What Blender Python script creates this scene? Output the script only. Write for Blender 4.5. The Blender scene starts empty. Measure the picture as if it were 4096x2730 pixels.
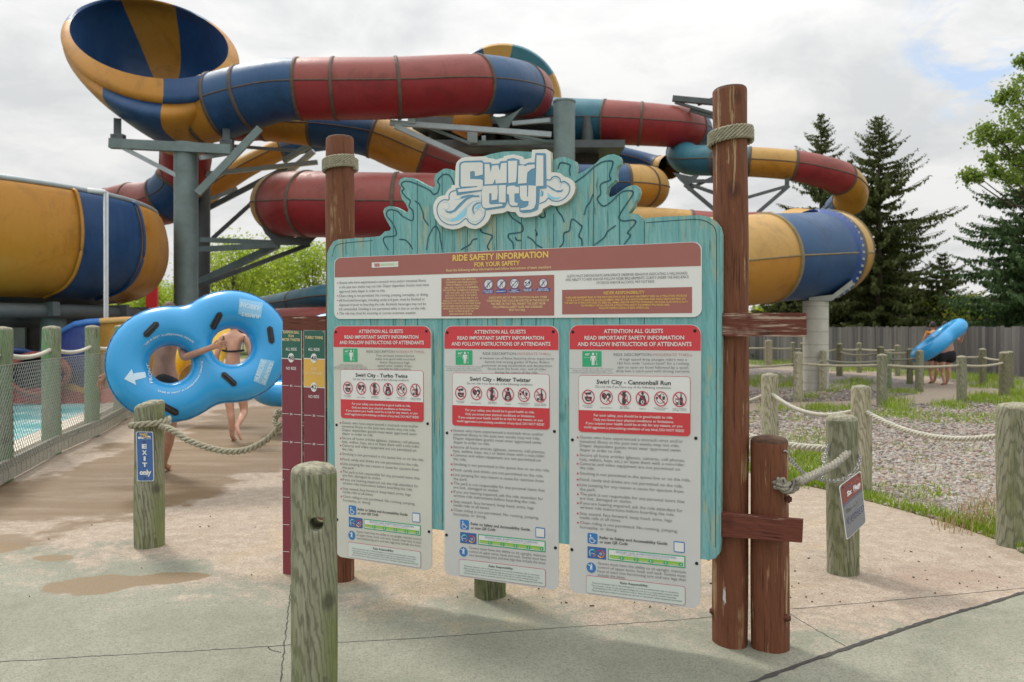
import bpy, bmesh, math, random
import numpy as np
from mathutils import Vector, Matrix
from mathutils.geometry import tessellate_polygon
from mathutils.bvhtree import BVHTree

random.seed(7); RNG = np.random.default_rng(7)
SC = bpy.context.scene
COL = SC.collection
rad = math.radians

# ------------------------------------------------------------------ camera, sky, sun, exposure
EYE, F, CX, HY = 1.6, 28 / 36 * 4096, 2048.0, 1310.0
cam = bpy.data.cameras.new("camera"); cam_o = bpy.data.objects.new("camera", cam); COL.objects.link(cam_o)
cam.lens = 28; cam.sensor_width = 36; cam.shift_y = -(1365 - HY) / 4096
cam.clip_start = 0.05; cam.clip_end = 5000
cam_o.location = (0, 0, EYE); cam_o.rotation_euler = (rad(90), 0, 0)
cam.dof.use_dof = True; cam.dof.focus_distance = 4.6; cam.dof.aperture_fstop = 3.2
SC.camera = cam_o
SUN_EL, SUN_AZ = rad(52), rad(-38)          # behind the slides, to the left of the view
SC.view_settings.view_transform = 'Standard'; SC.view_settings.look = 'None'
SC.view_settings.gamma = 1; SC.view_settings.exposure = 0.66

wd = bpy.data.worlds.new("World"); SC.world = wd; wd.use_nodes = True
wn, wl = wd.node_tree.nodes, wd.node_tree.links
wn.clear()
def wnode(t, **k):
    n = wn.new(t)
    for a, b in k.items(): setattr(n, a, b)
    return n
sky = wnode('ShaderNodeTexSky', sky_type='NISHITA', sun_disc=False, sun_elevation=SUN_EL, sun_rotation=SUN_AZ)
bg_sky = wnode('ShaderNodeBackground'); bg_sky.inputs[1].default_value = 0.12
wl.new(sky.outputs[0], bg_sky.inputs[0])
tc = wnode('ShaderNodeTexCoord'); sep = wnode('ShaderNodeSeparateXYZ'); wl.new(tc.outputs['Generated'], sep.inputs[0])
def wmath(op, a, b=None, c=None, clamp=False):
    n = wnode('ShaderNodeMath', operation=op, use_clamp=clamp)
    for i, v in enumerate((a, b, c)):
        if v is None: continue
        if isinstance(v, (int, float)): n.inputs[i].default_value = v
        else: wl.new(v, n.inputs[i])
    return n.outputs[0]
zz = wmath('ADD', wmath('MAXIMUM', sep.outputs[2], 0.0), 0.22)
comb = wnode('ShaderNodeCombineXYZ')
wl.new(wmath('DIVIDE', sep.outputs[0], zz), comb.inputs[0]); wl.new(wmath('DIVIDE', sep.outputs[1], zz), comb.inputs[1])
def wnoise(scale, detail, rough, dist=0.0, off=(0, 0, 0)):
    mp = wnode('ShaderNodeMapping'); mp.inputs['Location'].default_value = off
    wl.new(comb.outputs[0], mp.inputs[0])
    n = wnode('ShaderNodeTexNoise'); wl.new(mp.outputs[0], n.inputs[0])
    n.inputs['Scale'].default_value = scale; n.inputs['Detail'].default_value = detail
    n.inputs['Roughness'].default_value = rough; n.inputs['Distortion'].default_value = dist
    return n.outputs[0]
n1 = wnoise(1.6, 8, 0.58, 0.4, (3.1, 1.7, 0))
n1 = wmath('ADD', wmath('MULTIPLY', n1, 0.68), wmath('MULTIPLY', wnoise(4.6, 9, 0.62, 0.5, (1.3, 8.2, 0)), 0.32))
rampc = wnode('ShaderNodeValToRGB'); wl.new(n1, rampc.inputs[0])
rampc.color_ramp.elements[0].position = 0.40; rampc.color_ramp.elements[0].color = (0.76, 0.78, 0.79, 1)
rampc.color_ramp.elements[1].position = 0.58; rampc.color_ramp.elements[1].color = (1.0, 0.995, 0.985, 1)
bg_cl = wnode('ShaderNodeBackground'); wl.new(rampc.outputs[0], bg_cl.inputs[0]); zc = wmath('MAXIMUM', sep.outputs[2], 0.0); wl.new(wmath('MULTIPLY_ADD', wmath('MULTIPLY', zc, zc), 0.95, 0.53), bg_cl.inputs[1])
# thin spots in the cloud layer (one to the upper right of the view)
gapd = Vector(((3960 - CX) / F, 1, (HY - 190) / F)).normalized()
nrm = wnode('ShaderNodeVectorMath', operation='NORMALIZE'); wl.new(tc.outputs['Generated'], nrm.inputs[0])
dt = wnode('ShaderNodeVectorMath', operation='DOT_PRODUCT'); wl.new(nrm.outputs[0], dt.inputs[0]); dt.inputs[1].default_value = gapd
near = wmath('MULTIPLY_ADD', wmath('SUBTRACT', dt.outputs['Value'], 0.9945), 220.0, 0.0, clamp=True)
n2 = wnoise(3.4, 8, 0.6, 0.6, (0.4, 5.2, 0))
gap = wmath('MULTIPLY', wmath('MULTIPLY_ADD', wmath('SUBTRACT', n2, 0.51), 9.0, 0.0, clamp=True), near)
gap2 = wmath('MULTIPLY_ADD', wmath('SUBTRACT', wnoise(0.9, 7, 0.55, 0.3, (7, 2, 0)), 0.6), 4.0, 0.0, clamp=True)
gsum = wmath('MULTIPLY', wmath('MAXIMUM', gap, wmath('MULTIPLY', gap2, 0.2)), 0.7)
mixs = wnode('ShaderNodeMixShader'); wl.new(gsum, mixs.inputs[0]); wl.new(bg_cl.outputs[0], mixs.inputs[1]); wl.new(bg_sky.outputs[0], mixs.inputs[2])
wo = wnode('ShaderNodeOutputWorld'); wl.new(mixs.outputs[0], wo.inputs[0])

sun = bpy.data.lights.new("sun", 'SUN'); sun.energy = 1.5; sun.angle = rad(10); sun.color = (1, 0.95, 0.87)
sun_o = bpy.data.objects.new("sun", sun); COL.objects.link(sun_o)
sd = Vector((math.cos(SUN_EL) * math.sin(SUN_AZ), math.cos(SUN_EL) * math.cos(SUN_AZ), math.sin(SUN_EL)))
sun_o.rotation_euler = (-sd).to_track_quat('-Z', 'Y').to_euler(); sun_o.location = (0, 0, 40)

# ------------------------------------------------------------------ helpers
def W(px, py, Z):
    return Vector(((px - CX) / F * Z, Z, EYE - (py - HY) / F * Z))
def G(px, py, h=0.0):
    Z = F * (EYE - h) / (py - HY)
    return Vector(((px - CX) / F * Z, Z, h))
def ss(p, Z): return p * Z / F

ORG = {}
def set_tags(o, label=None, cat=None, group=None, kind=None):
    if label: o['label'] = label
    if cat: o['category'] = cat
    if group: o['group'] = group
    if kind: o['kind'] = kind
    return o
def empty(name, loc=(0, 0, 0), label=None, cat=None, group=None, rz=0.0):
    o = bpy.data.objects.new(name, None); COL.objects.link(o)
    o.empty_display_size = 0.2
    o.location = loc; o.rotation_euler = (0, 0, rz); ORG[o.name] = Vector(loc)
    return set_tags(o, label, cat, group)

class MB:
    def __init__(s): s.v = []; s.f = []; s.m = []; s.s = []
    def add(s, verts, faces, m=0, smooth=True):
        o = len(s.v); s.v.extend([tuple(v) for v in verts])
        for f in faces:
            s.f.append(tuple(i + o for i in f)); s.m.append(m); s.s.append(smooth)
        return s
    def box(s, c, ax, ay, az, m=0):
        """c centre, ax ay az half-axis vectors"""
        c, ax, ay, az = map(Vector, (c, ax, ay, az))
        vs = [c + i * ax + j * ay + k * az for k in (-1, 1) for j in (-1, 1) for i in (-1, 1)]
        return s.add(vs, [(0, 2, 3, 1), (4, 5, 7, 6), (0, 1, 5, 4), (2, 6, 7, 3), (0, 4, 6, 2), (1, 3, 7, 5)], m, False)
    def abox(s, x0, x1, y0, y1, z0, z1, m=0):
        return s.box(((x0 + x1) / 2, (y0 + y1) / 2, (z0 + z1) / 2), ((x1 - x0) / 2, 0, 0), (0, (y1 - y0) / 2, 0), (0, 0, (z1 - z0) / 2), m)
    def bar(s, a, b, w, h=None, m=0):
        a, b = Vector(a), Vector(b); d = b - a; L = d.length; d = d / L
        up = Vector((0, 0, 1)) if abs(d.z) < .95 else Vector((0, 1, 0))
        sx = d.cross(up).normalized(); sy = sx.cross(d)
        return s.box((a + b) / 2, d * L / 2, sx * w / 2, sy * (h or w) / 2, m)
    def tube(s, pts, r, n=12, m=0, caps=True, smooth=True, closed=False, arc=None, mfun=None):
        pts = [Vector(p) for p in pts]; k = len(pts)
        rr = r if hasattr(r, '__len__') else [r] * k
        fr = frames(pts, closed)
        vs = []; 
        for i in range(k):
            sx, sy = fr[i]
            for j in range(n):
                a = 2 * math.pi * j / n
                vs.append(pts[i] + (sx * math.cos(a) + sy * math.sin(a)) * rr[i])
        fs = []
        for i in range(k if closed else k - 1):
            i2 = (i + 1) % k
            for j in range(n):
                j2 = (j + 1) % n
                fs.append((i * n + j, i * n + j2, i2 * n + j2, i2 * n + j))
        if mfun:
            o = len(s.v); s.v.extend([tuple(v) for v in vs])
            for q, f in enumerate(fs):
                s.f.append(tuple(i + o for i in f)); s.m.append(mfun(q % n)); s.s.append(smooth)
        else: s.add(vs, fs, m, smooth)
        if caps and not closed:
            s.add(vs[:n], [tuple(range(n - 1, -1, -1))], m, False); s.add(vs[-n:], [tuple(range(n))], m, False)
        return s
    def lathe(s, prof, c=(0, 0, 0), n=32, m=0, smooth=True):
        """prof: list of (r,z)"""
        c = Vector(c); vs = []; k = len(prof)
        for r, z in prof:
            for j in range(n):
                a = 2 * math.pi * j / n; vs.append(c + Vector((r * math.cos(a), r * math.sin(a), z)))
        fs = [(i * n + j, i * n + (j + 1) % n, (i + 1) * n + (j + 1) % n, (i + 1) * n + j) for i in range(k - 1) for j in range(n)]
        s.add(vs, fs, m, smooth)
        if prof[-1][0] > 1e-4: s.add(vs[-n:], [tuple(range(n))], m, False)
        if prof[0][0] > 1e-4: s.add(vs[:n], [tuple(range(n - 1, -1, -1))], m, False)
        return s
    def prism(s, poly, fn, d0, d1, m=0, mside=None):
        """poly: 2D points, fn(u,v,d)->3D, front at d1"""
        poly = clean(poly)
        n = len(poly); ms = m if mside is None else mside
        tri = tessellate_polygon([[Vector((p[0], p[1], 0)) for p in poly]])
        F1 = [fn(p[0], p[1], d1) for p in poly]; F0 = [fn(p[0], p[1], d0) for p in poly]
        ar = sum(poly[i][0] * poly[(i + 1) % n][1] - poly[(i + 1) % n][0] * poly[i][1] for i in range(n))
        fix = []
        for t in tri:
            a, b, c = (poly[i] for i in t)
            cr = (b[0] - a[0]) * (c[1] - a[1]) - (b[1] - a[1]) * (c[0] - a[0])
            fix.append(tuple(t) if cr > 0 else tuple(reversed(t)))
        s.add(F1, fix, m, False); s.add(F0, [tuple(reversed(t)) for t in fix], ms, False)
        o = list(F0) + list(F1); side = []
        for i in range(n):
            j = (i + 1) % n
            side.append((i, j, n + j, n + i) if ar > 0 else (j, i, n + i, n + j))
        return s.add(o, side, ms, False)
    def build(s, name, mats, parent=None, org=None, raw=False):
        me = bpy.data.meshes.new(name)
        if org is None: org = ORG.get(parent.name, Vector((0, 0, 0))) if parent is not None else Vector((0, 0, 0))
        org = Vector(org)
        if raw: off = Vector((0, 0, 0))
        else: off = org
        v = np.array(s.v, dtype=np.float64).reshape(-1, 3) - np.array(off)
        me.from_pydata(v.tolist(), [], s.f)
        if not isinstance(mats, (list, tuple)): mats = [mats]
        for m in mats: me.materials.append(m)
        me.polygons.foreach_set('material_index', s.m); me.polygons.foreach_set('use_smooth', s.s)
        me.update()
        o = bpy.data.objects.new(name, me); COL.objects.link(o)
        if parent is not None:
            o.parent = parent
            if not raw: o.location = org - ORG.get(parent.name, Vector((0, 0, 0)))
        elif not raw: o.location = org
        ORG[o.name] = org
        return o
def clean(poly):
    out = []
    for p in poly:
        if not out or (abs(p[0] - out[-1][0]) + abs(p[1] - out[-1][1])) > 1e-6: out.append((p[0], p[1]))
    if abs(out[0][0] - out[-1][0]) + abs(out[0][1] - out[-1][1]) < 1e-6: out.pop()
    return out
def frames(pts, closed=False):
    k = len(pts); out = []; prev = None
    for i in range(k):
        a = pts[(i - 1) % k] if (closed or i > 0) else pts[i]
        b = pts[(i + 1) % k] if (closed or i < k - 1) else pts[i]
        t = (b - a); t = t.normalized() if t.length > 1e-9 else Vector((1, 0, 0))
        up = Vector((0, 0, 1))
        sx = t.cross(up)
        if sx.length < 0.25:
            sx = prev - t * prev.dot(t) if prev is not None else t.cross(Vector((0, 1, 0)))
        sx.normalize()
        if prev is not None and sx.dot(prev) < 0: sx = -sx
        sy = sx.cross(t)
        if sy.z < -0.2: sy = -sy
        prev = sx; out.append((sx.copy(), sy.normalized()))
    return out
def catmull(P, step=6):
    """P: list of tuples (any length) -> smoothed list + index of each original node"""
    P = [np.array(p, float) for p in P]; out = []; idx = []
    for i in range(len(P) - 1):
        p0 = P[i - 1] if i else 2 * P[0] - P[1]; p1, p2 = P[i], P[i + 1]
        p3 = P[i + 2] if i + 2 < len(P) else 2 * P[-1] - P[-2]
        idx.append(len(out))
        for k in range(step):
            t = k / step
            out.append(0.5 * ((2 * p1) + (-p0 + p2) * t + (2 * p0 - 5 * p1 + 4 * p2 - p3) * t * t + (-p0 + 3 * p1 - 3 * p2 + p3) * t ** 3))
    idx.append(len(out)); out.append(P[-1])
    return out, idx
def rope_mesh(pts, r, mb=None, m=0, strands=3, seg=6, pk=5.6):
    mb = mb or MB()
    pts = [Vector(p) for p in pts]
    L = sum((pts[i + 1] - pts[i]).length for i in range(len(pts) - 1)); pitch = r * pk
    n = max(8, int(L / pitch * 8))
    q = resample(pts, n); fr = frames(q)
    for s in range(strands):
        c = []
        for i, p in enumerate(q):
            a = 2 * math.pi * (i / (n - 1) * L / pitch + s / strands)
            c.append(p + (fr[i][0] * math.cos(a) + fr[i][1] * math.sin(a)) * r * 0.6)
        mb.tube(c, r * 0.47, seg, m)
    return mb
def resample(pts, n):
    d = [0]
    for i in range(len(pts) - 1): d.append(d[-1] + (pts[i + 1] - pts[i]).length)
    out = []; j = 0
    for k in range(n):
        t = d[-1] * k / (n - 1)
        while j < len(d) - 2 and d[j + 1] < t: j += 1
        u = (t - d[j]) / max(1e-9, d[j + 1] - d[j]); out.append(pts[j].lerp(pts[j + 1], u))
    return out
def sag(a, b, s, n=14):
    a, b = Vector(a), Vector(b)
    return [a.lerp(b, i / n) - Vector((0, 0, 4 * s * (i / n) * (1 - i / n))) for i in range(n + 1)]

# ------------------------------------------------------------------ materials
def new_mat(name):
    m = bpy.data.materials.new(name); m.use_nodes = True
    nt = m.node_tree; b = nt.nodes['Principled BSDF']
    return m, nt, b
class NT:
    def __init__(s, nt): s.nt = nt
    def n(s, t, **k):
        n = s.nt.nodes.new(t)
        for a, b in k.items(): setattr(n, a, b)
        return n
    def l(s, a, b): s.nt.links.new(a, b)
    def coord(s, kind='Object', scale=(1, 1, 1), loc=(0, 0, 0), rot=(0, 0, 0)):
        t = s.n('ShaderNodeTexCoord'); mp = s.n('ShaderNodeMapping')
        mp.inputs['Scale'].default_value = scale; mp.inputs['Location'].default_value = loc; mp.inputs['Rotation'].default_value = rot
        s.l(t.outputs[kind], mp.inputs[0]); return mp.outputs[0]
    def wcoord(s, scale=(1, 1, 1), loc=(0, 0, 0)):
        t = s.n('ShaderNodeNewGeometry'); mp = s.n('ShaderNodeMapping')
        mp.inputs['Scale'].default_value = scale; mp.inputs['Location'].default_value = loc
        s.l(t.outputs['Position'], mp.inputs[0]); return mp.outputs[0]
    def noise(s, co, scale, detail=4, rough=.5, dist=0.0):
        n = s.n('ShaderNodeTexNoise'); s.l(co, n.inputs[0])
        n.inputs['Scale'].default_value = scale; n.inputs['Detail'].default_value = detail
        n.inputs['Roughness'].default_value = rough; n.inputs['Distortion'].default_value = dist
        return n.outputs[0]
    def ramp(s, fac, els):
        r = s.n('ShaderNodeValToRGB'); s.l(fac, r.inputs[0]); cr = r.color_ramp
        while len(cr.elements) < len(els): cr.elements.new(0.5)
        for e, (p, c) in zip(cr.elements, els):
            e.position = p; e.color = (c, c, c, 1) if isinstance(c, (int, float)) else (*c, 1)
        return r.outputs[0]
    def mix(s, fac, a, b, blend='MIX'):
        m = s.n('ShaderNodeMix', data_type='RGBA', blend_type=blend)
        for i, v in ((0, fac), (6, a), (7, b)):
            if isinstance(v, (int, float)): m.inputs[i].default_value = v
            elif isinstance(v, tuple): m.inputs[i].default_value = (*v, 1)
            else: s.l(v, m.inputs[i])
        return m.outputs[2]
    def math(s, op, a, b=None, clamp=False):
        n = s.n('ShaderNodeMath', operation=op, use_clamp=clamp)
        for i, v in enumerate((a, b)):
            if v is None: continue
            if isinstance(v, (int, float)): n.inputs[i].default_value = v
            else: s.l(v, n.inputs[i])
        return n.outputs[0]
    def bump(s, h, strength, dist, bsdf):
        b = s.n('ShaderNodeBump'); b.inputs['Strength'].default_value = strength; b.inputs['Distance'].default_value = dist
        s.l(h, b.inputs['Height']); s.l(b.outputs[0], bsdf.inputs['Normal'])
def mul(c, k): return tuple(min(1, x * k) for x in c)
_M = {}
def plain(name, c, rough=.5, var=.12, scale=6, bump=0.0, metal=0.0, spec=.5, bscale=60):
    if name in _M: return _M[name]
    m, nt, b = new_mat(name); t = NT(nt); co = t.coord()
    nz = t.noise(co, scale, 6, .6)
    t.l(t.mix(t.ramp(nz, [(.3, 0.0), (.7, 1.0)]), mul(c, 1 - var), mul(c, 1 + var)), b.inputs['Base Color'])
    b.inputs['Roughness'].default_value = rough; b.inputs['Metallic'].default_value = metal
    b.inputs['Specular IOR Level'].default_value = spec
    if bump: t.bump(t.noise(co, bscale, 5, .6), bump, .01, b)
    _M[name] = m; return m
def fiberglass(name, c, fade, rough=.42):
    """gel-coat with streaky chalking"""
    m, nt, b = new_mat(name); t = NT(nt)
    co = t.coord(scale=(1, 1, 1)); cs = t.coord(scale=(3.2, 3.2, .35))
    big = t.noise(co, .55, 6, .62); st = t.noise(cs, 2.2, 6, .65, .3); fine = t.noise(co, 22, 4, .7)
    k = t.math('ADD', t.math('MULTIPLY', big, .5), t.math('MULTIPLY', st, .5))
    col = t.mix(t.ramp(k, [(.44, 0.0), (.7, .36)]), c, fade)
    col = t.mix(t.ramp(t.noise(co, 1.3, 7, .7, .5), [(.5, 0.0), (.68, .5)]), col, mul(c, .4))
    col = t.mix(t.ramp(fine, [(.58, 0.0), (.8, .22)]), col, fade)
    t.l(col, b.inputs['Base Color'])
    t.l(t.ramp(k, [(.35, rough * .8), (.7, min(.8, rough + .25))]), b.inputs['Roughness'])
    b.inputs['Specular IOR Level'].default_value = .4
    t.bump(t.noise(co, 1.4, 3, .5), .12, .05, b)
    return m
def wood(name, a, b_, dark, axis='z', worn=None, wornlev=.62, bump=.5, s=1.0, green=None, rough=.8, wave=.8):
    m, nt, b = new_mat(name); t = NT(nt)
    sc = {'z': (9, 9, .55), 'x': (.55, 9, 9)}[axis]; sc = tuple(q * s for q in sc)
    co = t.coord(scale=sc); co2 = t.coord()
    g = t.noise(co, 2.2, 8, .66, .9); fine = t.noise(co, 9, 5, .7); big = t.noise(co2, 2.6 * s, 4, .6)
    wv = t.n('ShaderNodeTexWave', bands_direction='DIAGONAL'); t.l(t.coord(scale=tuple(q * (.5 if q < 2 else .16) for q in sc)), wv.inputs[0])
    for k_, v_ in (('Scale', 15.0), ('Distortion', 8.0), ('Detail', 4.0), ('Detail Scale', 1.4), ('Detail Roughness', .6)): wv.inputs[k_].default_value = v_
    col = t.mix(t.ramp(g, [(.32, 0.0), (.66, 1.0)]), a, b_)
    col = t.mix(t.math('MULTIPLY', t.ramp(wv.outputs['Fac'], [(.0, 1.0), (.5, 0.0)]), wave), col, mul(b_, .55))
    if green:
        col = t.mix(t.ramp(t.noise(t.coord(scale=(3, 3, .9), loc=(4, 2, 1)), 1.7 * s, 5, .6, .4), [(.42, 0.0), (.62, .85)]), col, green)
    col = t.mix(t.ramp(fine, [(.28, .85), (.46, 0.0)]), col, dark)
    ck = t.noise(t.coord(scale=tuple(q * (.45 if q < 2 else 1.6) for q in sc), loc=(2, 7, 3)), 2.0, 3, .5, .2)
    crack = t.ramp(t.math('ABSOLUTE', t.math('SUBTRACT', ck, .5)), [(.0, 1.0), (.012, 0.0)])
    crack = t.math('MULTIPLY', crack, t.ramp(big, [(.5, 0.0), (.56, 1.0)])); col = t.mix(t.math('MULTIPLY', crack, .8), col, mul(dark, .4))
    vk = t.n('ShaderNodeTexVoronoi'); vk.inputs['Scale'].default_value = 3.2 * s; t.l(t.coord(scale=(1, 1, .8)), vk.inputs[0])
    col = t.mix(t.ramp(vk.outputs['Distance'], [(.06, .85), (.13, 0.0)]), col, dark)
    if worn:
        w = t.noise(t.coord(scale=tuple(q * .8 for q in sc), loc=(9, 3, 5)), 3.2, 9, .72, .3)
        wm = t.math('MULTIPLY', t.ramp(w, [(wornlev, 0.0), (wornlev + .03, 1.0)]), t.ramp(big, [(.45, 0.0), (.55, 1.0)]))
        col = t.mix(wm, col, worn)
    t.l(col, b.inputs['Base Color']); b.inputs['Roughness'].default_value = rough
    b.inputs['Specular IOR Level'].default_value = .25
    t.bump(t.math('SUBTRACT', t.math('ADD', t.math('MULTIPLY', g, .7), t.math('MULTIPLY', fine, .6)), t.math('MULTIPLY', crack, .8)), bump, .016, b)
    return m

M = {}
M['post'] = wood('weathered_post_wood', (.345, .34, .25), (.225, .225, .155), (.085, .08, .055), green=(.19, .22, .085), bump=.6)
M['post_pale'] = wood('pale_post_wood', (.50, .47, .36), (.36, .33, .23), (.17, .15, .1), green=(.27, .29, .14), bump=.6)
M['post_dark'] = wood('dark_post_wood', (.27, .25, .17), (.18, .17, .10), (.08, .08, .05), green=(.14, .19, .07), bump=.6)  # darker tone of the post wood
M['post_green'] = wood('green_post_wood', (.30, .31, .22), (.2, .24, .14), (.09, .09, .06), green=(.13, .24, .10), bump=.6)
M['endgrain'] = plain('post_end_grain', (.30, .285, .205), .95, .5, 45, 1.0, bscale=150)
M['brown'] = wood('brown_stained_wood', (.20, .075, .037), (.15, .053, .027), (.065, .024, .014), worn=(.38, .26, .14), wornlev=.55, bump=.45, s=.8, rough=.6, wave=.22)
M['brown_x'] = wood('brown_beam_wood', (.17, .05, .03), (.125, .036, .023), (.06, .018, .012), axis='x', worn=(.42, .31, .24), wornlev=.56, bump=.55, s=.9, rough=.6, wave=.3)
M['brown_end'] = plain('brown_end_grain', (.10, .05, .03), .9, .35, 50, 1.0, bscale=120)
M['teal'] = wood('teal_painted_wood', (.135, .365, .385), (.25, .49, .49), (.10, .27, .27), worn=(.36, .41, .31), wornlev=.55, bump=.5, s=1.1, rough=.7, wave=.25)
M['teal_edge'] = wood('teal_board_edge', (.34, .42, .36), (.22, .46, .43), (.2, .22, .19), worn=(.4, .36, .28), bump=.5)
M['groove'] = plain('carved_groove', (.045, .14, .17), .9, .2, 30)
M['seam'] = plain('plank_seam', (.03, .09, .09), .9, .2, 30)
M['rope'] = plain('hemp_rope', (.40, .37, .27), .95, .25, 50, .8, bscale=300)
M['rope_white'] = plain('pale_rope', (.58, .56, .47), .95, .2, 50, .8, bscale=300)
M['rope_dark'] = plain('grey_rope', (.27, .26, .2), .95, .25, 50, .8, bscale=300)
M['steel'] = plain('galvanised_steel', (.155, .21, .21), .5, .2, 2.2, .1, .15)
M['steel_d'] = plain('dark_steel', (.085, .10, .105), .6, .2, 2, .1, .1)
M['steel_l'] = plain('light_steel', (.33, .38, .40), .45, .12, 3, .1, .2)
M['chain'] = plain('chain_metal', (.38, .38, .38), .34, .2, 40, 0, .85)
M['black'] = plain('black_rubber', (.018, .018, .02), .5, .1)
M['screw'] = plain('black_screw', (.02, .02, .022), .35, .1, metal=.5)
M['rust'] = plain('rusty_bolt', (.13, .045, .025), .8, .3, 40, .5)
M['white'] = plain('white_metal_sheet', (.74, .74, .73), .38, .03, 3)
M['grey'] = plain('grey_sign_sheet', (.60, .60, .59), .42, .035, 4)
M['grey_y'] = plain('yellowed_sign_sheet', (.60, .595, .54), .42, .05, 4)
M['red'] = plain('sign_red', (.60, .045, .06), .4, .05, 4)
M['maroon'] = plain('faded_maroon', (.35, .125, .11), .42, .06, 3)
M['pinkred'] = plain('faded_red', (.50, .20, .20), .4, .05, 4)
M['gold'] = plain('gold_lettering', (.80, .54, .14), .45, .04)
M['cream'] = plain('cream_lettering', (.82, .64, .33), .45, .04)
M['ink'] = plain('dark_ink', (.055, .058, .062), .5, .05)
M['ink_l'] = plain('grey_ink', (.10, .10, .105), .5, .05)
M['tgreen'] = plain('sign_green', (.03, .40, .19), .4, .04)
M['lime'] = plain('sign_lime', (.27, .52, .06), .4, .04)
M['sblue'] = plain('sign_blue', (.035, .20, .52), .4, .05)
M['logoblue'] = plain('logo_blue', (.12, .29, .44), .45, .05)
M['logocyan'] = plain('logo_cyan', (.25, .60, .78), .45, .05)
M['iconblue'] = plain('icon_blue', (.05, .08, .38), .4, .05)
M['picto_red'] = plain('pictogram_red', (.58, .03, .09), .4, .04)
M['orange'] = plain('sign_orange', (.75, .2, .03), .4, .04)
M['chartred'] = plain('chart_maroon', (.20, .028, .045), .4, .1, 3)
M['chartyel'] = plain('chart_yellow', (.72, .42, .08), .42, .06, 4)
M['chartgrn'] = plain('chart_green', (.025, .115, .085), .4, .06, 4)
M['exitblue'] = plain('exit_blue', (.05, .13, .36), .42, .06, 4)
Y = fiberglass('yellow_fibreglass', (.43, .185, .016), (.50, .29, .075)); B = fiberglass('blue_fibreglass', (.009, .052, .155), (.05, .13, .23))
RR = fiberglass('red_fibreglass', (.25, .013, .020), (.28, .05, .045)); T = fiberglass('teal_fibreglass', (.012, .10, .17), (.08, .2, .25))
YF = fiberglass('faded_skylit_yellow', (.49, .28, .07), (.53, .38, .17)); BF = fiberglass('faded_skylit_blue', (.013, .065, .17), (.07, .15, .22))
RF = fiberglass('faded_skylit_red', (.26, .055, .045), (.30, .12, .09)); TF = fiberglass('faded_skylit_teal', (.03, .16, .22), (.16, .28, .3))
PAIR = {'Y': (Y, YF), 'B': (B, BF), 'R': (RR, RF), 'T': (T, TF)}  # paler upper halves: sun fade plus sky light put into the colour
M['flange'] = plain('dark_flange', (.10, .07, .05), .7, .3, 6)
M['tube_blue'] = plain('blue_vinyl', (.02, .31, .66), .27, .05, 3, spec=.6)
M['tube_yel'] = plain('yellow_vinyl', (.80, .47, .03), .25, .05, 3, spec=.6)
M['vinyl_print'] = plain('pale_vinyl_print', (.52, .70, .82), .35, .05, 8)
M['skin'] = plain('light_skin', (.55, .30, .21), .5, .2, 9)
M['skin_tan'] = plain('tanned_skin', (.42, .22, .145), .5, .22, 9)
M['hair'] = plain('brown_hair', (.10, .06, .035), .7, .3, 40, .5)
M['hair_d'] = plain('dark_hair', (.02, .017, .015), .7, .3, 40, .5)
M['cloth_b'] = plain('black_swimwear', (.015, .015, .018), .8, .2, 20)
M['banner'] = plain('bright_red_banner', (.75, .03, .04), .5, .05)
M['conc_pillar'] = plain('concrete_pillar', (.50, .49, .43), .85, .12, 3, .4)

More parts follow.
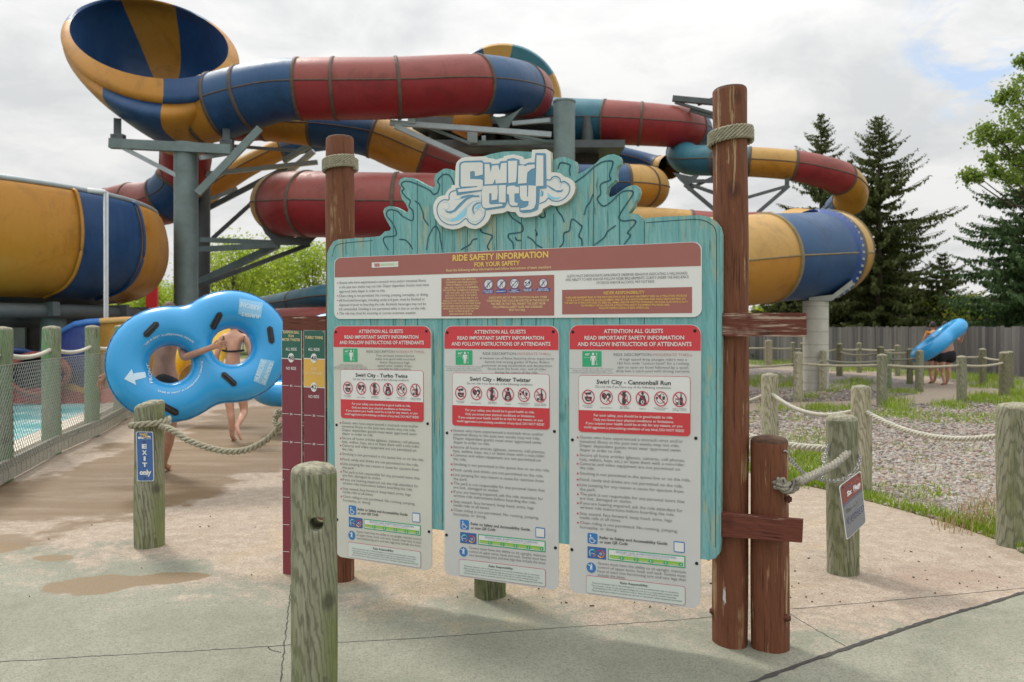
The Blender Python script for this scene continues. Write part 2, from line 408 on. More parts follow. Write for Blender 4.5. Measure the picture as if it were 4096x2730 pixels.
# ------------------------------------------------------------------ ground sheets
def sheet(name, poly, z, m, kind='structure', thick=None):
    mb = MB(); mb.prism(poly, lambda u, v, d: (u, v, d), z - (thick or .003), z, 0)
    o = mb.build(name, m, org=(0, 0, 0)); o['kind'] = kind; return o
def pave_mat(name, front=False):
    m, nt, b = new_mat(name); t = NT(nt)
    P = t.wcoord()
    med = t.noise(P, 1.3, 9, .68, .6); fine = t.noise(P, 90, 4, .75); mid = t.noise(P, 9, 6, .65); spk = t.noise(P, 210, 2, .6)
    grey = t.mix(t.ramp(med, [(.35, 0.0), (.66, 1.0)]), (.20, .21, .155), (.295, .30, .235))
    pink = t.mix(t.ramp(mid, [(.35, 0.0), (.65, 1.0)]), (.345, .25, .185), (.475, .38, .30))
    sp = t.n('ShaderNodeSeparateXYZ'); t.l(P, sp.inputs[0])
    if front:
        col = t.mix(t.ramp(mid, [(.5, 0.0), (.8, .35)]), grey, pink)
    else:
        yy = t.math('ADD', t.math('SUBTRACT', sp.outputs[1], 4.35), t.math('MULTIPLY', t.math('ADD', t.math('MULTIPLY', t.math('SUBTRACT', med, .5), 3.2), t.math('MULTIPLY', t.math('SUBTRACT', t.noise(P, 4.5, 9, .72), .5), 2.6)), 1.0))
        yy = t.math('ADD', yy, t.math('MULTIPLY', sp.outputs[0], .28))
        pm = t.math('MULTIPLY', yy, 1.7, True)
        col = t.mix(t.math('MULTIPLY', pm, .85), grey, pink)
        # dry sandy dust behind the sign
        def ell(cx, cy, rx, ry, rot, wob, lo, hi, ns=2.2):
            tcx = t.n('ShaderNodeMapping', vector_type='TEXTURE')
            tcx.inputs['Location'].default_value = (cx, cy, 0); tcx.inputs['Rotation'].default_value = (0, 0, rot); tcx.inputs['Scale'].default_value = (rx, ry, 1000)
            t.l(P, tcx.inputs[0])
            ln = t.n('ShaderNodeVectorMath', operation='LENGTH'); t.l(tcx.outputs[0], ln.inputs[0])
            nz = t.noise(P, ns, 6, .6)
            v = t.math('ADD', t.math('SUBTRACT', 1.0, ln.outputs['Value']), t.math('MULTIPLY', t.math('SUBTRACT', nz, .5), wob))
            return t.ramp(v, [(lo, 0.0), (hi, 1.0)])
        dust = ell(.1, 6.4, 2.3, 2.0, 0, 1.6, .0, .6)
        col = t.mix(t.math('MULTIPLY', dust, .8), col, (.46, .34, .19))
        leaf = t.ramp(t.noise(P, 30, 5, .75), [(.62, 0.0), (.70, .7)])
        col = t.mix(t.math('MULTIPLY', leaf, dust), col, (.2, .13, .08))
        wet = (.15, .08, .022)
        w1 = ell(-4.9, 7.3, 2.2, 1.0, .16, .9, -.1, .08, 1.3); w2 = ell(-3.7, 10.2, 1.25, 4.2, -.05, 1.6, -.15, .1, 1.1); w3 = ell(-2.2, 14, 3.6, 5, 0, 1.6, -.1, .15, .8)
        big = t.math('MAXIMUM', t.math('MAXIMUM', w1, w2), w3)
        stre = t.ramp(t.noise(t.wcoord(scale=(.45, 2.4, 1)), 2.0, 6, .6, .5), [(.3, .68), (.55, 1.0)])
        col = t.mix(t.math('MULTIPLY', t.math('MULTIPLY', big, stre), .95), col, wet)
        p1 = ell(-2.58, 4.94, .31, .20, .18, 1.2, .0, .09, 5); p1b = ell(-2.24, 5.05, .30, .13, .25, 1.1, .0, .09, 5)
        p2 = ell(-3.17, 5.51, .15, .085, -.1, .6, 0, .06, 6); p3 = ell(-3.72, 5.75, .2, .15, 0, .6, 0, .06, 6)
        pud = t.math('MAXIMUM', t.math('MAXIMUM', p1, p1b), t.math('MAXIMUM', p2, p3))
        col = t.mix(t.math('MULTIPLY', pud, .9), col, (.19, .112, .036))
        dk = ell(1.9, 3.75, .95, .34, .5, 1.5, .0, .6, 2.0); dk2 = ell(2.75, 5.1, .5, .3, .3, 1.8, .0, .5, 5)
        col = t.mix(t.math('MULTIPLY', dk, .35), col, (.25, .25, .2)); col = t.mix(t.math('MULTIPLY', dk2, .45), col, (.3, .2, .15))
        rg = t.math('SUBTRACT', .82, t.math('MULTIPLY', t.math('MAXIMUM', pud, big), .28)); t.l(rg, b.inputs['Roughness'])
    grit = t.n('ShaderNodeTexVoronoi'); grit.inputs['Scale'].default_value = 7.0; t.l(P, grit.inputs[0])
    col = t.mix(t.ramp(grit.outputs['Distance'], [(.035, .55), (.075, 0.0)]), col, (.12, .105, .085))
    col = t.mix(t.ramp(t.noise(P, 2.4, 9, .75, .8), [(.56, 0.0), (.72, .4)]), col, mul((.30, .27, .21), .7))
    col = t.mix(t.ramp(fine, [(.38, .8), (.54, 0.0)]), col, mul((.30, .27, .22), .5))
    col = t.mix(t.ramp(spk, [(.62, 0.0), (.74, .5)]), col, (.66, .63, .56))
    t.l(col, b.inputs['Base Color'])
    if front: b.inputs['Roughness'].default_value = .82
    b.inputs['Specular IOR Level'].default_value = .3
    t.bump(t.math('ADD', fine, t.math('MULTIPLY', spk, .6)), .35, .004, b)
    return m
def ground_mat():
    m, nt, b = new_mat('grassy_ground'); t = NT(nt); P = t.wcoord()
    a = t.noise(P, .8, 7, .65); f = t.noise(P, 26, 5, .7)
    col = t.mix(t.ramp(a, [(.4, 0.0), (.6, 1.0)]), (.10, .145, .03), (.22, .215, .10))
    col = t.mix(t.ramp(f, [(.3, .7), (.55, 0.0)]), col, (.04, .055, .015))
    t.l(col, b.inputs['Base Color']); b.inputs['Roughness'].default_value = .95
    t.bump(f, .8, .03, b); return m
def gravel_mat():
    m, nt, b = new_mat('gravel_bed'); t = NT(nt); P = t.wcoord()
    v = t.n('ShaderNodeTexVoronoi'); v.inputs['Scale'].default_value = 34; t.l(P, v.inputs[0])
    sp = t.n('ShaderNodeSeparateColor'); t.l(v.outputs['Color'], sp.inputs[0])
    col = t.ramp(sp.outputs[0], [(0, (.22, .2, .19)), (.3, (.36, .27, .25)), (.6, (.42, .36, .33)), (.85, (.5, .48, .46)), (1, (.3, .3, .3))])
    col = t.mix(t.ramp(v.outputs['Distance'], [(.35, 0.0), (.62, .9)]), col, (.06, .05, .045))
    t.l(col, b.inputs['Base Color']); b.inputs['Roughness'].default_value = .9
    t.bump(t.math('SUBTRACT', 1.0, v.outputs['Distance']), 1.0, .02, b); return m
mg = MB(); mg.add([(-1500, -600, 0), (1500, -600, 0), (1500, 3000, 0), (-1500, 3000, 0)], [(0, 1, 2, 3)], 0, False)
g = mg.build('ground', ground_mat()); g['kind'] = 'structure'
PAVE = pave_mat('washed_concrete'); WALK = pave_mat('grey_concrete', True)
def gp(L): return [(G(x, y).x, G(x, y).y) for x, y in L]
edge = gp([(4300, 2290), (4096, 2215), (4000, 2165), (3800, 2095), (3600, 2040), (3470, 2005), (3300, 1960), (3140, 1925), (2900, 1870), (2700, 1800), (2500, 1700), (2350, 1600), (2250, 1500)])
groove = gp([(2960, 2752), (3200, 2660), (3450, 2575), (3700, 2490), (3950, 2418), (4130, 2362), (4500, 2245)])
pav = [groove[0]] + groove[1:] + [(9, 6.9)] + edge + [(3, 40), (-18, 40), (-18, 15), (-7.6, 7.2), (-7.6, -3), (1.0, -3), (1.02, 3.3)]
sheet('pavement', pav, .004, PAVE, thick=.0035)
wk = [(p[0] + .007, p[1] - .007) for p in groove]
sheet('walkway', wk + [(9, 5.0), (9, -3), (1.03, -3), (1.035, 3.35)], .004, WALK, thick=.0035)
# joints
DARKJ = plain('joint_filler', (.05, .045, .04), .9, .3, 20)
def joint(pts, w, z=.0052, m=None, wob=.004):
    mb = MB(); P2 = resample([Vector((a, b_, 0)) for a, b_ in pts], max(12, len(pts) * 14)); fr = frames(P2)
    vs = []
    for i, p in enumerate(P2):
        o = Vector((random.uniform(-wob, wob), random.uniform(-wob, wob), 0)); k = w * random.uniform(.6, 1.25) / 2
        vs += [(p + o - fr[i][0] * k), (p + o + fr[i][0] * k)]
    vs = [(v[0], v[1], z) for v in vs]
    mb.add(vs, [(2 * i, 2 * i + 1, 2 * i + 3, 2 * i + 2) for i in range(len(P2) - 1)], 0, False)
    o = mb.build('pavement_joint', m or DARKJ, org=(0, 0, 0)); o['kind'] = 'structure'
joint([(p[0] + .003, p[1] - .003) for p in groove], .026, .0075)
for L, w in (([(-40, 2655), (400, 2628), (800, 2607), (1180, 2583)], .006), ([(1166, 2338), (1145, 2520), (1118, 2760)], .007),
             ([(1180, 2583), (1700, 2556), (2140, 2522), (2700, 2485), (2850, 2472)], .005), ([(3140, 2442), (3500, 2412), (4110, 2355)], .006),
             ([(3140, 2448), (3260, 2520), (3390, 2594)], .005), ([(1072, 2592), (1085, 2606), (1122, 2614)], .006), ([(640, 1805), (900, 1807), (1130, 1808)], .012)):
    joint(gp(L), w)
# gravel bed, winding path, lawn
GRV = gravel_mat()
gr = list(reversed(edge))[2:] + [(9.5, 6.5), (16, 9), (22, 22), (17, 25.5), (10, 31), (6, 34), (4, 30)]
sheet('gravel_bed', gr, .0035, GRV, thick=.003)
PATHM = PAVE
pa = gp([(2500, 1660), (2990, 1648), (3300, 1634), (3560, 1622), (3850, 1610), (3965, 1592), (4015, 1566), (3960, 1548), (3850, 1541), (3705, 1535), (3692, 1550), (3655, 1580), (3560, 1596), (3400, 1606), (2990, 1616), (2500, 1622)])
sheet('queue_path', pa, .0075, PAVE, thick=.003)
pb = gp([(3700, 1536), (3650, 1524), (3500, 1506), (3330, 1494), (2990, 1474), (2500, 1466), (2500, 1455), (2990, 1461), (3330, 1476), (3560, 1490), (3720, 1508), (3780, 1524), (3830, 1540.5)])
sheet('queue_path', pb, .0075, PAVE, thick=.003)

# pebbles over the gravel bed
def pebble_mat():
    m, nt, b = new_mat('river_pebble'); t = NT(nt); g_ = t.n('ShaderNodeNewGeometry')
    col = t.ramp(g_.outputs['Random Per Island'], [(0, (.11, .10, .09)), (.22, (.27, .185, .15)), (.42, (.33, .26, .215)), (.6, (.25, .24, .22)), (.8, (.41, .375, .33)), (1, (.16, .15, .14))])
    t.l(col, b.inputs['Base Color']); b.inputs['Roughness'].default_value = .85; return m
def inside(poly, x, y):
    c = np.zeros(len(x), bool); n = len(poly)
    for i in range(n):
        x1, y1 = poly[i]; x2, y2 = poly[(i + 1) % n]
        cond = ((y1 > y) != (y2 > y))
        with np.errstate(divide='ignore', invalid='ignore'):
            c ^= cond & (x < (x2 - x1) * (y - y1) / (y2 - y1 + 1e-12) + x1)
    return c
def px2g(px, py):
    Z = F * EYE / (py - HY); return (px - CX) / F * Z, Z
def mesh_np(name, V, Fc, m, org=(0, 0, 0)):
    me = bpy.data.meshes.new(name); k = Fc.shape[1]
    me.vertices.add(len(V)); me.vertices.foreach_set('co', V.astype(np.float32).ravel())
    me.loops.add(Fc.size); me.loops.foreach_set('vertex_index', Fc.astype(np.int32).ravel())
    me.polygons.add(len(Fc)); me.polygons.foreach_set('loop_start', np.arange(0, Fc.size, k, dtype=np.int32))
    me.update(calc_edges=True); me.validate()
    me.materials.append(m); o = bpy.data.objects.new(name, me); COL.objects.link(o); o.location = org; ORG[o.name] = Vector(org)
    return o
bmi = bmesh.new(); bmesh.ops.create_icosphere(bmi, subdivisions=1, radius=1); icoV = np.array([v.co[:] for v in bmi.verts]); icoF = np.array([[v.index for v in f.verts] for f in bmi.faces]); bmi.free()
n = 60000
px = RNG.uniform(2940, 4250, n); py = 1560 + 780 * RNG.random(n) ** .85
x, y = px2g(px, py)
ok = inside(gr, x, y) & ~inside(pa, x, y); x, y = x[ok], y[ok]; n = len(x)
sz = RNG.uniform(.010, .024, n) * (1 + .03 * y)
rot = RNG.uniform(0, 6.28, n); sc = np.stack([sz * RNG.uniform(.8, 1.5, n), sz * RNG.uniform(.7, 1.1, n), sz * RNG.uniform(.5, .8, n)], 1)
V = icoV[None] * sc[:, None] * RNG.uniform(.85, 1.15, (n, 12, 1))
c, s = np.cos(rot)[:, None], np.sin(rot)[:, None]
V = np.stack([V[..., 0] * c - V[..., 1] * s + x[:, None], V[..., 0] * s + V[..., 1] * c + y[:, None], V[..., 2] + .004 + sc[:, None, 2] * .5], -1)
Fc = (icoF[None] + (np.arange(n) * 12)[:, None, None]).reshape(-1, 3)
o = mesh_np('pebbles', V.reshape(-1, 3), Fc, pebble_mat()); set_tags(o, 'pinkish grey pebbles covering the bed between the rope posts', 'pebbles', kind='stuff')

# grass and weeds
def grass_mat(name, a, b_):
    m, nt, b = new_mat(name); t = NT(nt); g_ = t.n('ShaderNodeNewGeometry')
    t.l(t.mix(g_.outputs['Random Per Island'], a, b_), b.inputs['Base Color']); b.inputs['Roughness'].default_value = .6
    b.inputs['Specular IOR Level'].default_value = .2
    return m
def blades(x, y, h, w, lean=.5):
    n = len(x); a = RNG.uniform(0, 6.28, n); hh = h * RNG.uniform(.5, 1.3, n); ww = w * RNG.uniform(.6, 1.3, n)
    d = np.stack([np.cos(a), np.sin(a)], 1); l = RNG.uniform(.1, 1, n) * lean * hh
    b2 = RNG.uniform(0, 6.28, n); e = np.stack([np.cos(b2), np.sin(b2)], 1)
    P = np.zeros((n, 5, 3))
    P[:, 0, :2] = -d * ww[:, None]; P[:, 1, :2] = d * ww[:, None]
    P[:, 2, :2] = d * ww[:, None] * .7 + e * (l * .35)[:, None]; P[:, 2, 2] = hh * .6
    P[:, 3, :2] = -d * ww[:, None] * .7 + e * (l * .35)[:, None]; P[:, 3, 2] = hh * .6
    P[:, 4, :2] = e * l[:, None]; P[:, 4, 2] = hh
    P[..., 0] += x[:, None]; P[..., 1] += y[:, None]; P[..., 2] += .002
    o = (np.arange(n) * 5)[:, None]
    q = np.concatenate([np.array([[0, 1, 2]]) + o, np.array([[0, 2, 3]]) + o, np.array([[3, 2, 4]]) + o])
    return P.reshape(-1, 3), q
GV, GF, goff = [], [], 0
def grow(x, y, h, w, lean=.5):
    global goff
    P, q = blades(np.asarray(x), np.asarray(y), h * .78, w, lean); GV.append(P); GF.append(q + goff); goff += len(P)
def patch(cx, cy, rx, ry, n, h, w=.006, lean=.6):
    """clumpy patch, ellipse given on the ground as seen"""
    k = max(3, n // 14); a = RNG.uniform(0, 6.28, k); r = np.sqrt(RNG.random(k))
    qx, qy = px2g(cx + rx * r * np.cos(a), cy + ry * r * np.sin(a))
    xs = np.repeat(qx, 14) + RNG.normal(0, .05 + .004 * np.repeat(qy, 14), k * 14); ys = np.repeat(qy, 14) + RNG.normal(0, .06 + .006 * np.repeat(qy, 14), k * 14)
    grow(xs, ys, h, w, lean)
# strip along the pavement edge
E = edge[:9]
for i in range(len(E) - 1):
    a, b_ = np.array(E[i]), np.array(E[i + 1]); L = np.linalg.norm(b_ - a); k = int(L * 2300)
    tt = RNG.random(k); p = a + (b_ - a) * tt[:, None]; nn = np.array([-(b_ - a)[1], (b_ - a)[0]]) / L
    off = np.abs(RNG.normal(0, .13, k)) - .02
    cl = .5 + .5 * np.sin(p[:, 0] * 9) * np.sin(p[:, 1] * 7 + 2); keep = RNG.random(k) < .25 + .75 * cl
    sgn = 1 if np.dot(nn, np.array([1, 1])) > 0 else -1
    p = p + nn * sgn * off[:, None]; grow(p[keep, 0], p[keep, 1], .085, .005)
for a in ((3050, 1845, 60, 45, 260, .12), (3230, 1880, 120, 70, 900, .14), (3240, 1790, 110, 70, 700, .12), (3200, 1920, 70, 25, 500, .1), (3000, 1660, 40, 10, 60, .08), (3170, 1680, 30, 14, 120, .09), (3060, 1690, 90, 12, 150, .06),
          (3100, 1530, 130, 28, 1600, .16), (3240, 1520, 50, 30, 500, .14), (3420, 1540, 70, 22, 700, .16), (3350, 1560, 90, 16, 400, .12), (3110, 1640, 50, 14, 300, .12), (3330, 1640, 130, 14, 800, .14),
          (3580, 1625, 40, 26, 400, .2), (3800, 1628, 60, 16, 500, .16), (3930, 1600, 60, 18, 700, .17), (4060, 1600, 60, 50, 1500, .16), (3850, 1680, 260, 22, 1100, .10), (3620, 1660, 90, 18, 400, .12), (3500, 1665, 60, 14, 250, .1),
          (3620, 1570, 60, 12, 300, .15), (3980, 1535, 130, 26, 1700, .16), (3700, 1500, 120, 10, 900, .2), (3450, 1485, 150, 7, 700, .2), (3150, 1456, 170, 5, 600, .25), (3900, 1512, 140, 10, 900, .2), (3240, 1590, 40, 8, 200, .14),
          (3560, 1800, 220, 110, 260, .07), (3850, 1850, 200, 150, 300, .07), (3650, 1980, 140, 40, 300, .08), (3950, 2080, 60, 50, 220, .10)):
    patch(*a)
o = mesh_np('grass', np.concatenate(GV), np.concatenate(GF), grass_mat('green_grass', (.16, .27, .02), (.34, .43, .05))); set_tags(o, 'bright green grass tufts and weeds along the paths', 'grass', kind='stuff')
GV, GF, goff = [], [], 0
for a in ((3900, 2090, 60, 40, 160, .16, .004), (3960, 2030, 40, 60, 90, .17, .004), (3750, 1900, 250, 160, 120, .09, .003), (3880, 2120, 120, 20, 160, .1, .004)): patch(*a)
o = mesh_np('dry_grass', np.concatenate(GV), np.concatenate(GF), grass_mat('straw_grass', (.34, .24, .12), (.45, .36, .18))); set_tags(o, 'straw coloured dry stalks at the edge of the pebbles', 'dry grass', kind='stuff')
# wood chips and fallen leaves on the pavement
mb = MB()
for i in range(150):
    if i < 110: p = G(random.uniform(1720, 3000), random.uniform(1990, 2440))
    else: p = G(random.uniform(2990, 4000), random.uniform(2180, 2440))
    if i % 9 == 0: p = G(random.uniform(60, 1300), random.uniform(1960, 2400))
    s_ = random.choice((.003, .004, .005, .006, .008, .013)); a = random.uniform(0, 6.28); d = Vector((math.cos(a), math.sin(a), 0)); e = Vector((-d.y, d.x, 0))
    mb.box(p + Vector((0, 0, .008)), d * s_, e * s_ * random.uniform(.2, .5), (random.uniform(-.002, .002), 0, .003))
o = mb.build('wood_chips', plain('bark_chip', (.12, .075, .045), .9, .5, 30), org=(0, 0, 0)); set_tags(o, 'dark bark chips scattered on the concrete under the sign', 'wood chips', kind='stuff')

# ------------------------------------------------------------------ rope posts
def post_mesh(mb, base, h, r, lean=(0, 0), m=0, mtop=1, slant=0.0, dome=.06, taper=.02, n=36, seed=0):
    rg = random.Random(seed); k = 14
    prof = []
    rows = [-.25] + [h * i / k for i in range(k + 1)]
    ph = [rg.uniform(0, 6.28) for _ in range(4)]; am = [rg.uniform(.002, .005) * (r / .1) for _ in range(4)]
    vs = []
    def rr(a, z): return r * (1 + taper * (.5 - z / h)) + am[0] * math.sin(2 * a + ph[0]) + am[1] * math.sin(3 * a + ph[1] + z * 2) + am[2] * math.sin(5 * a + ph[2]) * .6 + am[3] * math.sin(z * 7 + ph[3]) * .5
    def pt(a, q, z):
        zz_ = z + slant * q * math.cos(a) * (z / h if z > 0 else 0)
        return Vector((base[0] + q * math.cos(a) + lean[0] * z, base[1] + q * math.sin(a) + lean[1] * z, base[2] + zz_))
    ang = [2 * math.pi * j / n for j in range(n)]
    hs = [z for z in rows if z < h - dome] + [h - dome]
    for z in hs: vs.append([pt(a, rr(a, z), z) for a in ang])
    nbody = len(vs)
    for i in range(1, 6):
        u = i / 5; q = 1 - .42 * u ** 2.2; z = h - dome + dome * .82 * math.sin(u * math.pi / 2)
        vs.append([pt(a, rr(a, h) * q, z) for a in ang])
    for q, z in ((.4, h - dome * .08), (.2, h)): vs.append([pt(a, rr(a, h) * q, z + rg.uniform(-.001, .001)) for a in ang])
    flat = [v for ring in vs for v in ring]
    f1, f2 = [], []
    for i in range(len(vs) - 1):
        for j in range(n):
            (f1 if i < nbody else f2).append((i * n + j, i * n + (j + 1) % n, (i + 1) * n + (j + 1) % n, (i + 1) * n + j))
    o = len(mb.v); mb.add(flat, f1, m, True)
    for f in f2: mb.f.append(tuple(q + o for q in f)); mb.m.append(mtop); mb.s.append(True)
    mb.f.append(tuple(o + (len(vs) - 1) * n + j for j in range(n))); mb.m.append(mtop); mb.s.append(True)
    mb.f.append(tuple(o + j for j in range(n - 1, -1, -1))); mb.m.append(m); mb.s.append(False)
    return mb
def hole_bool(ob, at, d, r, org):
    cb = MB(); d = Vector(d).normalized(); cb.tube([Vector(at) - d * .25 - Vector(org), Vector(at) + d * .25 - Vector(org)], r, 20)
    c = cb.build('hole_cutter', M['post_dark'])
    for q_ in (c, ob):
        bm = bmesh.new(); bm.from_mesh(q_.data); bmesh.ops.remove_doubles(bm, verts=bm.verts, dist=1e-5); bmesh.ops.recalc_face_normals(bm, faces=bm.faces); bm.to_mesh(q_.data); bm.free()
    md = ob.modifiers.new('hole', 'BOOLEAN'); md.operation = 'DIFFERENCE'; md.object = c; c.location = org; md.solver = 'EXACT'
    bpy.context.view_layer.update()
    me = bpy.data.meshes.new_from_object(ob.evaluated_get(bpy.context.evaluated_depsgraph_get()))
    ob.modifiers.clear(); ob.data = me; c.location = (0, 0, 0); bpy.data.objects.remove(c)
POSTG = 'weathered rope posts along the queue path'
PTOP = {}
def rope_post(px, base_y, w_px, top_y, label, mat_='post', name='rope_post', slant=0., seed=None, Z=None, hole=None, group=POSTG, lean=(0, 0)):
    if Z is None: Z = F * EYE / (base_y - HY)
    r = max(.08, ss(w_px / 2, Z)); Zc = Z + r; r *= Zc / Z
    b_ = W(px, HY, Zc); b_.z = 0; h = EYE - (top_y - HY) / F * Zc
    mb = MB(); post_mesh(mb, (b_.x, b_.y, 0), h, r, m=0, slant=slant, dome=min(.055, r * .55), seed=seed if seed is not None else int(px), lean=lean)
    o = mb.build(name, [M[mat_], M['endgrain']], org=(b_.x, b_.y, 0)); set_tags(o, label, 'post', group)
    if hole: hole_bool(o, (b_.x + .022, b_.y, hole), (-.1, 1, 0), .03, (b_.x, b_.y, 0)); 
    return b_, r, h
P_ = {}
P_['fg'] = rope_post(1256, 0, 184, 1848, 'thick wooden bollard with a drilled hole in front of the height chart', 'post', Z=3.36, hole=1.6 - (2078 - HY) / F * 3.45, group=None)
P_['exit'] = rope_post(600, 2200, 110, 1602, 'mossy bollard with slanted top carrying the blue exit plate', 'post', slant=.22, group=None)
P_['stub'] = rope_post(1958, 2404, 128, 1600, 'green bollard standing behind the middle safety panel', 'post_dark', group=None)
P_['n1'] = rope_post(3079, 0, 64, 1493, 'pale bollard behind the short brown post at the pebble bed edge', 'post_pale', Z=9.6)
P_['n2'] = rope_post(3444, 0, 80, 1540, 'pale bollard with a rope hole in the pebble bed behind the closed plate', 'post_pale', Z=7.6)
P_['n3'] = rope_post(3368, 2310, 124, 1655, 'green stained bollard with a chain looped round it holding the closed plate', 'post', group=None)
P_['n4'] = rope_post(4072, 2205, 140, 1610, 'thick bollard at the right edge of the pebble bed by the dry stalks', 'post')
for key, px, by, w, ty, lab, mt in (
    ('m1', 3192, 1611, 35, 1407, 'rope post left of the concrete pillar beside the near path', 'post_pale'),
    ('m2', 3528, 1624, 38, 1416, 'slightly wavy rope post midway between pillar and swimmers beside the near path', 'post'),
    ('m3', 3846, 1613, 37, 1423, 'rope post with a turquoise stain at its foot right of the swimmers', 'post'),
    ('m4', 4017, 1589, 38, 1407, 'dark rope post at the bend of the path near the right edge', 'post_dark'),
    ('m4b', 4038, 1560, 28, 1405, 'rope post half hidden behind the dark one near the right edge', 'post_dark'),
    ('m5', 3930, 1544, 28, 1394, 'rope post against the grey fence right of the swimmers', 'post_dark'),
    ('k1', 3292, 1570, 29, 1402, 'pale split rope post directly in front of the concrete pillar', 'post_pale'),
    ('k2', 3552, 1557, 28, 1407, 'greenish rope post just behind the wavy one', 'post_green'),
    ('k3', 3522, 1535, 26, 1386, 'rope post whose top peeps out above the wavy one', 'post_dark'),
    ('k4', 3678, 1570, 30, 1400, 'pale rope post right below the low end of the blue tube', 'post'),
    ('k5', 3639, 1538, 24, 1394, 'dark rope post at the left of the low end of the blue tube', 'post_dark'),
    ('b1', 3590, 1506, 22, 1380, 'distant rope post in the grass left of the swimmers', 'post'),
    ('b2', 3437, 1493, 21, 1371, 'distant rope post midway along the grey fence', 'post'),
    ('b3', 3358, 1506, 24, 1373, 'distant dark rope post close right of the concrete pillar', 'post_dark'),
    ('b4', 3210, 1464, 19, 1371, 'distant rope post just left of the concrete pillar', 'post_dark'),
    ('b5', 3172, 1466, 17, 1369, 'thin distant rope post second left of the concrete pillar', 'post'),
    ('b6', 3074, 1471, 27, 1360, 'distant doubled rope post nearest the brown cross beam', 'post_pale')):
    P_[key] = rope_post(px, by, w, ty, lab, mt)
def rope_run(name_label, keys, hz, r, m, sagk=.045, twist=False, cat='rope', group=None, extra0=None, extra1=None):
    pts = []
    if extra0 is not None: pts.append(Vector(extra0))
    for k, h in zip(keys, hz):
        b_, rr_, hh = P_[k]; pts.append(Vector((b_.x, b_.y, h)))
    if extra1 is not None: pts.append(Vector(extra1))
    path = []
    for i in range(len(pts) - 1):
        L = (pts[i + 1] - pts[i]).length; seg = sag(pts[i], pts[i + 1], L * sagk); path += seg if not path else seg[1:]
    mb = MB()
    if twist: rope_mesh(path, r, mb)
    else: mb.tube(path, r, 8)
    o = mb.build('rope', m, org=pts[0]); set_tags(o, name_label, cat, group); return o
def zat(py, Z): return EYE - (py - HY) / F * Z
RG_ = 'barrier ropes of the queue path'
rope_run('thick pale twisted rope swagged between the three bollards round the pebble bed', ['n1', 'n2', 'n4'], [zat(1572, 9.6), zat(1640, 7.6), zat(1733, 5.8)], .024, M['rope_white'], .075, True, group=RG_, extra0=W(2800, 1600, 11))
rope_run('short pale twisted rope passing behind the chained bollard towards the brown post', ['n3'], [zat(1795, 5.2)], .026, M['rope_white'], .03, True, group=RG_, extra0=W(2960, 1735, 6.2))
rope_run('grey rope through the front row of posts beside the near path', ['m1', 'm2', 'm3', 'm4'], [zat(1456, 16.9), zat(1462, 16.2), zat(1463, 16.8), zat(1452, 18.3)], .026, M['rope'], .02, group=RG_, extra0=W(2900, 1470, 17.5))
rope_run('rope along the inner side of the bend past the swimmers', ['k1', 'k2', 'k4'], [zat(1442, 19.6), zat(1440, 20.6), zat(1432, 19.6)], .026, M['rope_dark'], .03, group=RG_, extra0=W(3200, 1452, 18))
rope_run('rope along the outer side of the bend beside the grey fence', ['m4b', 'm5', 'k5', 'k3', 'b3'], [zat(1443, 20), zat(1430, 21.8), zat(1412, 22.4), zat(1412, 22.6), zat(1408, 26)], .028, M['rope'], .03, group=RG_)
rope_run('far rope along the back path in front of the grey fence', ['b1', 'b2', 'b3', 'b4', 'b5', 'b6'], [zat(1402, 26), zat(1398, 27.9), zat(1396, 26), zat(1398, 33), zat(1394, 33), zat(1392, 32)], .03, M['rope'], .015, group=RG_, extra1=W(2900, 1388, 34))

# ------------------------------------------------------------------ the big ride sign
cL, cR = Vector((-1.091, 5.06, 0)), Vector((1.109, 4.04, 0))
SO = (cL + cR) / 2; SD = (cR - cL).normalized(); STH = math.atan2(SD.y, SD.x); SN = Vector((-SD.y, SD.x, 0))   # SN points away from the viewer
def S(px, py, d):
    """meet the sight line with the plane local y = d of the sign -> (u, v)"""
    r = Vector(((px - CX) / F, 1, -(py - HY) / F)); o = Vector((0, 0, EYE))
    k = (d - (o - SO).dot(SN)) / r.dot(SN); p = o + r * k
    return ((p - SO).dot(SD), p.z)
def depth_at(u, d): return (SO + SD * u + SN * d).y
sign = empty('ride_sign', SO, 'large turquoise ride safety board with cloud logo between two brown posts', 'sign', rz=STH)
def L3(u, v, d): return (u, d, v)     # local coords: d grows away from the viewer
_txt = {}
_tc = bpy.data.curves.new('lettering_source', 'FONT'); _tc.resolution_u = 2
_to = bpy.data.objects.new('lettering_source', _tc); COL.objects.link(_to)
def glyphs(s, bold=0.0):
    if (s, bold) in _txt: return _txt[(s, bold)]
    _tc.body = s; _tc.offset = bold; _tc.size = 1
    bpy.context.view_layer.update()
    me = bpy.data.meshes.new_from_object(_to.evaluated_get(bpy.context.evaluated_depsgraph_get()))
    v = np.array([w.co[:2] for w in me.vertices]); f = [tuple(p.vertices) for p in me.polygons]
    bpy.data.meshes.remove(me); _txt[(s, bold)] = (v, f); return v, f
CAPH = glyphs('H')[0][:, 1].max()
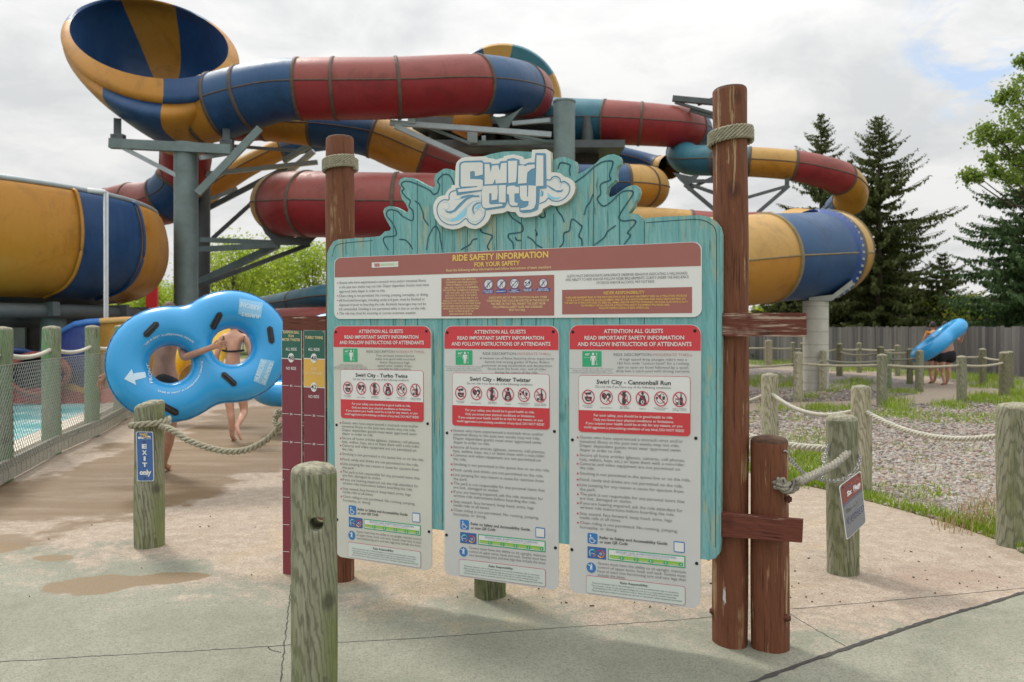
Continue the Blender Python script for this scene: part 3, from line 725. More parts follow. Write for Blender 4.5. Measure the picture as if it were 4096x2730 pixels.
class Flat:
    """flat print laid on the sign: collects polygons and lettering, fn maps (u,v) -> local 3D at layer depth"""
    def __init__(s, d, fn=None): s.mb = MB(); s.d = d; s.fn = fn or (lambda u, v: (u, v)); s.mats = []
    def mi(s, m):
        if m not in s.mats: s.mats.append(m)
        return s.mats.index(m)
    def P(s, u, v, lay): q = s.fn(u, v); return (q[0], s.d - .0012 * lay, q[1])
    def poly(s, pts, m, lay=1):
        pts = clean(pts); tri = tessellate_polygon([[Vector((a, b, 0)) for a, b in pts]])
        Q = [s.fn(*p) for p in pts]; fx = []
        for t in tri:
            a, b, c = (Q[i] for i in t)
            fx.append(tuple(t) if (b[0] - a[0]) * (c[1] - a[1]) - (b[1] - a[1]) * (c[0] - a[0]) > 0 else tuple(reversed(t)))
        s.mb.add([s.P(a, b, lay) for a, b in pts], fx, s.mi(m), False)
    def text(s, st, a, b, cap, m, lay=2, bold=0.0, xs=None):
        """baseline from a to b (u,v); cap = capital height"""
        v, f = glyphs(st, bold); x0, x1 = v[:, 0].min(), v[:, 0].max()
        a, b = np.array(a), np.array(b); e = (b - a) / (x1 - x0); up = np.array([0, cap / CAPH])
        if abs(e[0]) < abs(e[1]): up = np.array([-cap / CAPH * np.sign(e[1]), 0])
        s.mb.add([s.P(*(a + e * (p[0] - x0) + up * p[1]), lay) for p in v], f, s.mi(m), False)
    def disc(s, c, rx, ry, m, lay=2, n=28): s.poly([(c[0] + rx * math.cos(2 * math.pi * i / n), c[1] + ry * math.sin(2 * math.pi * i / n)) for i in range(n)], m, lay)
    def ring(s, c, rx, ry, w, m, lay=3, n=32, a0=0, a1=2 * math.pi):
        k = w / rx; P0 = []; fs = []
        for i in range(n + 1):
            a = a0 + (a1 - a0) * i / n
            for q in (1 - k, 1): P0.append((c[0] + rx * q * math.cos(a), c[1] + ry * q * math.sin(a)))
        s.mb.add([s.P(*p, lay) for p in P0], [(2 * i, 2 * i + 1, 2 * i + 3, 2 * i + 2) for i in range(n)], s.mi(m), False)
    def line(s, pts, w, m, lay=3):
        for i in range(len(pts) - 1):
            a, b = np.array(pts[i]), np.array(pts[i + 1]); d = b - a; L = np.hypot(*d)
            if L < 1e-9: continue
            nn = np.array([-d[1], d[0]]) / L * w / 2; e = d / L * w * .25
            s.poly([tuple(a - nn - e), tuple(b - nn + e), tuple(b + nn + e), tuple(a + nn - e)], m, lay)
    def build(s, name, parent): return s.mb.build(name, s.mats, parent, raw=True)
def rrect(pts, rt, rb, n=7):
    """rounded quad TL,TR,BR,BL"""
    TL, TR, BR, BL = (np.array(p, float) for p in pts); out = []
    for p, a, b, r in ((TL, BL, TR, rt), (TR, TL, BR, rt), (BR, TR, BL, rb), (BL, BR, TL, rb)):
        if r <= 0: out.append(tuple(p)); continue
        da = (a - p) / np.linalg.norm(a - p) * r; db = (b - p) / np.linalg.norm(b - p) * r
        for i in range(n + 1):
            t = i / n * math.pi / 2; out.append(tuple(p + da * (1 - math.sin(t)) + db * (1 - math.cos(t))))
    return out
# posts
def sign_post(c, r, top_py, front_Z, seed):
    h = EYE - (top_py - HY) / F * front_Z
    u = (c - SO).dot(SD); mb = MB(); post_mesh(mb, (u, 0, 0), h, r, seed=seed, taper=.03, dome=.03)
    return mb.build('post', [M['brown'], M['brown_end']], sign, raw=True), u, h
postL, uL, hL = sign_post(cL, .089, 534, 5.0, 3); postR, uR, hR = sign_post(cR, .0895, 338, 4.0, 5)
def wrap(u, r, z0, z1, turns, tilt=.012):
    pts = []; n = turns * 28
    for i in range(n + 1):
        a = 2 * math.pi * i / 28; z = z0 + (z1 - z0) * i / n
        pts.append((u + (r + .0115) * math.cos(a), (r + .0115) * math.sin(a), z + tilt * math.cos(a)))
    return rope_mesh(pts, .012)
wrap(uL, .092, zat(676, 5.0), zat(632, 5.0), 5).build('rope_wrap', M['rope'], sign, raw=True)
wrap(uR, .093, zat(568, 4.0), zat(520, 4.0), 5).build('rope_wrap', M['rope'], sign, raw=True)
# a patch of white paint on the right post
mb = MB(); vs = []
for i in range(14):
    a = 2 * math.pi * i / 14; k = 1 + .35 * math.sin(i * 2.7); t_ = -1.72 + .09 * k * math.cos(a); vs.append((uR + .0945 * math.cos(t_), .0945 * math.sin(t_), zat(2388, 3.95) + .04 * k * math.sin(a)))
mb.add(vs, [tuple(range(14))], 0, False); mb.build('paint_scuff', plain('scuff_white', (.55, .54, .5), .8, .3, 90), sign, raw=True)
# the short brown post beside the right one, set on a little toward the viewer
cS = W(3078, HY, 3.985); cS.z = 0
us, ds = (cS - SO).dot(SD), (cS - SO).dot(SN)
mb = MB(); post_mesh(mb, (us, ds, 0), zat(1740, 3.99), .092, seed=9, dome=.045)
mb.build('short_post', [M['brown'], M['brown_end']], sign, raw=True)
# cross beams on the face of the right post
DB = -.095
def beam(pxs, d0, d1):
    q = [S(x, y, d0) for x, y in pxs]; mb = MB()
    mb.prism(list(reversed(q)), lambda u, v, d: (u, d, v), d1, d0, 0); return mb.build('crossbeam', M['brown_x'], sign, raw=True)
beam([(2700, 1253), (3225, 1252), (3226, 1347), (2700, 1345)], DB - .036, DB)
beam([(2700, 2036), (3211, 2082), (3207, 2172), (2700, 2132)], DB - .036, DB)
for px_, py_ in ((3158, 1998), (3154, 2473), (2848, 2445)):
    mb = MB(); u, v = S(px_, py_, -.02); dx = .018 if px_ > 3000 else -.018
    mb.tube([(u - dx, -.02, v), (u + dx * .6, -.02, v)], .013, 6, smooth=False); mb.tube([(u - dx * .4, -.02, v), (u + dx * .1, -.02, v)], .019, 14)
    mb.build('bolt', M['rust'], sign, raw=True)
# teal board
d1, d0 = -.148, -.098
ZB = lambda L: [(1260 + x / 1.4348, 540 + y / 1.4348) for x, y in L]
top = ZB([(70, 680), (82, 648), (105, 613), (135, 600), (320, 588), (372, 581), (384, 572), (400, 555), (430, 550), (436, 535), (415, 500), (400, 470), (391, 440), (400, 420), (425, 409), (455, 412), (480, 425), (505, 440), (530, 447), (536, 430), (520, 395), (500, 370), (488, 330), (494, 300), (481, 280), (489, 255), (515, 244), (560, 247), (590, 262), (620, 280), (650, 293), (675, 307), (690, 290), (683, 250), (690, 228), (715, 211), (735, 197), (755, 194), (775, 197), (800, 208), (860, 165), (960, 125), (1010, 110), (1080, 97), (1150, 94), (1240, 98), (1300, 120), (1360, 142), (1375, 143), (1400, 130), (1430, 126), (1465, 138), (1490, 150), (1495, 175), (1492, 225), (1500, 232), (1530, 216), (1560, 199), (1610, 165), (1640, 135), (1680, 115), (1715, 111), (1745, 122), (1753, 145), (1752, 165), (1730, 190), (1725, 230), (1728, 260), (1700, 280), (1680, 300), (1670, 340), (1680, 358), (1700, 357), (1720, 348), (1760, 320), (1790, 299), (1820, 289), (1840, 289), (1857, 303), (1862, 330), (1850, 370), (1835, 385), (1830, 410), (1810, 435), (1800, 452), (1830, 449), (1858, 459), (1870, 475), (1868, 490), (1890, 488), (1896, 478), (2000, 470), (2200, 461), (2255, 469), (2295, 492), (2325, 528), (2335, 570)])
low = [(2886, 1400), (2882, 2170), (2877, 2215), (2862, 2234), (2835, 2241), (2270, 2178), (1740, 2118), (1370, 2076), (1340, 2066), (1322, 2045), (1311, 1960), (1308, 1300)]
outl = [S(x, y, d1) for x, y in top + low]
mb = MB(); mb.prism(list(reversed(outl)), lambda u, v, d: (u, d, v), d0, d1, 0, 1)
board = mb.build('board', [M['teal'], M['teal_edge']], sign, raw=True)
fl = Flat(d1)
def carve(L, w=.0085, m=None): fl.line([S(x, y, d1) for x, y in ZB(L)], w, m or M['groove'], 1)
def smooth2(L, k=4): return [tuple(p) for p in catmull(L, k)[0]]
for L in ([(420, 660), (395, 615), (400, 588), (460, 580), (465, 550), (440, 500), (412, 465), (415, 440), (435, 430), (475, 440), (500, 465), (550, 492), (565, 480), (562, 440), (540, 410), (548, 380), (520, 355), (500, 325), (512, 310), (497, 290), (505, 272), (540, 268), (600, 290), (660, 320), (680, 342), (705, 330), (715, 290), (705, 268), (715, 248), (740, 228), (770, 232), (790, 262), (800, 290)],
          [(1395, 195), (1405, 165), (1430, 162), (1465, 175), (1460, 200), (1465, 235)],
          [(1490, 275), (1540, 240), (1580, 205), (1610, 180), (1655, 155), (1705, 152), (1708, 175), (1690, 230), (1695, 260), (1640, 285), (1640, 340), (1620, 365), (1635, 395), (1660, 410), (1700, 385), (1740, 345), (1770, 325), (1815, 322), (1825, 340), (1790, 395), (1760, 440), (1745, 475), (1765, 495), (1830, 490), (1838, 510), (1795, 560), (1810, 580), (1775, 628)],
          [(575, 380), (600, 400), (620, 450), (625, 480), (652, 520)], [(485, 600), (520, 605), (545, 630), (560, 655)], [(640, 660), (655, 580), (690, 525), (715, 560), (718, 590), (730, 655)],
          [(930, 597), (905, 605), (890, 630), (855, 650), (840, 660)], [(950, 540), (960, 560), (1015, 578), (1010, 600), (990, 640), (1000, 660)], [(1110, 445), (1130, 475), (1165, 500), (1190, 520), (1190, 555), (1150, 565), (1115, 570), (1110, 590), (1135, 620), (1140, 655)],
          [(1150, 590), (1160, 605), (1180, 607)], [(1220, 585), (1250, 605), (1270, 630), (1305, 650)], [(1280, 455), (1300, 475), (1320, 470), (1318, 440)], [(1265, 545), (1275, 570), (1268, 580)], [(1385, 415), (1395, 440), (1415, 465), (1430, 500)],
          [(1545, 460), (1560, 410), (1580, 385), (1597, 340)], [(1405, 645), (1425, 620), (1430, 565), (1460, 550), (1475, 485), (1520, 515), (1532, 530), (1515, 580), (1530, 600), (1533, 635)], [(1605, 632), (1660, 590), (1680, 555), (1725, 522)]):
    carve(smooth2(L))
for x, y0 in ((320, 590), (588, 263), (875, 542), (1043, 470), (1185, 470), (1268, 460), (1370, 450), (1600, 172), (1748, 330), (1890, 492), (450, 430), (730, 215)):
    a = ZB([(x, y0 + 3)])[0]; fl.line([S(a[0], a[1], d1), (S(a[0], a[1], d1)[0], S(a[0], 2090, d1)[1])], .004, M['seam'], .5)
fr_ = smooth2([(a, b) for a, b in ZB([(100, 700), (112, 650), (150, 625), (330, 607)])]); fl.line([S(x, y, d1) for x, y in fr_], .004, M['seam'], .7)
fr_ = smooth2(ZB([(1900, 505), (2100, 490), (2200, 487), (2260, 505), (2300, 550), (2305, 660)])) + [(2866, 1500), (2862, 2190)]; fl.line([S(x, y, d1) for x, y in fr_], .004, M['seam'], .7)
fl.build('carved_lines', sign)
# cloud logo plate
ZL = lambda L: [(1700 + x / 3.677, 580 + y / 3.677) for x, y in L]
dl0, dl1 = -.150, -.178
plate = [S(x, y, dl1) for x, y in ZL([(120, 930), (125, 880), (150, 820), (190, 775), (240, 750), (295, 740), (320, 690), (350, 655), (385, 630), (390, 595), (440, 590), (450, 330), (460, 270), (490, 230), (540, 195), (600, 180), (760, 175), (880, 170), (920, 195), (1015, 205), (1020, 215), (1070, 215), (1085, 205), (1150, 190), (1165, 165), (1300, 140), (1440, 175), (1450, 215), (1565, 195), (1575, 75), (1780, 65), (1850, 105), (1855, 405), (1920, 405), (1990, 420), (2040, 465), (2100, 480), (2160, 520), (2200, 570), (2210, 640), (2195, 710), (2150, 785), (2090, 840), (2000, 885), (1930, 900), (1840, 885), (1730, 945), (1720, 990), (1650, 1040), (1560, 1060), (1450, 1070), (1380, 1055), (1345, 1015), (1335, 990), (1250, 985), (1215, 970), (1150, 1000), (970, 1025), (950, 1080), (920, 1130), (870, 1180), (810, 1220), (740, 1240), (650, 1225), (590, 1190), (500, 1230), (400, 1245), (300, 1225), (210, 1170), (150, 1080), (125, 1000)])]
mb = MB(); mb.prism(list(reversed(plate)), lambda u, v, d: (u, d, v), dl0, dl1, 0, 1)
M['plate_edge'] = plain('plate_edge', (.45, .42, .33), .8, .2, 30); M['plate'] = plain('painted_plate', (.72, .72, .70), .5, .05, 5)
logo = mb.build('logo_plate', [M['plate'], M['plate_edge']], sign, raw=True)
fl = Flat(dl1)
def lp(L, m, lay): fl.poly([S(x, y, dl1) for x, y in ZL(L)], m, lay)
def ls(L, w, m, lay): fl.line([S(x, y, dl1) for x, y in ZL(smooth2(L))], w, m, lay)
lp([(505, 280), (530, 255), (580, 240), (840, 230), (870, 262), (970, 260), (985, 285), (1090, 275), (1110, 245), (1205, 235), (1210, 212), (1300, 195), (1390, 220), (1395, 285), (1470, 290), (1520, 262), (1615, 260), (1625, 125), (1650, 120), (1770, 125), (1780, 140), (1790, 640), (1690, 650), (1680, 850), (1665, 940), (1640, 965), (1560, 995), (1440, 1005), (1395, 985), (1385, 915), (1270, 915), (1230, 880), (1215, 820), (1200, 880), (1170, 925), (900, 965), (840, 920), (825, 860), (835, 680), (470, 745), (450, 640), (520, 630), (500, 600)], M['logoblue'], 1.5)
for L in ([(530, 310), (545, 280), (580, 265), (820, 260), (855, 275), (855, 440), (740, 465), (735, 400), (710, 385), (670, 400), (670, 505), (820, 510), (855, 525), (855, 610), (835, 665), (495, 700), (490, 655), (760, 625), (780, 610), (545, 620), (530, 600)],
          [(880, 285), (950, 285), (970, 410), (990, 310), (1080, 300), (1105, 385), (1125, 275), (1205, 265), (1205, 560), (1045, 572), (1035, 505), (1005, 578), (882, 585)],
          [(1225, 240), (1360, 235), (1350, 480), (1340, 550), (1230, 565)], [(1375, 310), (1450, 300), (1480, 320), (1510, 300), (1615, 290), (1620, 340), (1560, 365), (1510, 410), (1500, 500), (1500, 565), (1372, 575)],
          [(1645, 155), (1745, 160), (1745, 605), (1632, 612)], [(850, 620), (880, 605), (1070, 598), (1075, 700), (1065, 805), (985, 820), (980, 715), (950, 715), (948, 860), (975, 880), (1140, 870), (1145, 900), (900, 935), (860, 920), (845, 880), (838, 700)],
          [(1085, 598), (1193, 592), (1190, 850), (1090, 850)], [(1210, 625), (1240, 605), (1320, 600), (1325, 615), (1390, 625), (1385, 715), (1320, 720), (1320, 830), (1330, 850), (1365, 855), (1365, 895), (1290, 900), (1250, 880), (1238, 735), (1208, 725)],
          [(1398, 605), (1505, 600), (1505, 765), (1520, 765), (1525, 598), (1640, 605), (1635, 860), (1610, 930), (1560, 955), (1410, 965), (1405, 940), (1490, 920), (1525, 890), (1530, 830), (1450, 830), (1415, 805), (1398, 740)]):
    lp(L, M['plate'], 3)
for L in ([(290, 960), (350, 980), (420, 960), (500, 870), (600, 780), (700, 740), (800, 745), (800, 770), (700, 770), (620, 810), (540, 890), (450, 980), (380, 1010), (320, 1000)], [(1795, 590), (1860, 625), (1930, 670), (2000, 670), (2040, 650), (2010, 695), (1950, 700), (1870, 665), (1795, 605)], [(690, 950), (705, 895), (760, 850), (820, 842), (820, 860), (770, 870), (728, 905), (715, 960), (735, 1030), (705, 1000)], [(520, 800), (540, 760), (640, 735), (720, 735), (640, 760)], [(1700, 660), (1740, 690), (1740, 740), (1715, 765), (1722, 720)]): lp(L, M['logoblue'], 1)
for L in ([(290, 1100), (400, 1130), (500, 1110), (590, 1050), (615, 920), (540, 1000), (450, 1080), (370, 1110)], [(735, 950), (760, 900), (820, 865), (820, 920), (760, 945)], [(1800, 700), (1850, 750), (1920, 780), (2010, 770), (1960, 800), (1880, 805), (1815, 780)], [(1692, 700), (1725, 700), (1715, 760), (1692, 750)]): lp(L, M['logocyan'], 1)
ls([(455, 670), (390, 690), (355, 740), (350, 810), (280, 808), (215, 850), (180, 920), (185, 1010), (230, 1100), (310, 1160), (400, 1180), (500, 1160), (600, 1085), (650, 1140), (740, 1175), (830, 1120), (880, 1040), (885, 970)], .0058, M['logoblue'], 1)
ls([(1785, 515), (1845, 515), (1870, 480), (1930, 465), (1985, 500), (1995, 550), (2050, 540), (2110, 580), (2130, 640), (2110, 720), (2050, 790), (1960, 830), (1870, 820), (1815, 785), (1770, 830), (1690, 865)], .0058, M['logoblue'], 1)
for L in ([(260, 840), (330, 850), (360, 900), (330, 950), (260, 940)], [(700, 1040), (740, 990), (800, 950), (850, 1000), (840, 1070), (760, 1130), (680, 1120), (620, 1060), (620, 940), (700, 850)], [(460, 700), (520, 740), (510, 800), (440, 800)], [(1990, 640), (2000, 580), (2060, 560), (2110, 610)], [(1860, 540), (1900, 490), (1960, 510), (1970, 570)], [(230, 1040), (330, 1090), (450, 1070), (560, 960), (680, 850), (810, 820)]): ls(L, .0022, M['logocyan'], 1)
fl.build('lettering', logo)
# ---- the wide header panel
dh = -.156
def hp(x, y): return S(x, y, dh)
Z1 = lambda x, y: hp(1300 + x / 2.941, 960 + y / 2.941)
Z2 = lambda x, y: hp(2050 + x / 2.768, 940 + y / 2.768)
def capv(px, x): return px * depth_at(hp(x, 1200)[0], dh) / F
H4 = [hp(1337, 1032), hp(2807, 967), hp(2807, 1269), hp(1337, 1277)]
ho = rrect(H4, .043, .043); mb = MB(); mb.prism(list(reversed(ho)), lambda u, v, d: (u, d, v), -.150, dh, 0)
head = mb.build('header_panel', M['white'], sign, raw=True)
HL = lambda t, k: tuple(np.array(H4[0]) * (1 - t) + np.array(H4[1]) * t) if k == 0 else tuple(np.array(H4[3]) * (1 - t) + np.array(H4[2]) * t)
def hm(t, s): a, b = np.array(HL(t, 0)), np.array(HL(t, 1)); return tuple(a + (b - a) * s)
f0 = Flat(dh); band = rrect([hm(.002, .006), hm(.998, .006), hm(.998, .322), hm(.002, .322)], .042, 0); f0.poly(band, M['maroon'], 1)
f0.poly([Z1(1370, 452), Z2(462, 443), Z2(462, 895), Z1(1370, 901)], M['maroon'], 1)
f0.poly([Z2(550, 611), Z2(1988, 578), Z2(1988, 866), Z2(550, 881)], M['maroon'], 1)
f0.poly([Z1(553, 268), Z1(865, 255), Z1(865, 318), Z1(553, 330)], M['white'], 2)
f0.poly([Z1(580, 280), Z1(645, 277), Z1(645, 315), Z1(590, 318)], M['pinkred'], 3)
for yy in (285, 295, 305): f0.line([Z1(655, yy), Z1(820, yy - 7)], .0014, M['lime'], 3)
f0.build('printed_field', head)
f1 = Flat(dh)
def ht(st, a, b, cap, m, bold=0.0): f1.text(st, a, b, cap, M[m], 3, bold)
q1 = depth_at(hp(1500, 1200)[0], dh) / F / 2.941; q2 = depth_at(hp(2500, 1200)[0], dh) / F / 2.768; qm = depth_at(hp(2000, 1200)[0], dh) / F
ht('RIDE SAFETY INFORMATION', Z1(1505, 250), Z2(400, 250), 23.5 * qm, 'gold', .03)
ht('FOR YOUR SAFETY', Z1(1760, 318), Z2(85, 335), 17 * qm, 'gold', .028)
ht('Read the following safety information and follow instructions of team members', Z1(1432, 375), Z2(430, 371), 10.5 * qm, 'cream', .006)
ht('48', Z1(830, 300), Z1(858, 298), 22 * q1, 'cream')
for s_, a, b in (('Guests who have experienced a stomach virus and/or intestinal illness', (172, 520), (1190, 493)), ('in the past two weeks may not ride. Diaper dependant Guests must wear', (172, 572), (1228, 543)), ('approved swim diaper in order to ride.', (172, 622), (713, 612)),
                 ('Chain riding is not permitted. No running, jumping, horseplay, or diving.', (170, 675), (1218, 658)), ('All food and beverages, including candy and gum, must be finished or', (170, 728), (1177, 712)), ('disposed of prior to boarding the ride. Alcoholic beverages may not be', (170, 780), (1190, 767)),
                 ('left unattended. Smoking is not permitted while in line or on the ride.', (168, 830), (1188, 820)), ('This ride may close for incoming or current inclement weather.', (170, 880), (1077, 873))):
    ht(s_, Z1(*a), Z1(*b), 31 * q1, 'ink_l', -.004)
for yy in (508, 660, 714, 868): f1.disc(Z1(152, yy), 7 * q1, 8 * q1, M['picto_red'], 3, 10)
for s_, a, b in (('ONLY YOU KNOW YOUR LIMITATIONS.', (1435, 480), (1780, 475)), ('PLEASE MAKE A RESPONSIBLE DECISION', (1425, 512), (1793, 506)), ('WHEN DETERMINING YOUR ABILITY TO', (1427, 543), (1783, 537)), ('RIDE SAFELY. PLEASE SEE A TEAM MEMBER', (1412, 576), (1806, 568)), ('FOR ADDITIONAL INFORMATION IF NECESSARY.', (1392, 606), (1822, 600)),
                 ('FOR YOUR SAFETY, YOU SHOULD BE IN', (1427, 637), (1788, 630)), ('GOOD HEALTH TO RIDE. IF YOU SUSPECT', (1415, 668), (1798, 662)), ('YOUR HEALTH COULD BE AT RISK FOR ANY', (1410, 698), (1806, 694)), ('REASON, OR THAT YOU COULD AGGRAVATE A', (1398, 730), (1815, 727)), ('PRE-EXISTING CONDITION OF ANY KIND, PLEASE', (1382, 760), (1833, 757)),
                 ('DO NOT RIDE! FAILURE TO FOLLOW VERBAL', (1388, 792), (1824, 789)), ('INSTRUCTIONS AND POSTED GUIDELINES MAY', (1395, 822), (1817, 818)), ('RESULT IN SERIOUS INJURY OR', (1462, 853), (1750, 850)), ('EXPULSION FROM THE PARK.', (1470, 885), (1738, 882))):
    ht(s_, Z1(*a), Z1(*b), 20 * q1, 'cream', .004)
for s_, a, b in (('GUESTS WITH ANY OF THESE CONDITIONS OR ANY OTHER', Z1(1930, 695), Z2(385, 702)), ('CONDITION(S) THAT COULD BE AFFECTED BY THE FORCES OF', Z1(1908, 732), Z2(408, 737)), ('THIS RIDE, OR THAT WILL PREVENT THE GUEST FROM', Z1(1955, 768), Z2(365, 772)), ('FOLLOWING ALL SAFETY RULES AND GUIDELINES', Z1(1980, 805), Z2(335, 808)), ('MUST NOT RIDE.', Z1(2170, 838), Z2(148, 845))):
    ht(s_, a, b, 8.6 * qm, 'cream', .01)
for s_, a, b in (('GUESTS MUST DEMONSTRATE APPROPRIATE OBSERVED BEHAVIOR INDICATING A WILLINGNESS', (603, 472), (1938, 438)), ('AND ABILITY TO RIDE AND/OR FOLLOW RIDER REQUIREMENTS. GUESTS UNDER THE INFLUENCE', (590, 512), (1952, 480)), ('OF DRUGS AND/OR ALCOHOL MAY NOT RIDE.', (932, 545), (1575, 530))):
    ht(s_, Z2(*a), Z2(*b), 28 * q2, 'ink_l', -.004)
ht('RIDER RESPONSIBILITY', Z2(1013, 660), Z2(1465, 652), 32 * q2, 'gold', .012)
for s_, a, b in (('THERE ARE INHERENT RISKS IN THE PARTICIPATION IN OR ON ANY AMUSEMENT RIDE OR ATTRACTION. PATRONS', (587, 708), (1936, 685)), ('HAVE A DUTY TO EXERCISE GOOD JUDGMENT AND ACT IN A RESPONSIBLE MANNER WHILE PARTICIPATING ON', (603, 738), (1917, 718)), ('THE RIDE OR ATTRACTION AND TO OBEY ALL VERBAL AND/OR WRITTEN WARNINGS. PATRONS ALSO HAVE A DUTY', (577, 766), (1945, 752)), ('TO PROPERLY USE ALL RIDE OR ATTRACTION SAFETY EQUIPMENT PROVIDED AND', (758, 795), (1742, 785)), ('FOLLOW INSTRUCTIONS OF RIDE OPERATORS.', (963, 823), (1518, 818))):
    ht(s_, Z2(*a), Z2(*b), 21 * q2, 'gold', .01)
f1.build('lettering', head)
for (c, k, lab) in ((Z1(1925, 525), q1, ('BACK OR NECK', 'CONDITION')), (Z1(2077, 520), q1, ('PREGNANCY',)), (Z1(2232, 515), q1, ('HEART', 'CONDITION')), (Z2(170, 540), q2 * .95, ('HIGH BLOOD', 'PRESSURE')), (Z2(343, 535), q2 * .95, ('RECENT INJURY', 'ILLNESS OR SURGERY'))):
    f2 = Flat(dh); r = 54 * k; f2.disc(c, r, r * 1.03, M['white'], 2); f2.ring(c, r, r * 1.03, r * .1, M['iconblue'], 4)
    f2.line([(c[0] - r * .68, c[1] - r * .68), (c[0] + r * .68, c[1] + r * .68)], r * .12, M['iconblue'], 4)
    if lab[0] == 'HEART':
        f2.poly([(c[0] + r * .045 * 16 * math.sin(t_) ** 3, c[1] + r * .045 * (13 * math.cos(t_) - 5 * math.cos(2 * t_) - 2 * math.cos(3 * t_) - math.cos(4 * t_))) for t_ in [i / 24 * 6.283 for i in range(24)]], M['ink'], 2.6); 
        f2.poly([(c[0] + r * .038 * 16 * math.sin(t_) ** 3, c[1] + r * .038 * (13 * math.cos(t_) - 5 * math.cos(2 * t_) - 2 * math.cos(3 * t_) - math.cos(4 * t_))) for t_ in [i / 24 * 6.283 for i in range(24)]], M['white'], 3)
    elif lab[0] == 'HIGH BLOOD':
        f2.ring((c[0], c[1] - r * .1), r * .5, r * .42, r * .1, M['ink'], 3, a0=3.3, a1=6.6); f2.disc((c[0] - r * .45, c[1] + r * .2), r * .2, r * .2, M['ink'], 3, 12); f2.poly([(c[0] + r * .2, c[1] + r * .45), (c[0] + r * .6, c[1] + r * .4), (c[0] + r * .6, c[1] - r * .1), (c[0] + r * .25, c[1] - r * .05)], M['ink'], 3)
    else:
        f2.ring((c[0] - r * .02, c[1] + r * .38), r * .22, r * .22, r * .06, M['ink'], 3); f2.line([(c[0] - r * .25, c[1] - r * .7), (c[0] - r * .12, c[1] + .1 * r), (c[0] + r * .12, c[1] + r * .1), (c[0] + r * .3, c[1] - r * .62)], r * .09, M['ink'], 3)
    w = r * (1.16 if len(lab[-1]) < 14 else 1.65); y1 = c[1] - r * 1.12
    f2.poly([(c[0] - w, y1), (c[0] + w, y1), (c[0] + w, y1 - r * .72), (c[0] - w, y1 - r * .72)], M['iconblue'], 2)
    for i, l_ in enumerate(lab):
        ww = w * .9 * min(1, len(l_) / max(len(z) for z in lab) + .1); yb = y1 - r * (.33 if len(lab) > 1 else .5) - i * r * .33
        f2.text(l_, (c[0] - ww, yb), (c[0] + ww, yb), r * .24, M['white'], 3, .02)
    f2.build('pictogram', head)

# ---- three hanging safety panels, one layout
dp = -.158
Z6 = lambda x, y: (2250 + x / 3.075, 1290 + y / 3.075)
ZB2 = lambda x, y: (2220 + x / 3.735, 1700 + y / 3.735)
Z8 = lambda x, y: (2250 + x / 3.408, 1990 + y / 3.408)
QR = [(2277, 1300), (2805, 1299), (2800, 2438), (2278, 2369)]
QM = [(1777, 1304), (2235.5, 1304), (2234, 2363), (1778, 2299)]
QL = [(1332.5, 1304), (1724.5, 1304), (1727, 2286), (1344, 2226)]
def frame_of(Q): q = [np.array(S(x, y, dp)) for x, y in Q]; return q
FR, FM, FL = frame_of(QR), frame_of(QM), frame_of(QL)
def bil(Fq, s, t): return Fq[0] * (1 - s) * (1 - t) + Fq[1] * s * (1 - t) + Fq[2] * s * t + Fq[3] * (1 - s) * t
def inv_bil(Fq, p):
    s = t = .5; p = np.array(p)
    for _ in range(12):
        r = bil(Fq, s, t) - p; ds = (Fq[1] - Fq[0]) * (1 - t) + (Fq[2] - Fq[3]) * t; dt_ = (Fq[3] - Fq[0]) * (1 - s) + (Fq[2] - Fq[1]) * s
        d = np.linalg.solve(np.stack([ds, dt_], 1), r); s -= d[0]; t -= d[1]
    return s, t
UR = FR[1][0] - FR[0][0]
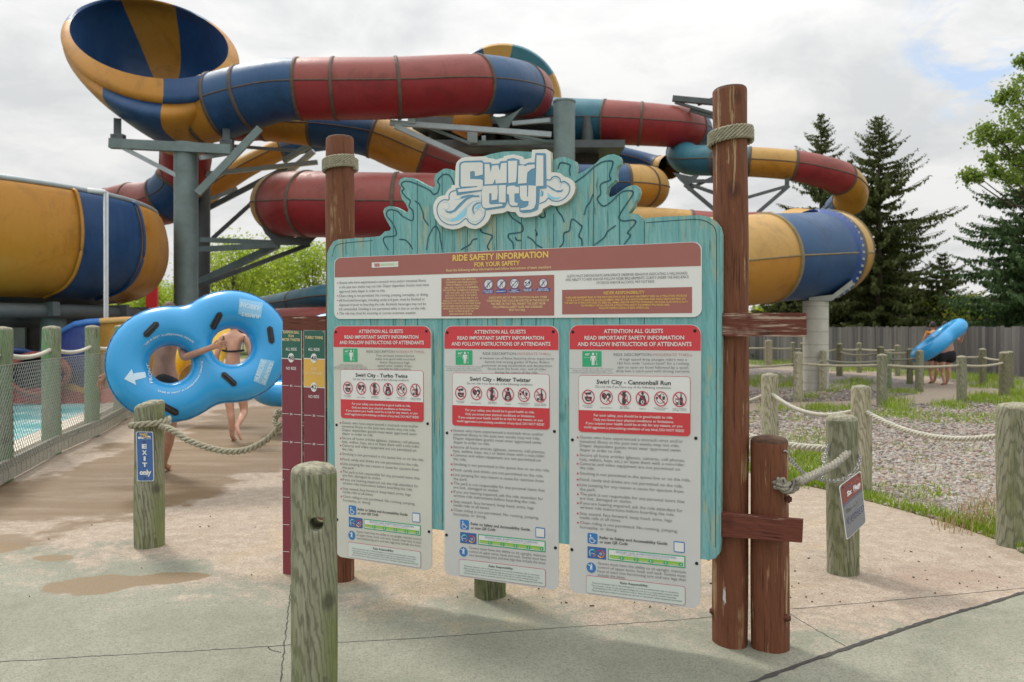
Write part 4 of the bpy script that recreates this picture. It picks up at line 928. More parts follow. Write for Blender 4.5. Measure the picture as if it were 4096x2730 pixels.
def safety_panel(Fq, which):
    kk = (Fq[1][0] - Fq[0][0]) / UR
    T = (lambda u, v: (u, v)) if Fq is FR else (lambda u, v: tuple(bil(Fq, *inv_bil(FR, (u, v)))))
    out = rrect(Fq, .052 * kk, .045 * kk); mb = MB(); mb.prism(list(reversed(out)), lambda u, v, d: (u, d, v), -.150, dp, 0)
    pan = mb.build('safety_panel', M['grey_y'] if which == 0 else M['grey'], sign, raw=True)
    A = lambda zf, x, y: S(*zf(x, y), dp)
    k6, k2, k8 = (depth_at(A(Z6, 800, 700)[0], dp) / F / q for q in (3.075, 3.735, 3.408))
    fb = Flat(dp, T)
    # title band
    e = lambda s, t: tuple(bil(FR, s, t))
    fb.poly(rrect([e(.003, .002), e(.997, .002), e(.997, .092), e(.003, .092)], .051, 0), M['red'], 1)
    fb.build('title_band', pan)
    ft = Flat(dp, T)
    def tx(zf, s_, a, b, cap, m, bold=.0, lay=3): ft.text(s_, A(zf, *a), A(zf, *b), cap * {Z6: k6, ZB2: k2, Z8: k8}[zf], M[m], lay, bold)
    tx(Z6, 'ATTENTION ALL GUESTS', (510, 134), (1240, 130), 47, 'white', .02); tx(Z6, 'READ IMPORTANT SAFETY INFORMATION', (273, 214), (1498, 212), 46, 'white', .02); tx(Z6, 'AND FOLLOW INSTRUCTIONS OF ATTENDANTS', (190, 292), (1590, 293), 48, 'white', .02)
    tx(Z6, 'RIDE DESCRIPTION:', (632, 413), (1108, 415), 34, 'ink_l', -.01); tx(Z6, 'MODERATE THRILL', (1122, 415), (1602, 417), 33, 'pinkred', -.01)
    desc = [[('Two seriously twisted flumes', 790, 1420, 468), ('snake and spiral with enclosed', 775, 1435, 516), ('flume. Experience high', 855, 1345, 565), ('speed turns, sudden drops,', 812, 1390, 612), ('and side to side motions.', 830, 1370, 656)],
            [('A twisted run of flume featuring three topsy-turvy', 590, 1640, 472), ('funnels and varying grades of flume. Riders', 660, 1570, 520), ('encounter strong acceleration and deceleration', 620, 1610, 568), ('forces from the front, rear, and all sides', 700, 1520, 612), ('during the course of the ride.', 800, 1410, 658)],
            [('A high speed drop plunges riders into a', 703, 1532, 469), ('160 foot wide "cannon bowl" for a rushing', 678, 1558, 517), ('spin an open air bowl followed by a quick', 682, 1552, 567), ('drop into a catch pool with strong currents.', 662, 1572, 612)]][which]
    for s_, x0, x1, yb in desc: tx(Z6, s_, (x0, yb), (x1, yb + 5), 31, 'ink_l', -.008)
    small = [[('Guests between 42" and 48" tall', 590), ('must be accompanied by a responsible', 606), ('person who must be at least 48" tall to ride', 622), ('The maximum weight per single tube is 250 pounds', 638), ('The maximum weight per double tube is 400 pounds', 654)],
             [('Must be at least 48" tall to ride. The maximum', 578), ('weight per single tube is 250 pounds. The', 603), ('maximum weight per double tube is 400 pounds.', 627)],
             [('Must be at least 48" tall to ride. The maximum', 578), ('weight per single tube is 250 pounds. The', 603), ('maximum weight per double tube is 400 pounds.', 627)]][which]
    for s_, yb in small: w_ = len(s_) * 5.8; tx(Z6, s_, (366 - w_, yb - 2), (366 + w_, yb + 2), 15, 'ink_l', -.01)
    tx(Z6, 'Swirl City - ' + ('Turbo Twins', 'Mister Twister', 'Cannonball Run')[which], (422, 755) if which == 2 else (450, 755), (1335, 772) if which == 2 else (1310, 772), 50, 'ink', .018, 4)
    tx(Z6, 'Do not ride if you have any of the following conditions:', (410, 803), (1340, 820), 29, 'ink_l', -.006, 4)
    for s_, cx_, yb in (('Recent Surgery', 318, 1030), ('or Illness', 318, 1050), ('Heart Conditions', 540, 1056), ('Neck, Back or', 768, 1044), ('Bone Ailments', 768, 1062), ('Pregnancy', 987, 1068), ('High Blood Pressure', 1212, 1060), ('or Aneurysms', 1212, 1079), ('Under the Influence', 1443, 1068), ('of Drugs or Alcohol', 1443, 1087)):
        w_ = len(s_) * 4.5; tx(Z6, s_, (cx_ - w_, yb), (cx_ + w_, yb + 2), 14, 'ink_l', 0, 4)
    for s_, a, b in (('For your safety, you should be in good health to ride.', (390, 1155), (1365, 1187)), ('Only you know your physical conditions or limitations.', (385, 1208), (1372, 1240)), ('If you suspect your health could be at risk for any reason, or you', (292, 1252), (1478, 1292)), ('could aggravate a pre-existing condition of any kind, DO NOT RIDE!', (268, 1300), (1500, 1350))):
        tx(Z6, s_, a, b, 31, 'white', .012, 5)
    bl = [(ZB2, 'Guests who have experienced a stomach virus and/or', (375, 203), (1915, 270), 1), (ZB2, 'intestinal illness in the past two weeks may not ride.', (373, 265), (1863, 335), 0), (ZB2, 'Diaper dependant guests must wear approved swim', (373, 327), (1875, 403), 0), (ZB2, 'diaper in order to ride.', (373, 392), (998, 423), 0),
          (ZB2, 'Secure all loose articles (glasses, cameras, cell phones,', (375, 468), (1945, 555), 1), (ZB2, 'hats, wallets, keys, etc.) or leave them with a non-rider.', (373, 532), (1945, 620), 0), (ZB2, 'Cameras and video equipment are not permitted on', (373, 597), (1868, 687), 1), (ZB2, 'the ride.', (373, 660), (595, 675), 0),
          (ZB2, 'Smoking is not permitted in the queue line or on the ride.', (375, 742), (2027, 850), 1), (ZB2, 'Food, candy and drinks are not permitted on the ride.', (375, 833), (1915, 940), 1), (ZB2, 'Line jumping for any reason is cause for ejection from', (375, 913), (1920, 1020), 1), (ZB2, 'the park.', (373, 980), (612, 995), 0),
          (ZB2, 'The park is not responsible for any personal items that', (377, 1050), (1940, 1170), 1), (ZB2, 'are lost, damaged or stolen.', (373, 1113), (1150, 1172), 0), (ZB2, 'If you are hearing impaired, ask the ride attendant for', (377, 1185), (1910, 1305), 1),
          (Z8, 'written ride instructions before boarding the ride.', (240, 150), (1530, 257), 0), (Z8, 'Stay seated, face forward, keep head, arms, legs', (240, 235), (1492, 335), 1), (Z8, 'inside ride at all times.', (240, 290), (803, 337), 0), (Z8, 'Chain riding is not permitted. No running, jumping,', (243, 360), (1572, 480), 1), (Z8, 'horseplay, or diving.', (243, 420), (747, 465), 0)]
    for zf, s_, a, b, bu in bl:
        tx(zf, s_, a, b, 46 if zf is ZB2 else 41, 'ink_l', -.008)
        if bu:
            q = A(zf, *a); k_ = .0085; c_ = (q[0] - .0125, q[1] + .0045)
            ft.poly([(c_[0] - k_ / 2, c_[1] - k_ / 2), (c_[0] + k_ / 2, c_[1] - k_ / 2), (c_[0] + k_ / 2, c_[1] + k_ / 2), (c_[0] - k_ / 2, c_[1] + k_ / 2)], M['picto_red'], 3)
    tx(Z8, 'Refer to Safety and Accessability Guide', (508, 562), (1433, 650), 37, 'ink', .014); tx(Z8, 'or scan QR Code', (508, 622), (890, 652), 37, 'ink', .014)
    gl = [['Guests must have the ability to sit upright, maintain control', 'of upper torso, head, and neck. Guests must have at least', 'one functioning arm and two legs that include the knee.'],
          ['Guests must have the ability to sit upright, maintain', 'control of upper torso, head, and neck. Guests must have', 'two functioning arms and two legs that include the knee.'],
          ['Guests must have the ability to sit upright, maintain', 'control of upper torso, head, and neck. Guests must', 'have at least one functioning arm and two legs that', 'include the knee.']][which]
    for i, s_ in enumerate(gl):
        w_ = 377 if s_ == 'include the knee.' else 1200; yb = 912 + 53 * i; tx(Z8, s_, (483, yb), (483 + w_, yb + w_ * .104), 37, 'ink_l', -.008)
    tx(Z8, 'Rider Responsibility:', (790, 1178), (1170, 1218), 31, 'ink', .012, 4)
    for s_, a, b in (('There are inherent risks in the participation in or on any amusement ride or attraction.', (403, 1170), (1588, 1312)), ('Patrons have a duty to exercise good judgment and act in a responsible manner while', (403, 1205), (1585, 1348)), ('participating on the ride or attraction and to obey all oral and/or written warnings.', (422, 1238), (1558, 1380)), ('Patrons also have a duty to properly use all ride or attraction safety equipment provided.', (405, 1273), (1635, 1424))):
        tx(Z8, s_, a, b, 21, 'ink_l', -.004, 4)
    ft.build('lettering', pan)
    # condition box with pictograms
    fc = Flat(dp, T); BX = [A(Z6, 200, 650), A(Z6, 1575, 667), A(Z6, 1572, 1402), A(Z6, 200, 1345)]
    fc.poly(rrect(BX, .017, .017), M['picto_red'], 1); ins = .0022
    fc.poly(rrect([(BX[0][0] + ins, BX[0][1] - ins), (BX[1][0] - ins, BX[1][1] - ins), (BX[2][0] - ins, BX[2][1] + ins), (BX[3][0] + ins, BX[3][1] + ins)], .015, .015), M['white'], 2)
    RB = [A(Z6, 200, 1078), A(Z6, 1573, 1120), BX[2], BX[3]]; fc.poly(rrect(RB, 0, .017), M['red'], 3)
    fc.build('warning_box', pan)
    for i, (x, y) in enumerate(((320, 917), (541, 922), (766, 930), (987, 937), (1213, 942), (1443, 948))):
        fp = Flat(dp, T); c = A(Z6, x, y); r = 84 * k6; ry = 92 * k6; K = M['ink']
        g_ = lambda L, m=K, lay=3.5: fp.poly([(c[0] + a * r, c[1] + b * ry) for a, b in L], m, lay)
        if i == 0:
            fp.disc((c[0], c[1] - .12 * ry), r * .55, ry * .5, K, 3.5); g_([(-.6, .05), (.6, .05), (.55, .3), (-.55, .3)], M['white'], 3.8); g_([(-.5, .35), (.5, .35), (.3, .6), (-.3, .6)], K); fp.line([(c[0] - .2 * r, c[1] - .3 * ry), (c[0] + .2 * r, c[1] - .36 * ry)], r * .08, M['white'], 4)
            fp.line([(c[0] + .3 * r, c[1] + .4 * ry), (c[0] + .3 * r, c[1] + .75 * ry)], r * .09, K, 4); fp.line([(c[0] + .12 * r, c[1] + .58 * ry), (c[0] + .48 * r, c[1] + .58 * ry)], r * .09, K, 4)
        elif i == 1:
            g_([(.044 * 16 * math.sin(t_) ** 3, .044 * (13 * math.cos(t_) - 5 * math.cos(2 * t_) - 2 * math.cos(3 * t_) - math.cos(4 * t_)) + .05) for t_ in [k_ / 28 * 6.283 for k_ in range(28)]]); g_([(-.3, -.5), (-.05, -.62), (.42, .1), (.2, .28)], M['white'], 3.8)
        elif i == 2: g_([(-.3, .8), (.25, .85), (.1, .55), (.2, .3), (.1, -.1), (.25, -.5), (.05, -.88), (-.35, -.82), (-.4, -.4), (-.3, .1), (-.42, .4)]); fp.ring((c[0] - .1 * r, c[1]), r * .55, ry * .6, r * .07, K, 3.5, a0=-1.2, a1=1.2)
        elif i == 3:
            fp.disc((c[0], c[1] + .68 * ry), r * .2, ry * .2, K, 3.5, 14); g_([(-.3, .42), (.3, .42), (.6, -.4), (.55, -.75), (.3, -.8), (-.3, -.8), (-.55, -.75), (-.6, -.4)]); fp.disc((c[0], c[1] - .48 * ry), r * .24, ry * .24, M['white'], 3.8, 16); fp.disc((c[0] + .02 * r, c[1] - .48 * ry), r * .11, ry * .17, K, 4.1, 12)
        elif i == 4:
            fp.ring((c[0] - .05 * r, c[1] - .1 * ry), r * .6, ry * .5, r * .07, K, 3.5, a0=2.6, a1=5.9); fp.disc((c[0] - .6 * r, c[1] + .1 * ry), r * .16, ry * .16, K, 3.5, 12); g_([(-.3, .5), (0, .55), (0, .05), (-.3, .05)]); g_([(.2, .35), (.6, .35), (.55, -.1), (.25, -.1)]); fp.ring((c[0] + .15 * r, c[1] + .45 * ry), r * .3, ry * .25, r * .06, K, 3.5, a0=0, a1=3.2)
        else: g_([(.12, .8), (.27, .8), (.28, .35), (.45, .15), (.45, -.75), (.0, -.75), (0, .15), (.12, .35)]); g_([(-.6, .1), (-.15, .1), (-.15, -.5), (-.55, -.5)]); g_([(-.52, -.05), (-.2, -.05), (-.2, -.38), (-.5, -.38)], M['white'], 3.8); g_([(-.6, -.55), (-.1, -.55), (-.15, -.7), (-.5, -.72)])
        fp.ring(c, r, ry, r * .13, M['picto_red'], 4.4); fp.line([(c[0] - .66 * r, c[1] + .66 * ry), (c[0] + .66 * r, c[1] - .66 * ry)], r * .14, M['picto_red'], 4.7); fp.build('pictogram', pan)
    # height icon
    fp = Flat(dp, T)
    q = lambda x, y: A(Z6, x, y)
    fp.poly([q(246, 355), q(480, 355), q(480, 545), q(246, 545)], M['tgreen'], 1.5); fp.text('48"', q(278, 408), q(340, 410), 27 * k6, M['white'], 3, .02)
    fp.text('Minimum' if which else 'Minimum to', q(272, 437), q(342, 438), 12 * k6, M['white'], 3)
    c = q(379, 390); fp.disc(c, 15 * k6, 17 * k6, M['white'], 3, 14); fp.poly([q(x, y) for x, y in ((350, 412), (408, 412), (412, 470), (404, 474), (397, 430), (396, 528), (382, 528), (380, 480), (378, 480), (376, 528), (362, 528), (361, 430), (354, 474), (346, 470))], M['white'], 3)
    fp.line([q(424, 385), q(424, 518)], 4 * k6, M['white'], 3); fp.poly([q(424, 372), q(434, 392), q(414, 392)], M['white'], 3); fp.poly([q(424, 530), q(434, 512), q(414, 512)], M['white'], 3)
    fp.build('height_icon', pan); fp = Flat(dp, T)
    # wheelchair icon
    q = lambda x, y: A(Z8, x, y)
    fp.poly(rrect([q(342, 482), q(478, 497), q(478, 640), q(342, 624)], .008, .008), M['sblue'], 1.5); fp.ring(q(408, 580), 42 * k8, 42 * k8, 9 * k8, M['white'], 3, a0=2.2, a1=6.1); fp.disc(q(385, 517), 11 * k8, 11 * k8, M['white'], 3, 14)
    fp.line([q(386, 530), q(390, 562), q(424, 567), q(440, 594), q(455, 588)], 10 * k8, M['white'], 3); fp.line([q(388, 545), q(415, 548)], 8 * k8, M['white'], 3)
    fp.build('wheelchair_icon', pan); fp = Flat(dp, T)
    # blank tile where the code square sits
    fp.poly(rrect([q(1517, 595), q(1667, 610), q(1667, 760), q(1517, 745)], .006, .006), M['sblue'], 1.5); fp.poly([q(1529, 611), q(1655, 623), q(1655, 745), q(1529, 733)], M['white'], 2.5)
    fp.build('blank_tile', pan); fp = Flat(dp, T)
    # double ring emblem
    fp.poly([q(342, 666), q(595, 692), q(595, 850), q(342, 826)], M['exitblue'], 1.5)
    for (cx_, cy_, parts) in ((412, 757, (('logocyan', 1.2, 4.2), ('tgreen', .3, 1.2), ('pinkred', 4.9, 6.0))), (525, 770, (('picto_red', 1.0, 2.6), ('orange', -1.4, 1.0), ('gold', 3.6, 4.9)))):
        for mm, a0, a1 in parts: fp.ring(q(cx_, cy_), 54 * k8, 56 * k8, 15 * k8, M[mm], 3, 14, a0, a1)
    fp.text('Six Flags', q(380, 765), q(444, 772), 14 * k8, M['white'], 3.5, .02); fp.disc(q(525, 770), 18 * k8, 18 * k8, M['white'], 3, 14); fp.disc(q(525, 770), 11 * k8, 11 * k8, M['exitblue'], 3.5, 12)
    fp.build('ring_emblem', pan); fp = Flat(dp, T)
    # sensory guide
    fp.poly([q(620, 697), q(1675, 800), q(1675, 967), q(620, 853)], M['tgreen'], 1.5); fp.poly([q(634, 712), q(1661, 812), q(1661, 950), q(634, 840)], M['white'], 2.5)
    fp.poly([q(645, 780), q(1648, 884), q(1648, 938), q(645, 826)], M['lime'], 3.2)
    fp.text('SENSORY LEVEL & PARTICIPATION GUIDELINES', q(730, 755), q(1555, 837), 27 * k8, M['logoblue'], 4); fp.text('1 = LOW SENSORY STIMULATION   10 = HIGH SENSORY STIMULATION', q(785, 781), q(1445, 849), 9 * k8, M['ink_l'], 4)
    for i, (x, dgt, wd_) in enumerate(((810, '5', 'TOUCH'), (1007, '2', 'TASTE'), (1207, '5', 'SOUND'), (1412, '2', 'SMELL'), (1618, '4', 'SIGHT'))):
        yc = 812 + (x - 700) * .109; fp.poly([q(x - 26, yc - 26), q(x + 26, yc - 20), q(x + 26, yc + 28), q(x - 26, yc + 22)], M['tgreen'], 3.8); fp.text(dgt, q(x - 8, yc + 14), q(x + 8, yc + 15), 27 * k8, M['white'], 4.5, .03)
        fp.text(wd_, q(x - 115, yc), q(x - 45, yc + 7), 14 * k8, M['white'], 4.5); fp.ring(q(x - 138, yc - 10), 12 * k8, 12 * k8, 3 * k8, M['white'], 4.5, 12)
    fp.build('sensory_guide', pan); fp = Flat(dp, T)
    cp_ = q(393, 958); fp.disc(cp_, 68 * k8, 72 * k8, M['sblue'], 2, 30); fp.disc(q(397, 913), 11 * k8, 11 * k8, M['white'], 3, 12); fp.poly([q(x, y) for x, y in ((345, 906), (385, 926), (415, 928), (438, 915) if which == 1 else (412, 930), (408, 940), (410, 990), (398, 990), (396, 960), (390, 985), (376, 985), (384, 942), (345, 912))], M['white'], 3)
    fp.build('posture_icon', pan); fp = Flat(dp, T)
    RBx = [q(325, 1060), q(1675, 1215), q(1675, 1476), q(325, 1302)]; fp.poly(rrect(RBx, .012, .012), M['picto_red'], 1.5); i_ = .0019
    M['mintwhite'] = plain('pale_mint_print', (.62, .68, .64), .42, .03)
    fp.poly(rrect([(RBx[0][0] + i_, RBx[0][1] - i_), (RBx[1][0] - i_, RBx[1][1] - i_), (RBx[2][0] - i_, RBx[2][1] + i_), (RBx[3][0] + i_, RBx[3][1] + i_)], .0105, .0105), M['mintwhite'], 2.5)
    fp.build('responsibility_box', pan)
    for s, t in ((.03, .027), (.955, .022), (.025, .43), (.965, .40), (.02, .84), (.975, .84)):
        p = bil(Fq, s, t); mb = MB(); mb.lathe([(.0085, 0), (.008, .003), (.004, .005), (.0015, .0042)], n=14)
        mb.v = [(p[0] + v[0], dp - v[2], p[1] + v[1]) for v in mb.v]; mb.build('screw', M['screw'], pan, raw=True)
    return pan
safety_panel(FL, 0); safety_panel(FM, 1); safety_panel(FR, 2)

# ------------------------------------------------------------------ height chart beside the sign
dc = -.075
cb_ = S(1215, 2318, dc)
chart = empty('height_chart', SO + SD * cb_[0] + SN * dc, 'tall two column rider height chart in green, yellow and maroon left of the board', 'height chart', rz=STH)
uc, vc = cb_[0], 0
C = lambda x, y: (S(x, y, dc)[0] - uc, S(x, y, dc)[1])
kc = depth_at(cb_[0], dc) / F
def cprism(q, d0_, d1_, m, name): mb = MB(); mb.prism(list(reversed(q)), lambda u, v, d: (u, d, v), d0_, d1_, 0); return mb.build(name, m, chart, raw=True)
bq = [C(1126, 1322), C(1300, 1322), C(1302, 2336), C(1132, 2316)]; bq = [(a, max(b, .002)) for a, b in bq]
back = cprism([(bq[0][0] + .004, bq[0][1] + .09), (bq[1][0], bq[1][1] + .09), (bq[2][0], bq[2][1]), (bq[3][0] + .004, bq[3][1])], .045, .006, M['brown_x'], 'backing_board')
for (xa, xb, ya, yb, which) in ((1126, 1206, 1322, 2320, 0), (1214, 1300, 1322, 2332, 1)):
    q = [C(xa, ya), C(xb, ya + 1), C(xb + 2, yb), C(xa + 5, yb - 8)]; q = [(a, max(b, .004)) for a, b in q]
    pl = cprism(q, .005, 0, M['white'], 'chart_strip'); fl = Flat(0); sl = .048
    r_ = lambda y0, y1, m: fl.poly([C(xa + 1.5, y0), C(xb - 1, y0 + (0 if y0 < 1330 else 4)), C(xb - 1 + (y1 - 1320) * .002, y1 + 4), C(xa + 1.5 + (y1 - 1320) * .005, y1)], m, 1)
    xm = (xa + xb) / 2
    if which == 0: r_(1323, 1432, M['chartgrn']); r_(1436, yb - 8, M['chartred'])
    else: r_(1323, 1432, M['chartgrn']); r_(1436, 1546, M['chartyel']); r_(1550, yb - 8, M['chartred'])
    def ct(s_, y, cap, m='white', w=None, bold=.012, lay=3):
        w = w or len(s_) * cap * .42; a, b = C(xm - w, y - w * .03), C(xm + w, y + w * .03); fl.text(s_, a, b, cap * kc, M[m], lay, bold)
    if which == 0:
        for s_, y in (('CANNON BALL', 1335), ('RUN', 1350), ('MISTER TWISTER', 1365)): ct(s_, y, 10.5, 'cream', {'RUN': 10, 'CANNON BALL': 33}.get(s_, 36))
        ct('ALL RIDE', 1403, 11.5, w=22); ct('NO RIDE', 1480, 11.5, w=20); circ = ((1432, '48'),); tick = ((1544, '42'), (1657, '36'), (1769, '30'), (1879, None), (1990, None), (2100, None), (2208, None))
    else:
        ct('TURBO TWINS', 1357, 11.5, 'cream', 36); ct('ALL RIDE', 1404, 11.5, w=23); ct('RIDE', 1482, 11, 'cream', 11); ct('ACCOMPANIED', 1499, 11, 'cream', 36); ct('NO RIDE', 1593, 11.5, w=21); circ = ((1434, '48'), (1549, '42')); tick = ((1663, '36'), (1777, '30'), (1887, None), (2000, None), (2110, None), (2220, None))
    for y, s_ in circ:
        c = C(xm, y); fl.disc(c, 15.5 * kc, 19 * kc, M['white'], 3); fl.text(s_, C(xm - 11, y + 8), C(xm + 11, y + 9), 17.5 * kc, M['ink'], 4, .008)
    for y, s_ in tick:
        if s_: ct(s_, y + 4, 8.5, 'white', 5, lay=3); fl.line([C(xa + 2, y - 2), C(xm - 11, y - 1)], 1.6 * kc, M['white'], 2); fl.line([C(xm + 11, y + 1), C(xb - 1, y + 3)], 1.6 * kc, M['white'], 2)
        else: fl.line([C(xa + 4, y - 2), C(xm - 8, y)], 1.6 * kc, M['white'], 2)
    fl.build('lettering', pl)
    mb = MB()
    for y in (1328, 1920):
        c = C(xa + 8 if which == 0 else xb - 6, y); mb2 = MB(); mb2.lathe([(.006, 0), (.005, .003), (.001, .004)], n=12); mb2.v = [(c[0] + v[0], -v[2], c[1] + v[1]) for v in mb2.v]; mb2.build('screw', M['steel_l'], pl, raw=True)
bpy.data.objects.remove(_to)

# ------------------------------------------------------------------ tube slides
SLG = 'tube slides of the swirling slide complex'
def slide(label, nodes, sections, name='tube_slide', seam=True, n=40, step=7, flange_w=.05, bolts=(), flcol=None):
    P = [(*W(a, b_, Z), ss(r, Z)) for a, b_, Z, r in nodes]
    C_, idx = catmull(P, step); pts = [Vector(c[:3]) for c in C_]; r = [float(c[3]) for c in C_]
    root = empty(name, (pts[0].x, pts[0].y, 0), label, 'water slide', SLG)
    fr = frames(pts)
    bounds = [s for s, _ in sections] + [len(nodes) - 1]
    for k, (si, colr) in enumerate(sections):
        a, b_ = idx[bounds[k]], idx[bounds[k + 1]]
        if b_ <= a: continue
        mb = MB(); vs = []; 
        for i in range(a, b_ + 1):
            for j in range(n):
                t = 2 * math.pi * j / n; vs.append(pts[i] + (fr[i][0] * math.cos(t) + fr[i][1] * math.sin(t)) * r[i])
        for i in range(b_ - a):
            for j in range(n):
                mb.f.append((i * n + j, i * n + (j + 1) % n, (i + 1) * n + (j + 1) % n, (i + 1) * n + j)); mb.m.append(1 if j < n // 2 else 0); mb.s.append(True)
        mb.v = [tuple(v) for v in vs]
        # joint flange at the start, lips and longitudinal seams
        i = a; t_ = (pts[min(i + 1, len(pts) - 1)] - pts[max(i - 1, 0)]).normalized()
        mb.tube([pts[i] - t_ * flange_w, pts[i] - t_ * flange_w * .9, pts[i] + t_ * flange_w * .9, pts[i] + t_ * flange_w], [r[i] * .99, r[i] * 1.035, r[i] * 1.035, r[i] * .99], n, 2, False)
        if seam:
            for sg in (1, -1): mb.tube([pts[q] + fr[q][0] * r[q] * sg for q in range(a, b_ + 1)], .022, 6, 2, False)
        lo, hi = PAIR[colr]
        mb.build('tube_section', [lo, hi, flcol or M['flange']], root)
    return root
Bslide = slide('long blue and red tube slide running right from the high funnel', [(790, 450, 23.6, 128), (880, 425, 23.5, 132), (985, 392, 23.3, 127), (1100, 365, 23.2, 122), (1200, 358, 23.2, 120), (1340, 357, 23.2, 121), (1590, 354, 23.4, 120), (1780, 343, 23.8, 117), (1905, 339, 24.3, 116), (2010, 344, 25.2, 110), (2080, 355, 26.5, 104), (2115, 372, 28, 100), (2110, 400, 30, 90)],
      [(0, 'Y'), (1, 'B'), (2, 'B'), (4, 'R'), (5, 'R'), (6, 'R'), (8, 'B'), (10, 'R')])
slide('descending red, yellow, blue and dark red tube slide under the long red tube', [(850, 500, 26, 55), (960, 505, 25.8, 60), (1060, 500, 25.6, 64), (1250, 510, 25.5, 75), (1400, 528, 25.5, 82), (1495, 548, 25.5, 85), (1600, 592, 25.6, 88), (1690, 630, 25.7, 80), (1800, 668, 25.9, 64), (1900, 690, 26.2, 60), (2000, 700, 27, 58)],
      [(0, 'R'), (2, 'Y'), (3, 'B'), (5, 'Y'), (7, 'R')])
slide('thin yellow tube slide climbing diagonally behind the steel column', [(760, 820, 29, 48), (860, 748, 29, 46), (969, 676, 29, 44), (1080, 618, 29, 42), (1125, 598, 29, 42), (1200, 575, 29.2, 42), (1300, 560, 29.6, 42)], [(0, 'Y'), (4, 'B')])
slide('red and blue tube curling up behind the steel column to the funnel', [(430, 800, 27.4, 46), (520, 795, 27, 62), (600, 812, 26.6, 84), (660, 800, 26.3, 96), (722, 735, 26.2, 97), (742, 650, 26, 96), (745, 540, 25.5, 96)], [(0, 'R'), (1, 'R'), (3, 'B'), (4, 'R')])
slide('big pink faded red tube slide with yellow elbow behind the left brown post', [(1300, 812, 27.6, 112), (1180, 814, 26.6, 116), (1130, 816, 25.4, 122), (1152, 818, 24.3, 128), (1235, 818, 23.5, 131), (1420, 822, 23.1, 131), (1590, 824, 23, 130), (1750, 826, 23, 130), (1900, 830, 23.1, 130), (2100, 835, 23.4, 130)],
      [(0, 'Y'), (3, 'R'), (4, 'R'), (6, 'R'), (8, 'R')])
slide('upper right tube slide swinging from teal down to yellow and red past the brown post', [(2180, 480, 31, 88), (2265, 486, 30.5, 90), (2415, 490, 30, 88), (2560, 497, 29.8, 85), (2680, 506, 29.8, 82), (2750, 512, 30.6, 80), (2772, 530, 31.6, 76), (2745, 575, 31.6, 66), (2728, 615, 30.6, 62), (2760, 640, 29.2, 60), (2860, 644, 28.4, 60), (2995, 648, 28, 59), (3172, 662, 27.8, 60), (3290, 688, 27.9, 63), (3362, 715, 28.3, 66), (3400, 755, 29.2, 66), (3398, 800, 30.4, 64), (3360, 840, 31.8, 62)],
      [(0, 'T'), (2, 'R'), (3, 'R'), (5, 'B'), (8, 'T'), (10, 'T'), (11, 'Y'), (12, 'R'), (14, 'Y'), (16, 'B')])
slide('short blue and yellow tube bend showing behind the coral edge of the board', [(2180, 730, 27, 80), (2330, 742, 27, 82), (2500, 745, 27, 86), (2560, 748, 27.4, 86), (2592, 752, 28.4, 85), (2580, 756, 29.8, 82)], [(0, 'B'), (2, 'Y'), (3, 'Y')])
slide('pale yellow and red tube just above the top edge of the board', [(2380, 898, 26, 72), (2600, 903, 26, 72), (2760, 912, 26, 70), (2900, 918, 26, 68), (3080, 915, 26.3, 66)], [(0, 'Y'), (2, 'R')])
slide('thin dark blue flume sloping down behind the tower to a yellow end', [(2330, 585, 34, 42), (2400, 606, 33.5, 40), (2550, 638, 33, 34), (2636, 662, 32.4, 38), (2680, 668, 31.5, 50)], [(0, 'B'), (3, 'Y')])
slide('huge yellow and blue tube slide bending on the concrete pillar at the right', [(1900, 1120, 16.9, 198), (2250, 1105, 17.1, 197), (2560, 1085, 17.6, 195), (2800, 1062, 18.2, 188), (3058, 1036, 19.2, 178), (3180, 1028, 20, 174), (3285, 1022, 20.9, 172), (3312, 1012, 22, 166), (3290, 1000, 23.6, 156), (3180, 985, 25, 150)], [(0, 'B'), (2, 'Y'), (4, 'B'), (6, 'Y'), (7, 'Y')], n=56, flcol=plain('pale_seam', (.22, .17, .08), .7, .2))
fsl = [o for o in COL.objects if o.name.startswith('tube_slide') and o.get('label', '').startswith('huge')][0]
P0, P1 = W(3262, 1023, 20.72), W(3284, 1022, 20.9); ax_ = (P1 - P0).normalized(); R0 = ss(173, 20.8)
mb = MB(); mb.tube([P0, P0, P1, P1], [R0, R0 * 1.06, R0 * 1.06, R0], 56, 0, False); mb.build('end_flange', plain('flange_blue', (.01, .05, .22), .4, .1), fsl)
fx = frames([P0, P1]); mb = MB()
for k in range(44): a = 2 * math.pi * k / 44; c = (P0 + P1) / 2 + (fx[0][0] * math.cos(a) + fx[0][1] * math.sin(a)) * R0 * 1.06; mb.box(c, (.03, 0, 0), (0, .03, 0), (0, 0, .03))
o = mb.build('flange_bolts', M['steel_l'], fsl); o['kind'] = 'stuff'
slide('low dark teal pipe slide rising behind the blue double tube', [(800, 1262, 32, 26), (930, 1240, 29.5, 32), (1060, 1222, 27, 36), (1180, 1205, 25, 44), (1320, 1185, 23, 50), (1520, 1178, 22, 54), (1760, 1180, 22, 54)], [(0, 'T'), (3, 'T')])
slide('low dark red tube beneath the teal pipe', [(400, 1290, 31, 16), (800, 1300, 28, 34), (1050, 1290, 24.5, 50), (1200, 1286, 23, 55), (1350, 1285, 22, 56), (1600, 1290, 22, 56)], [(0, 'R')])

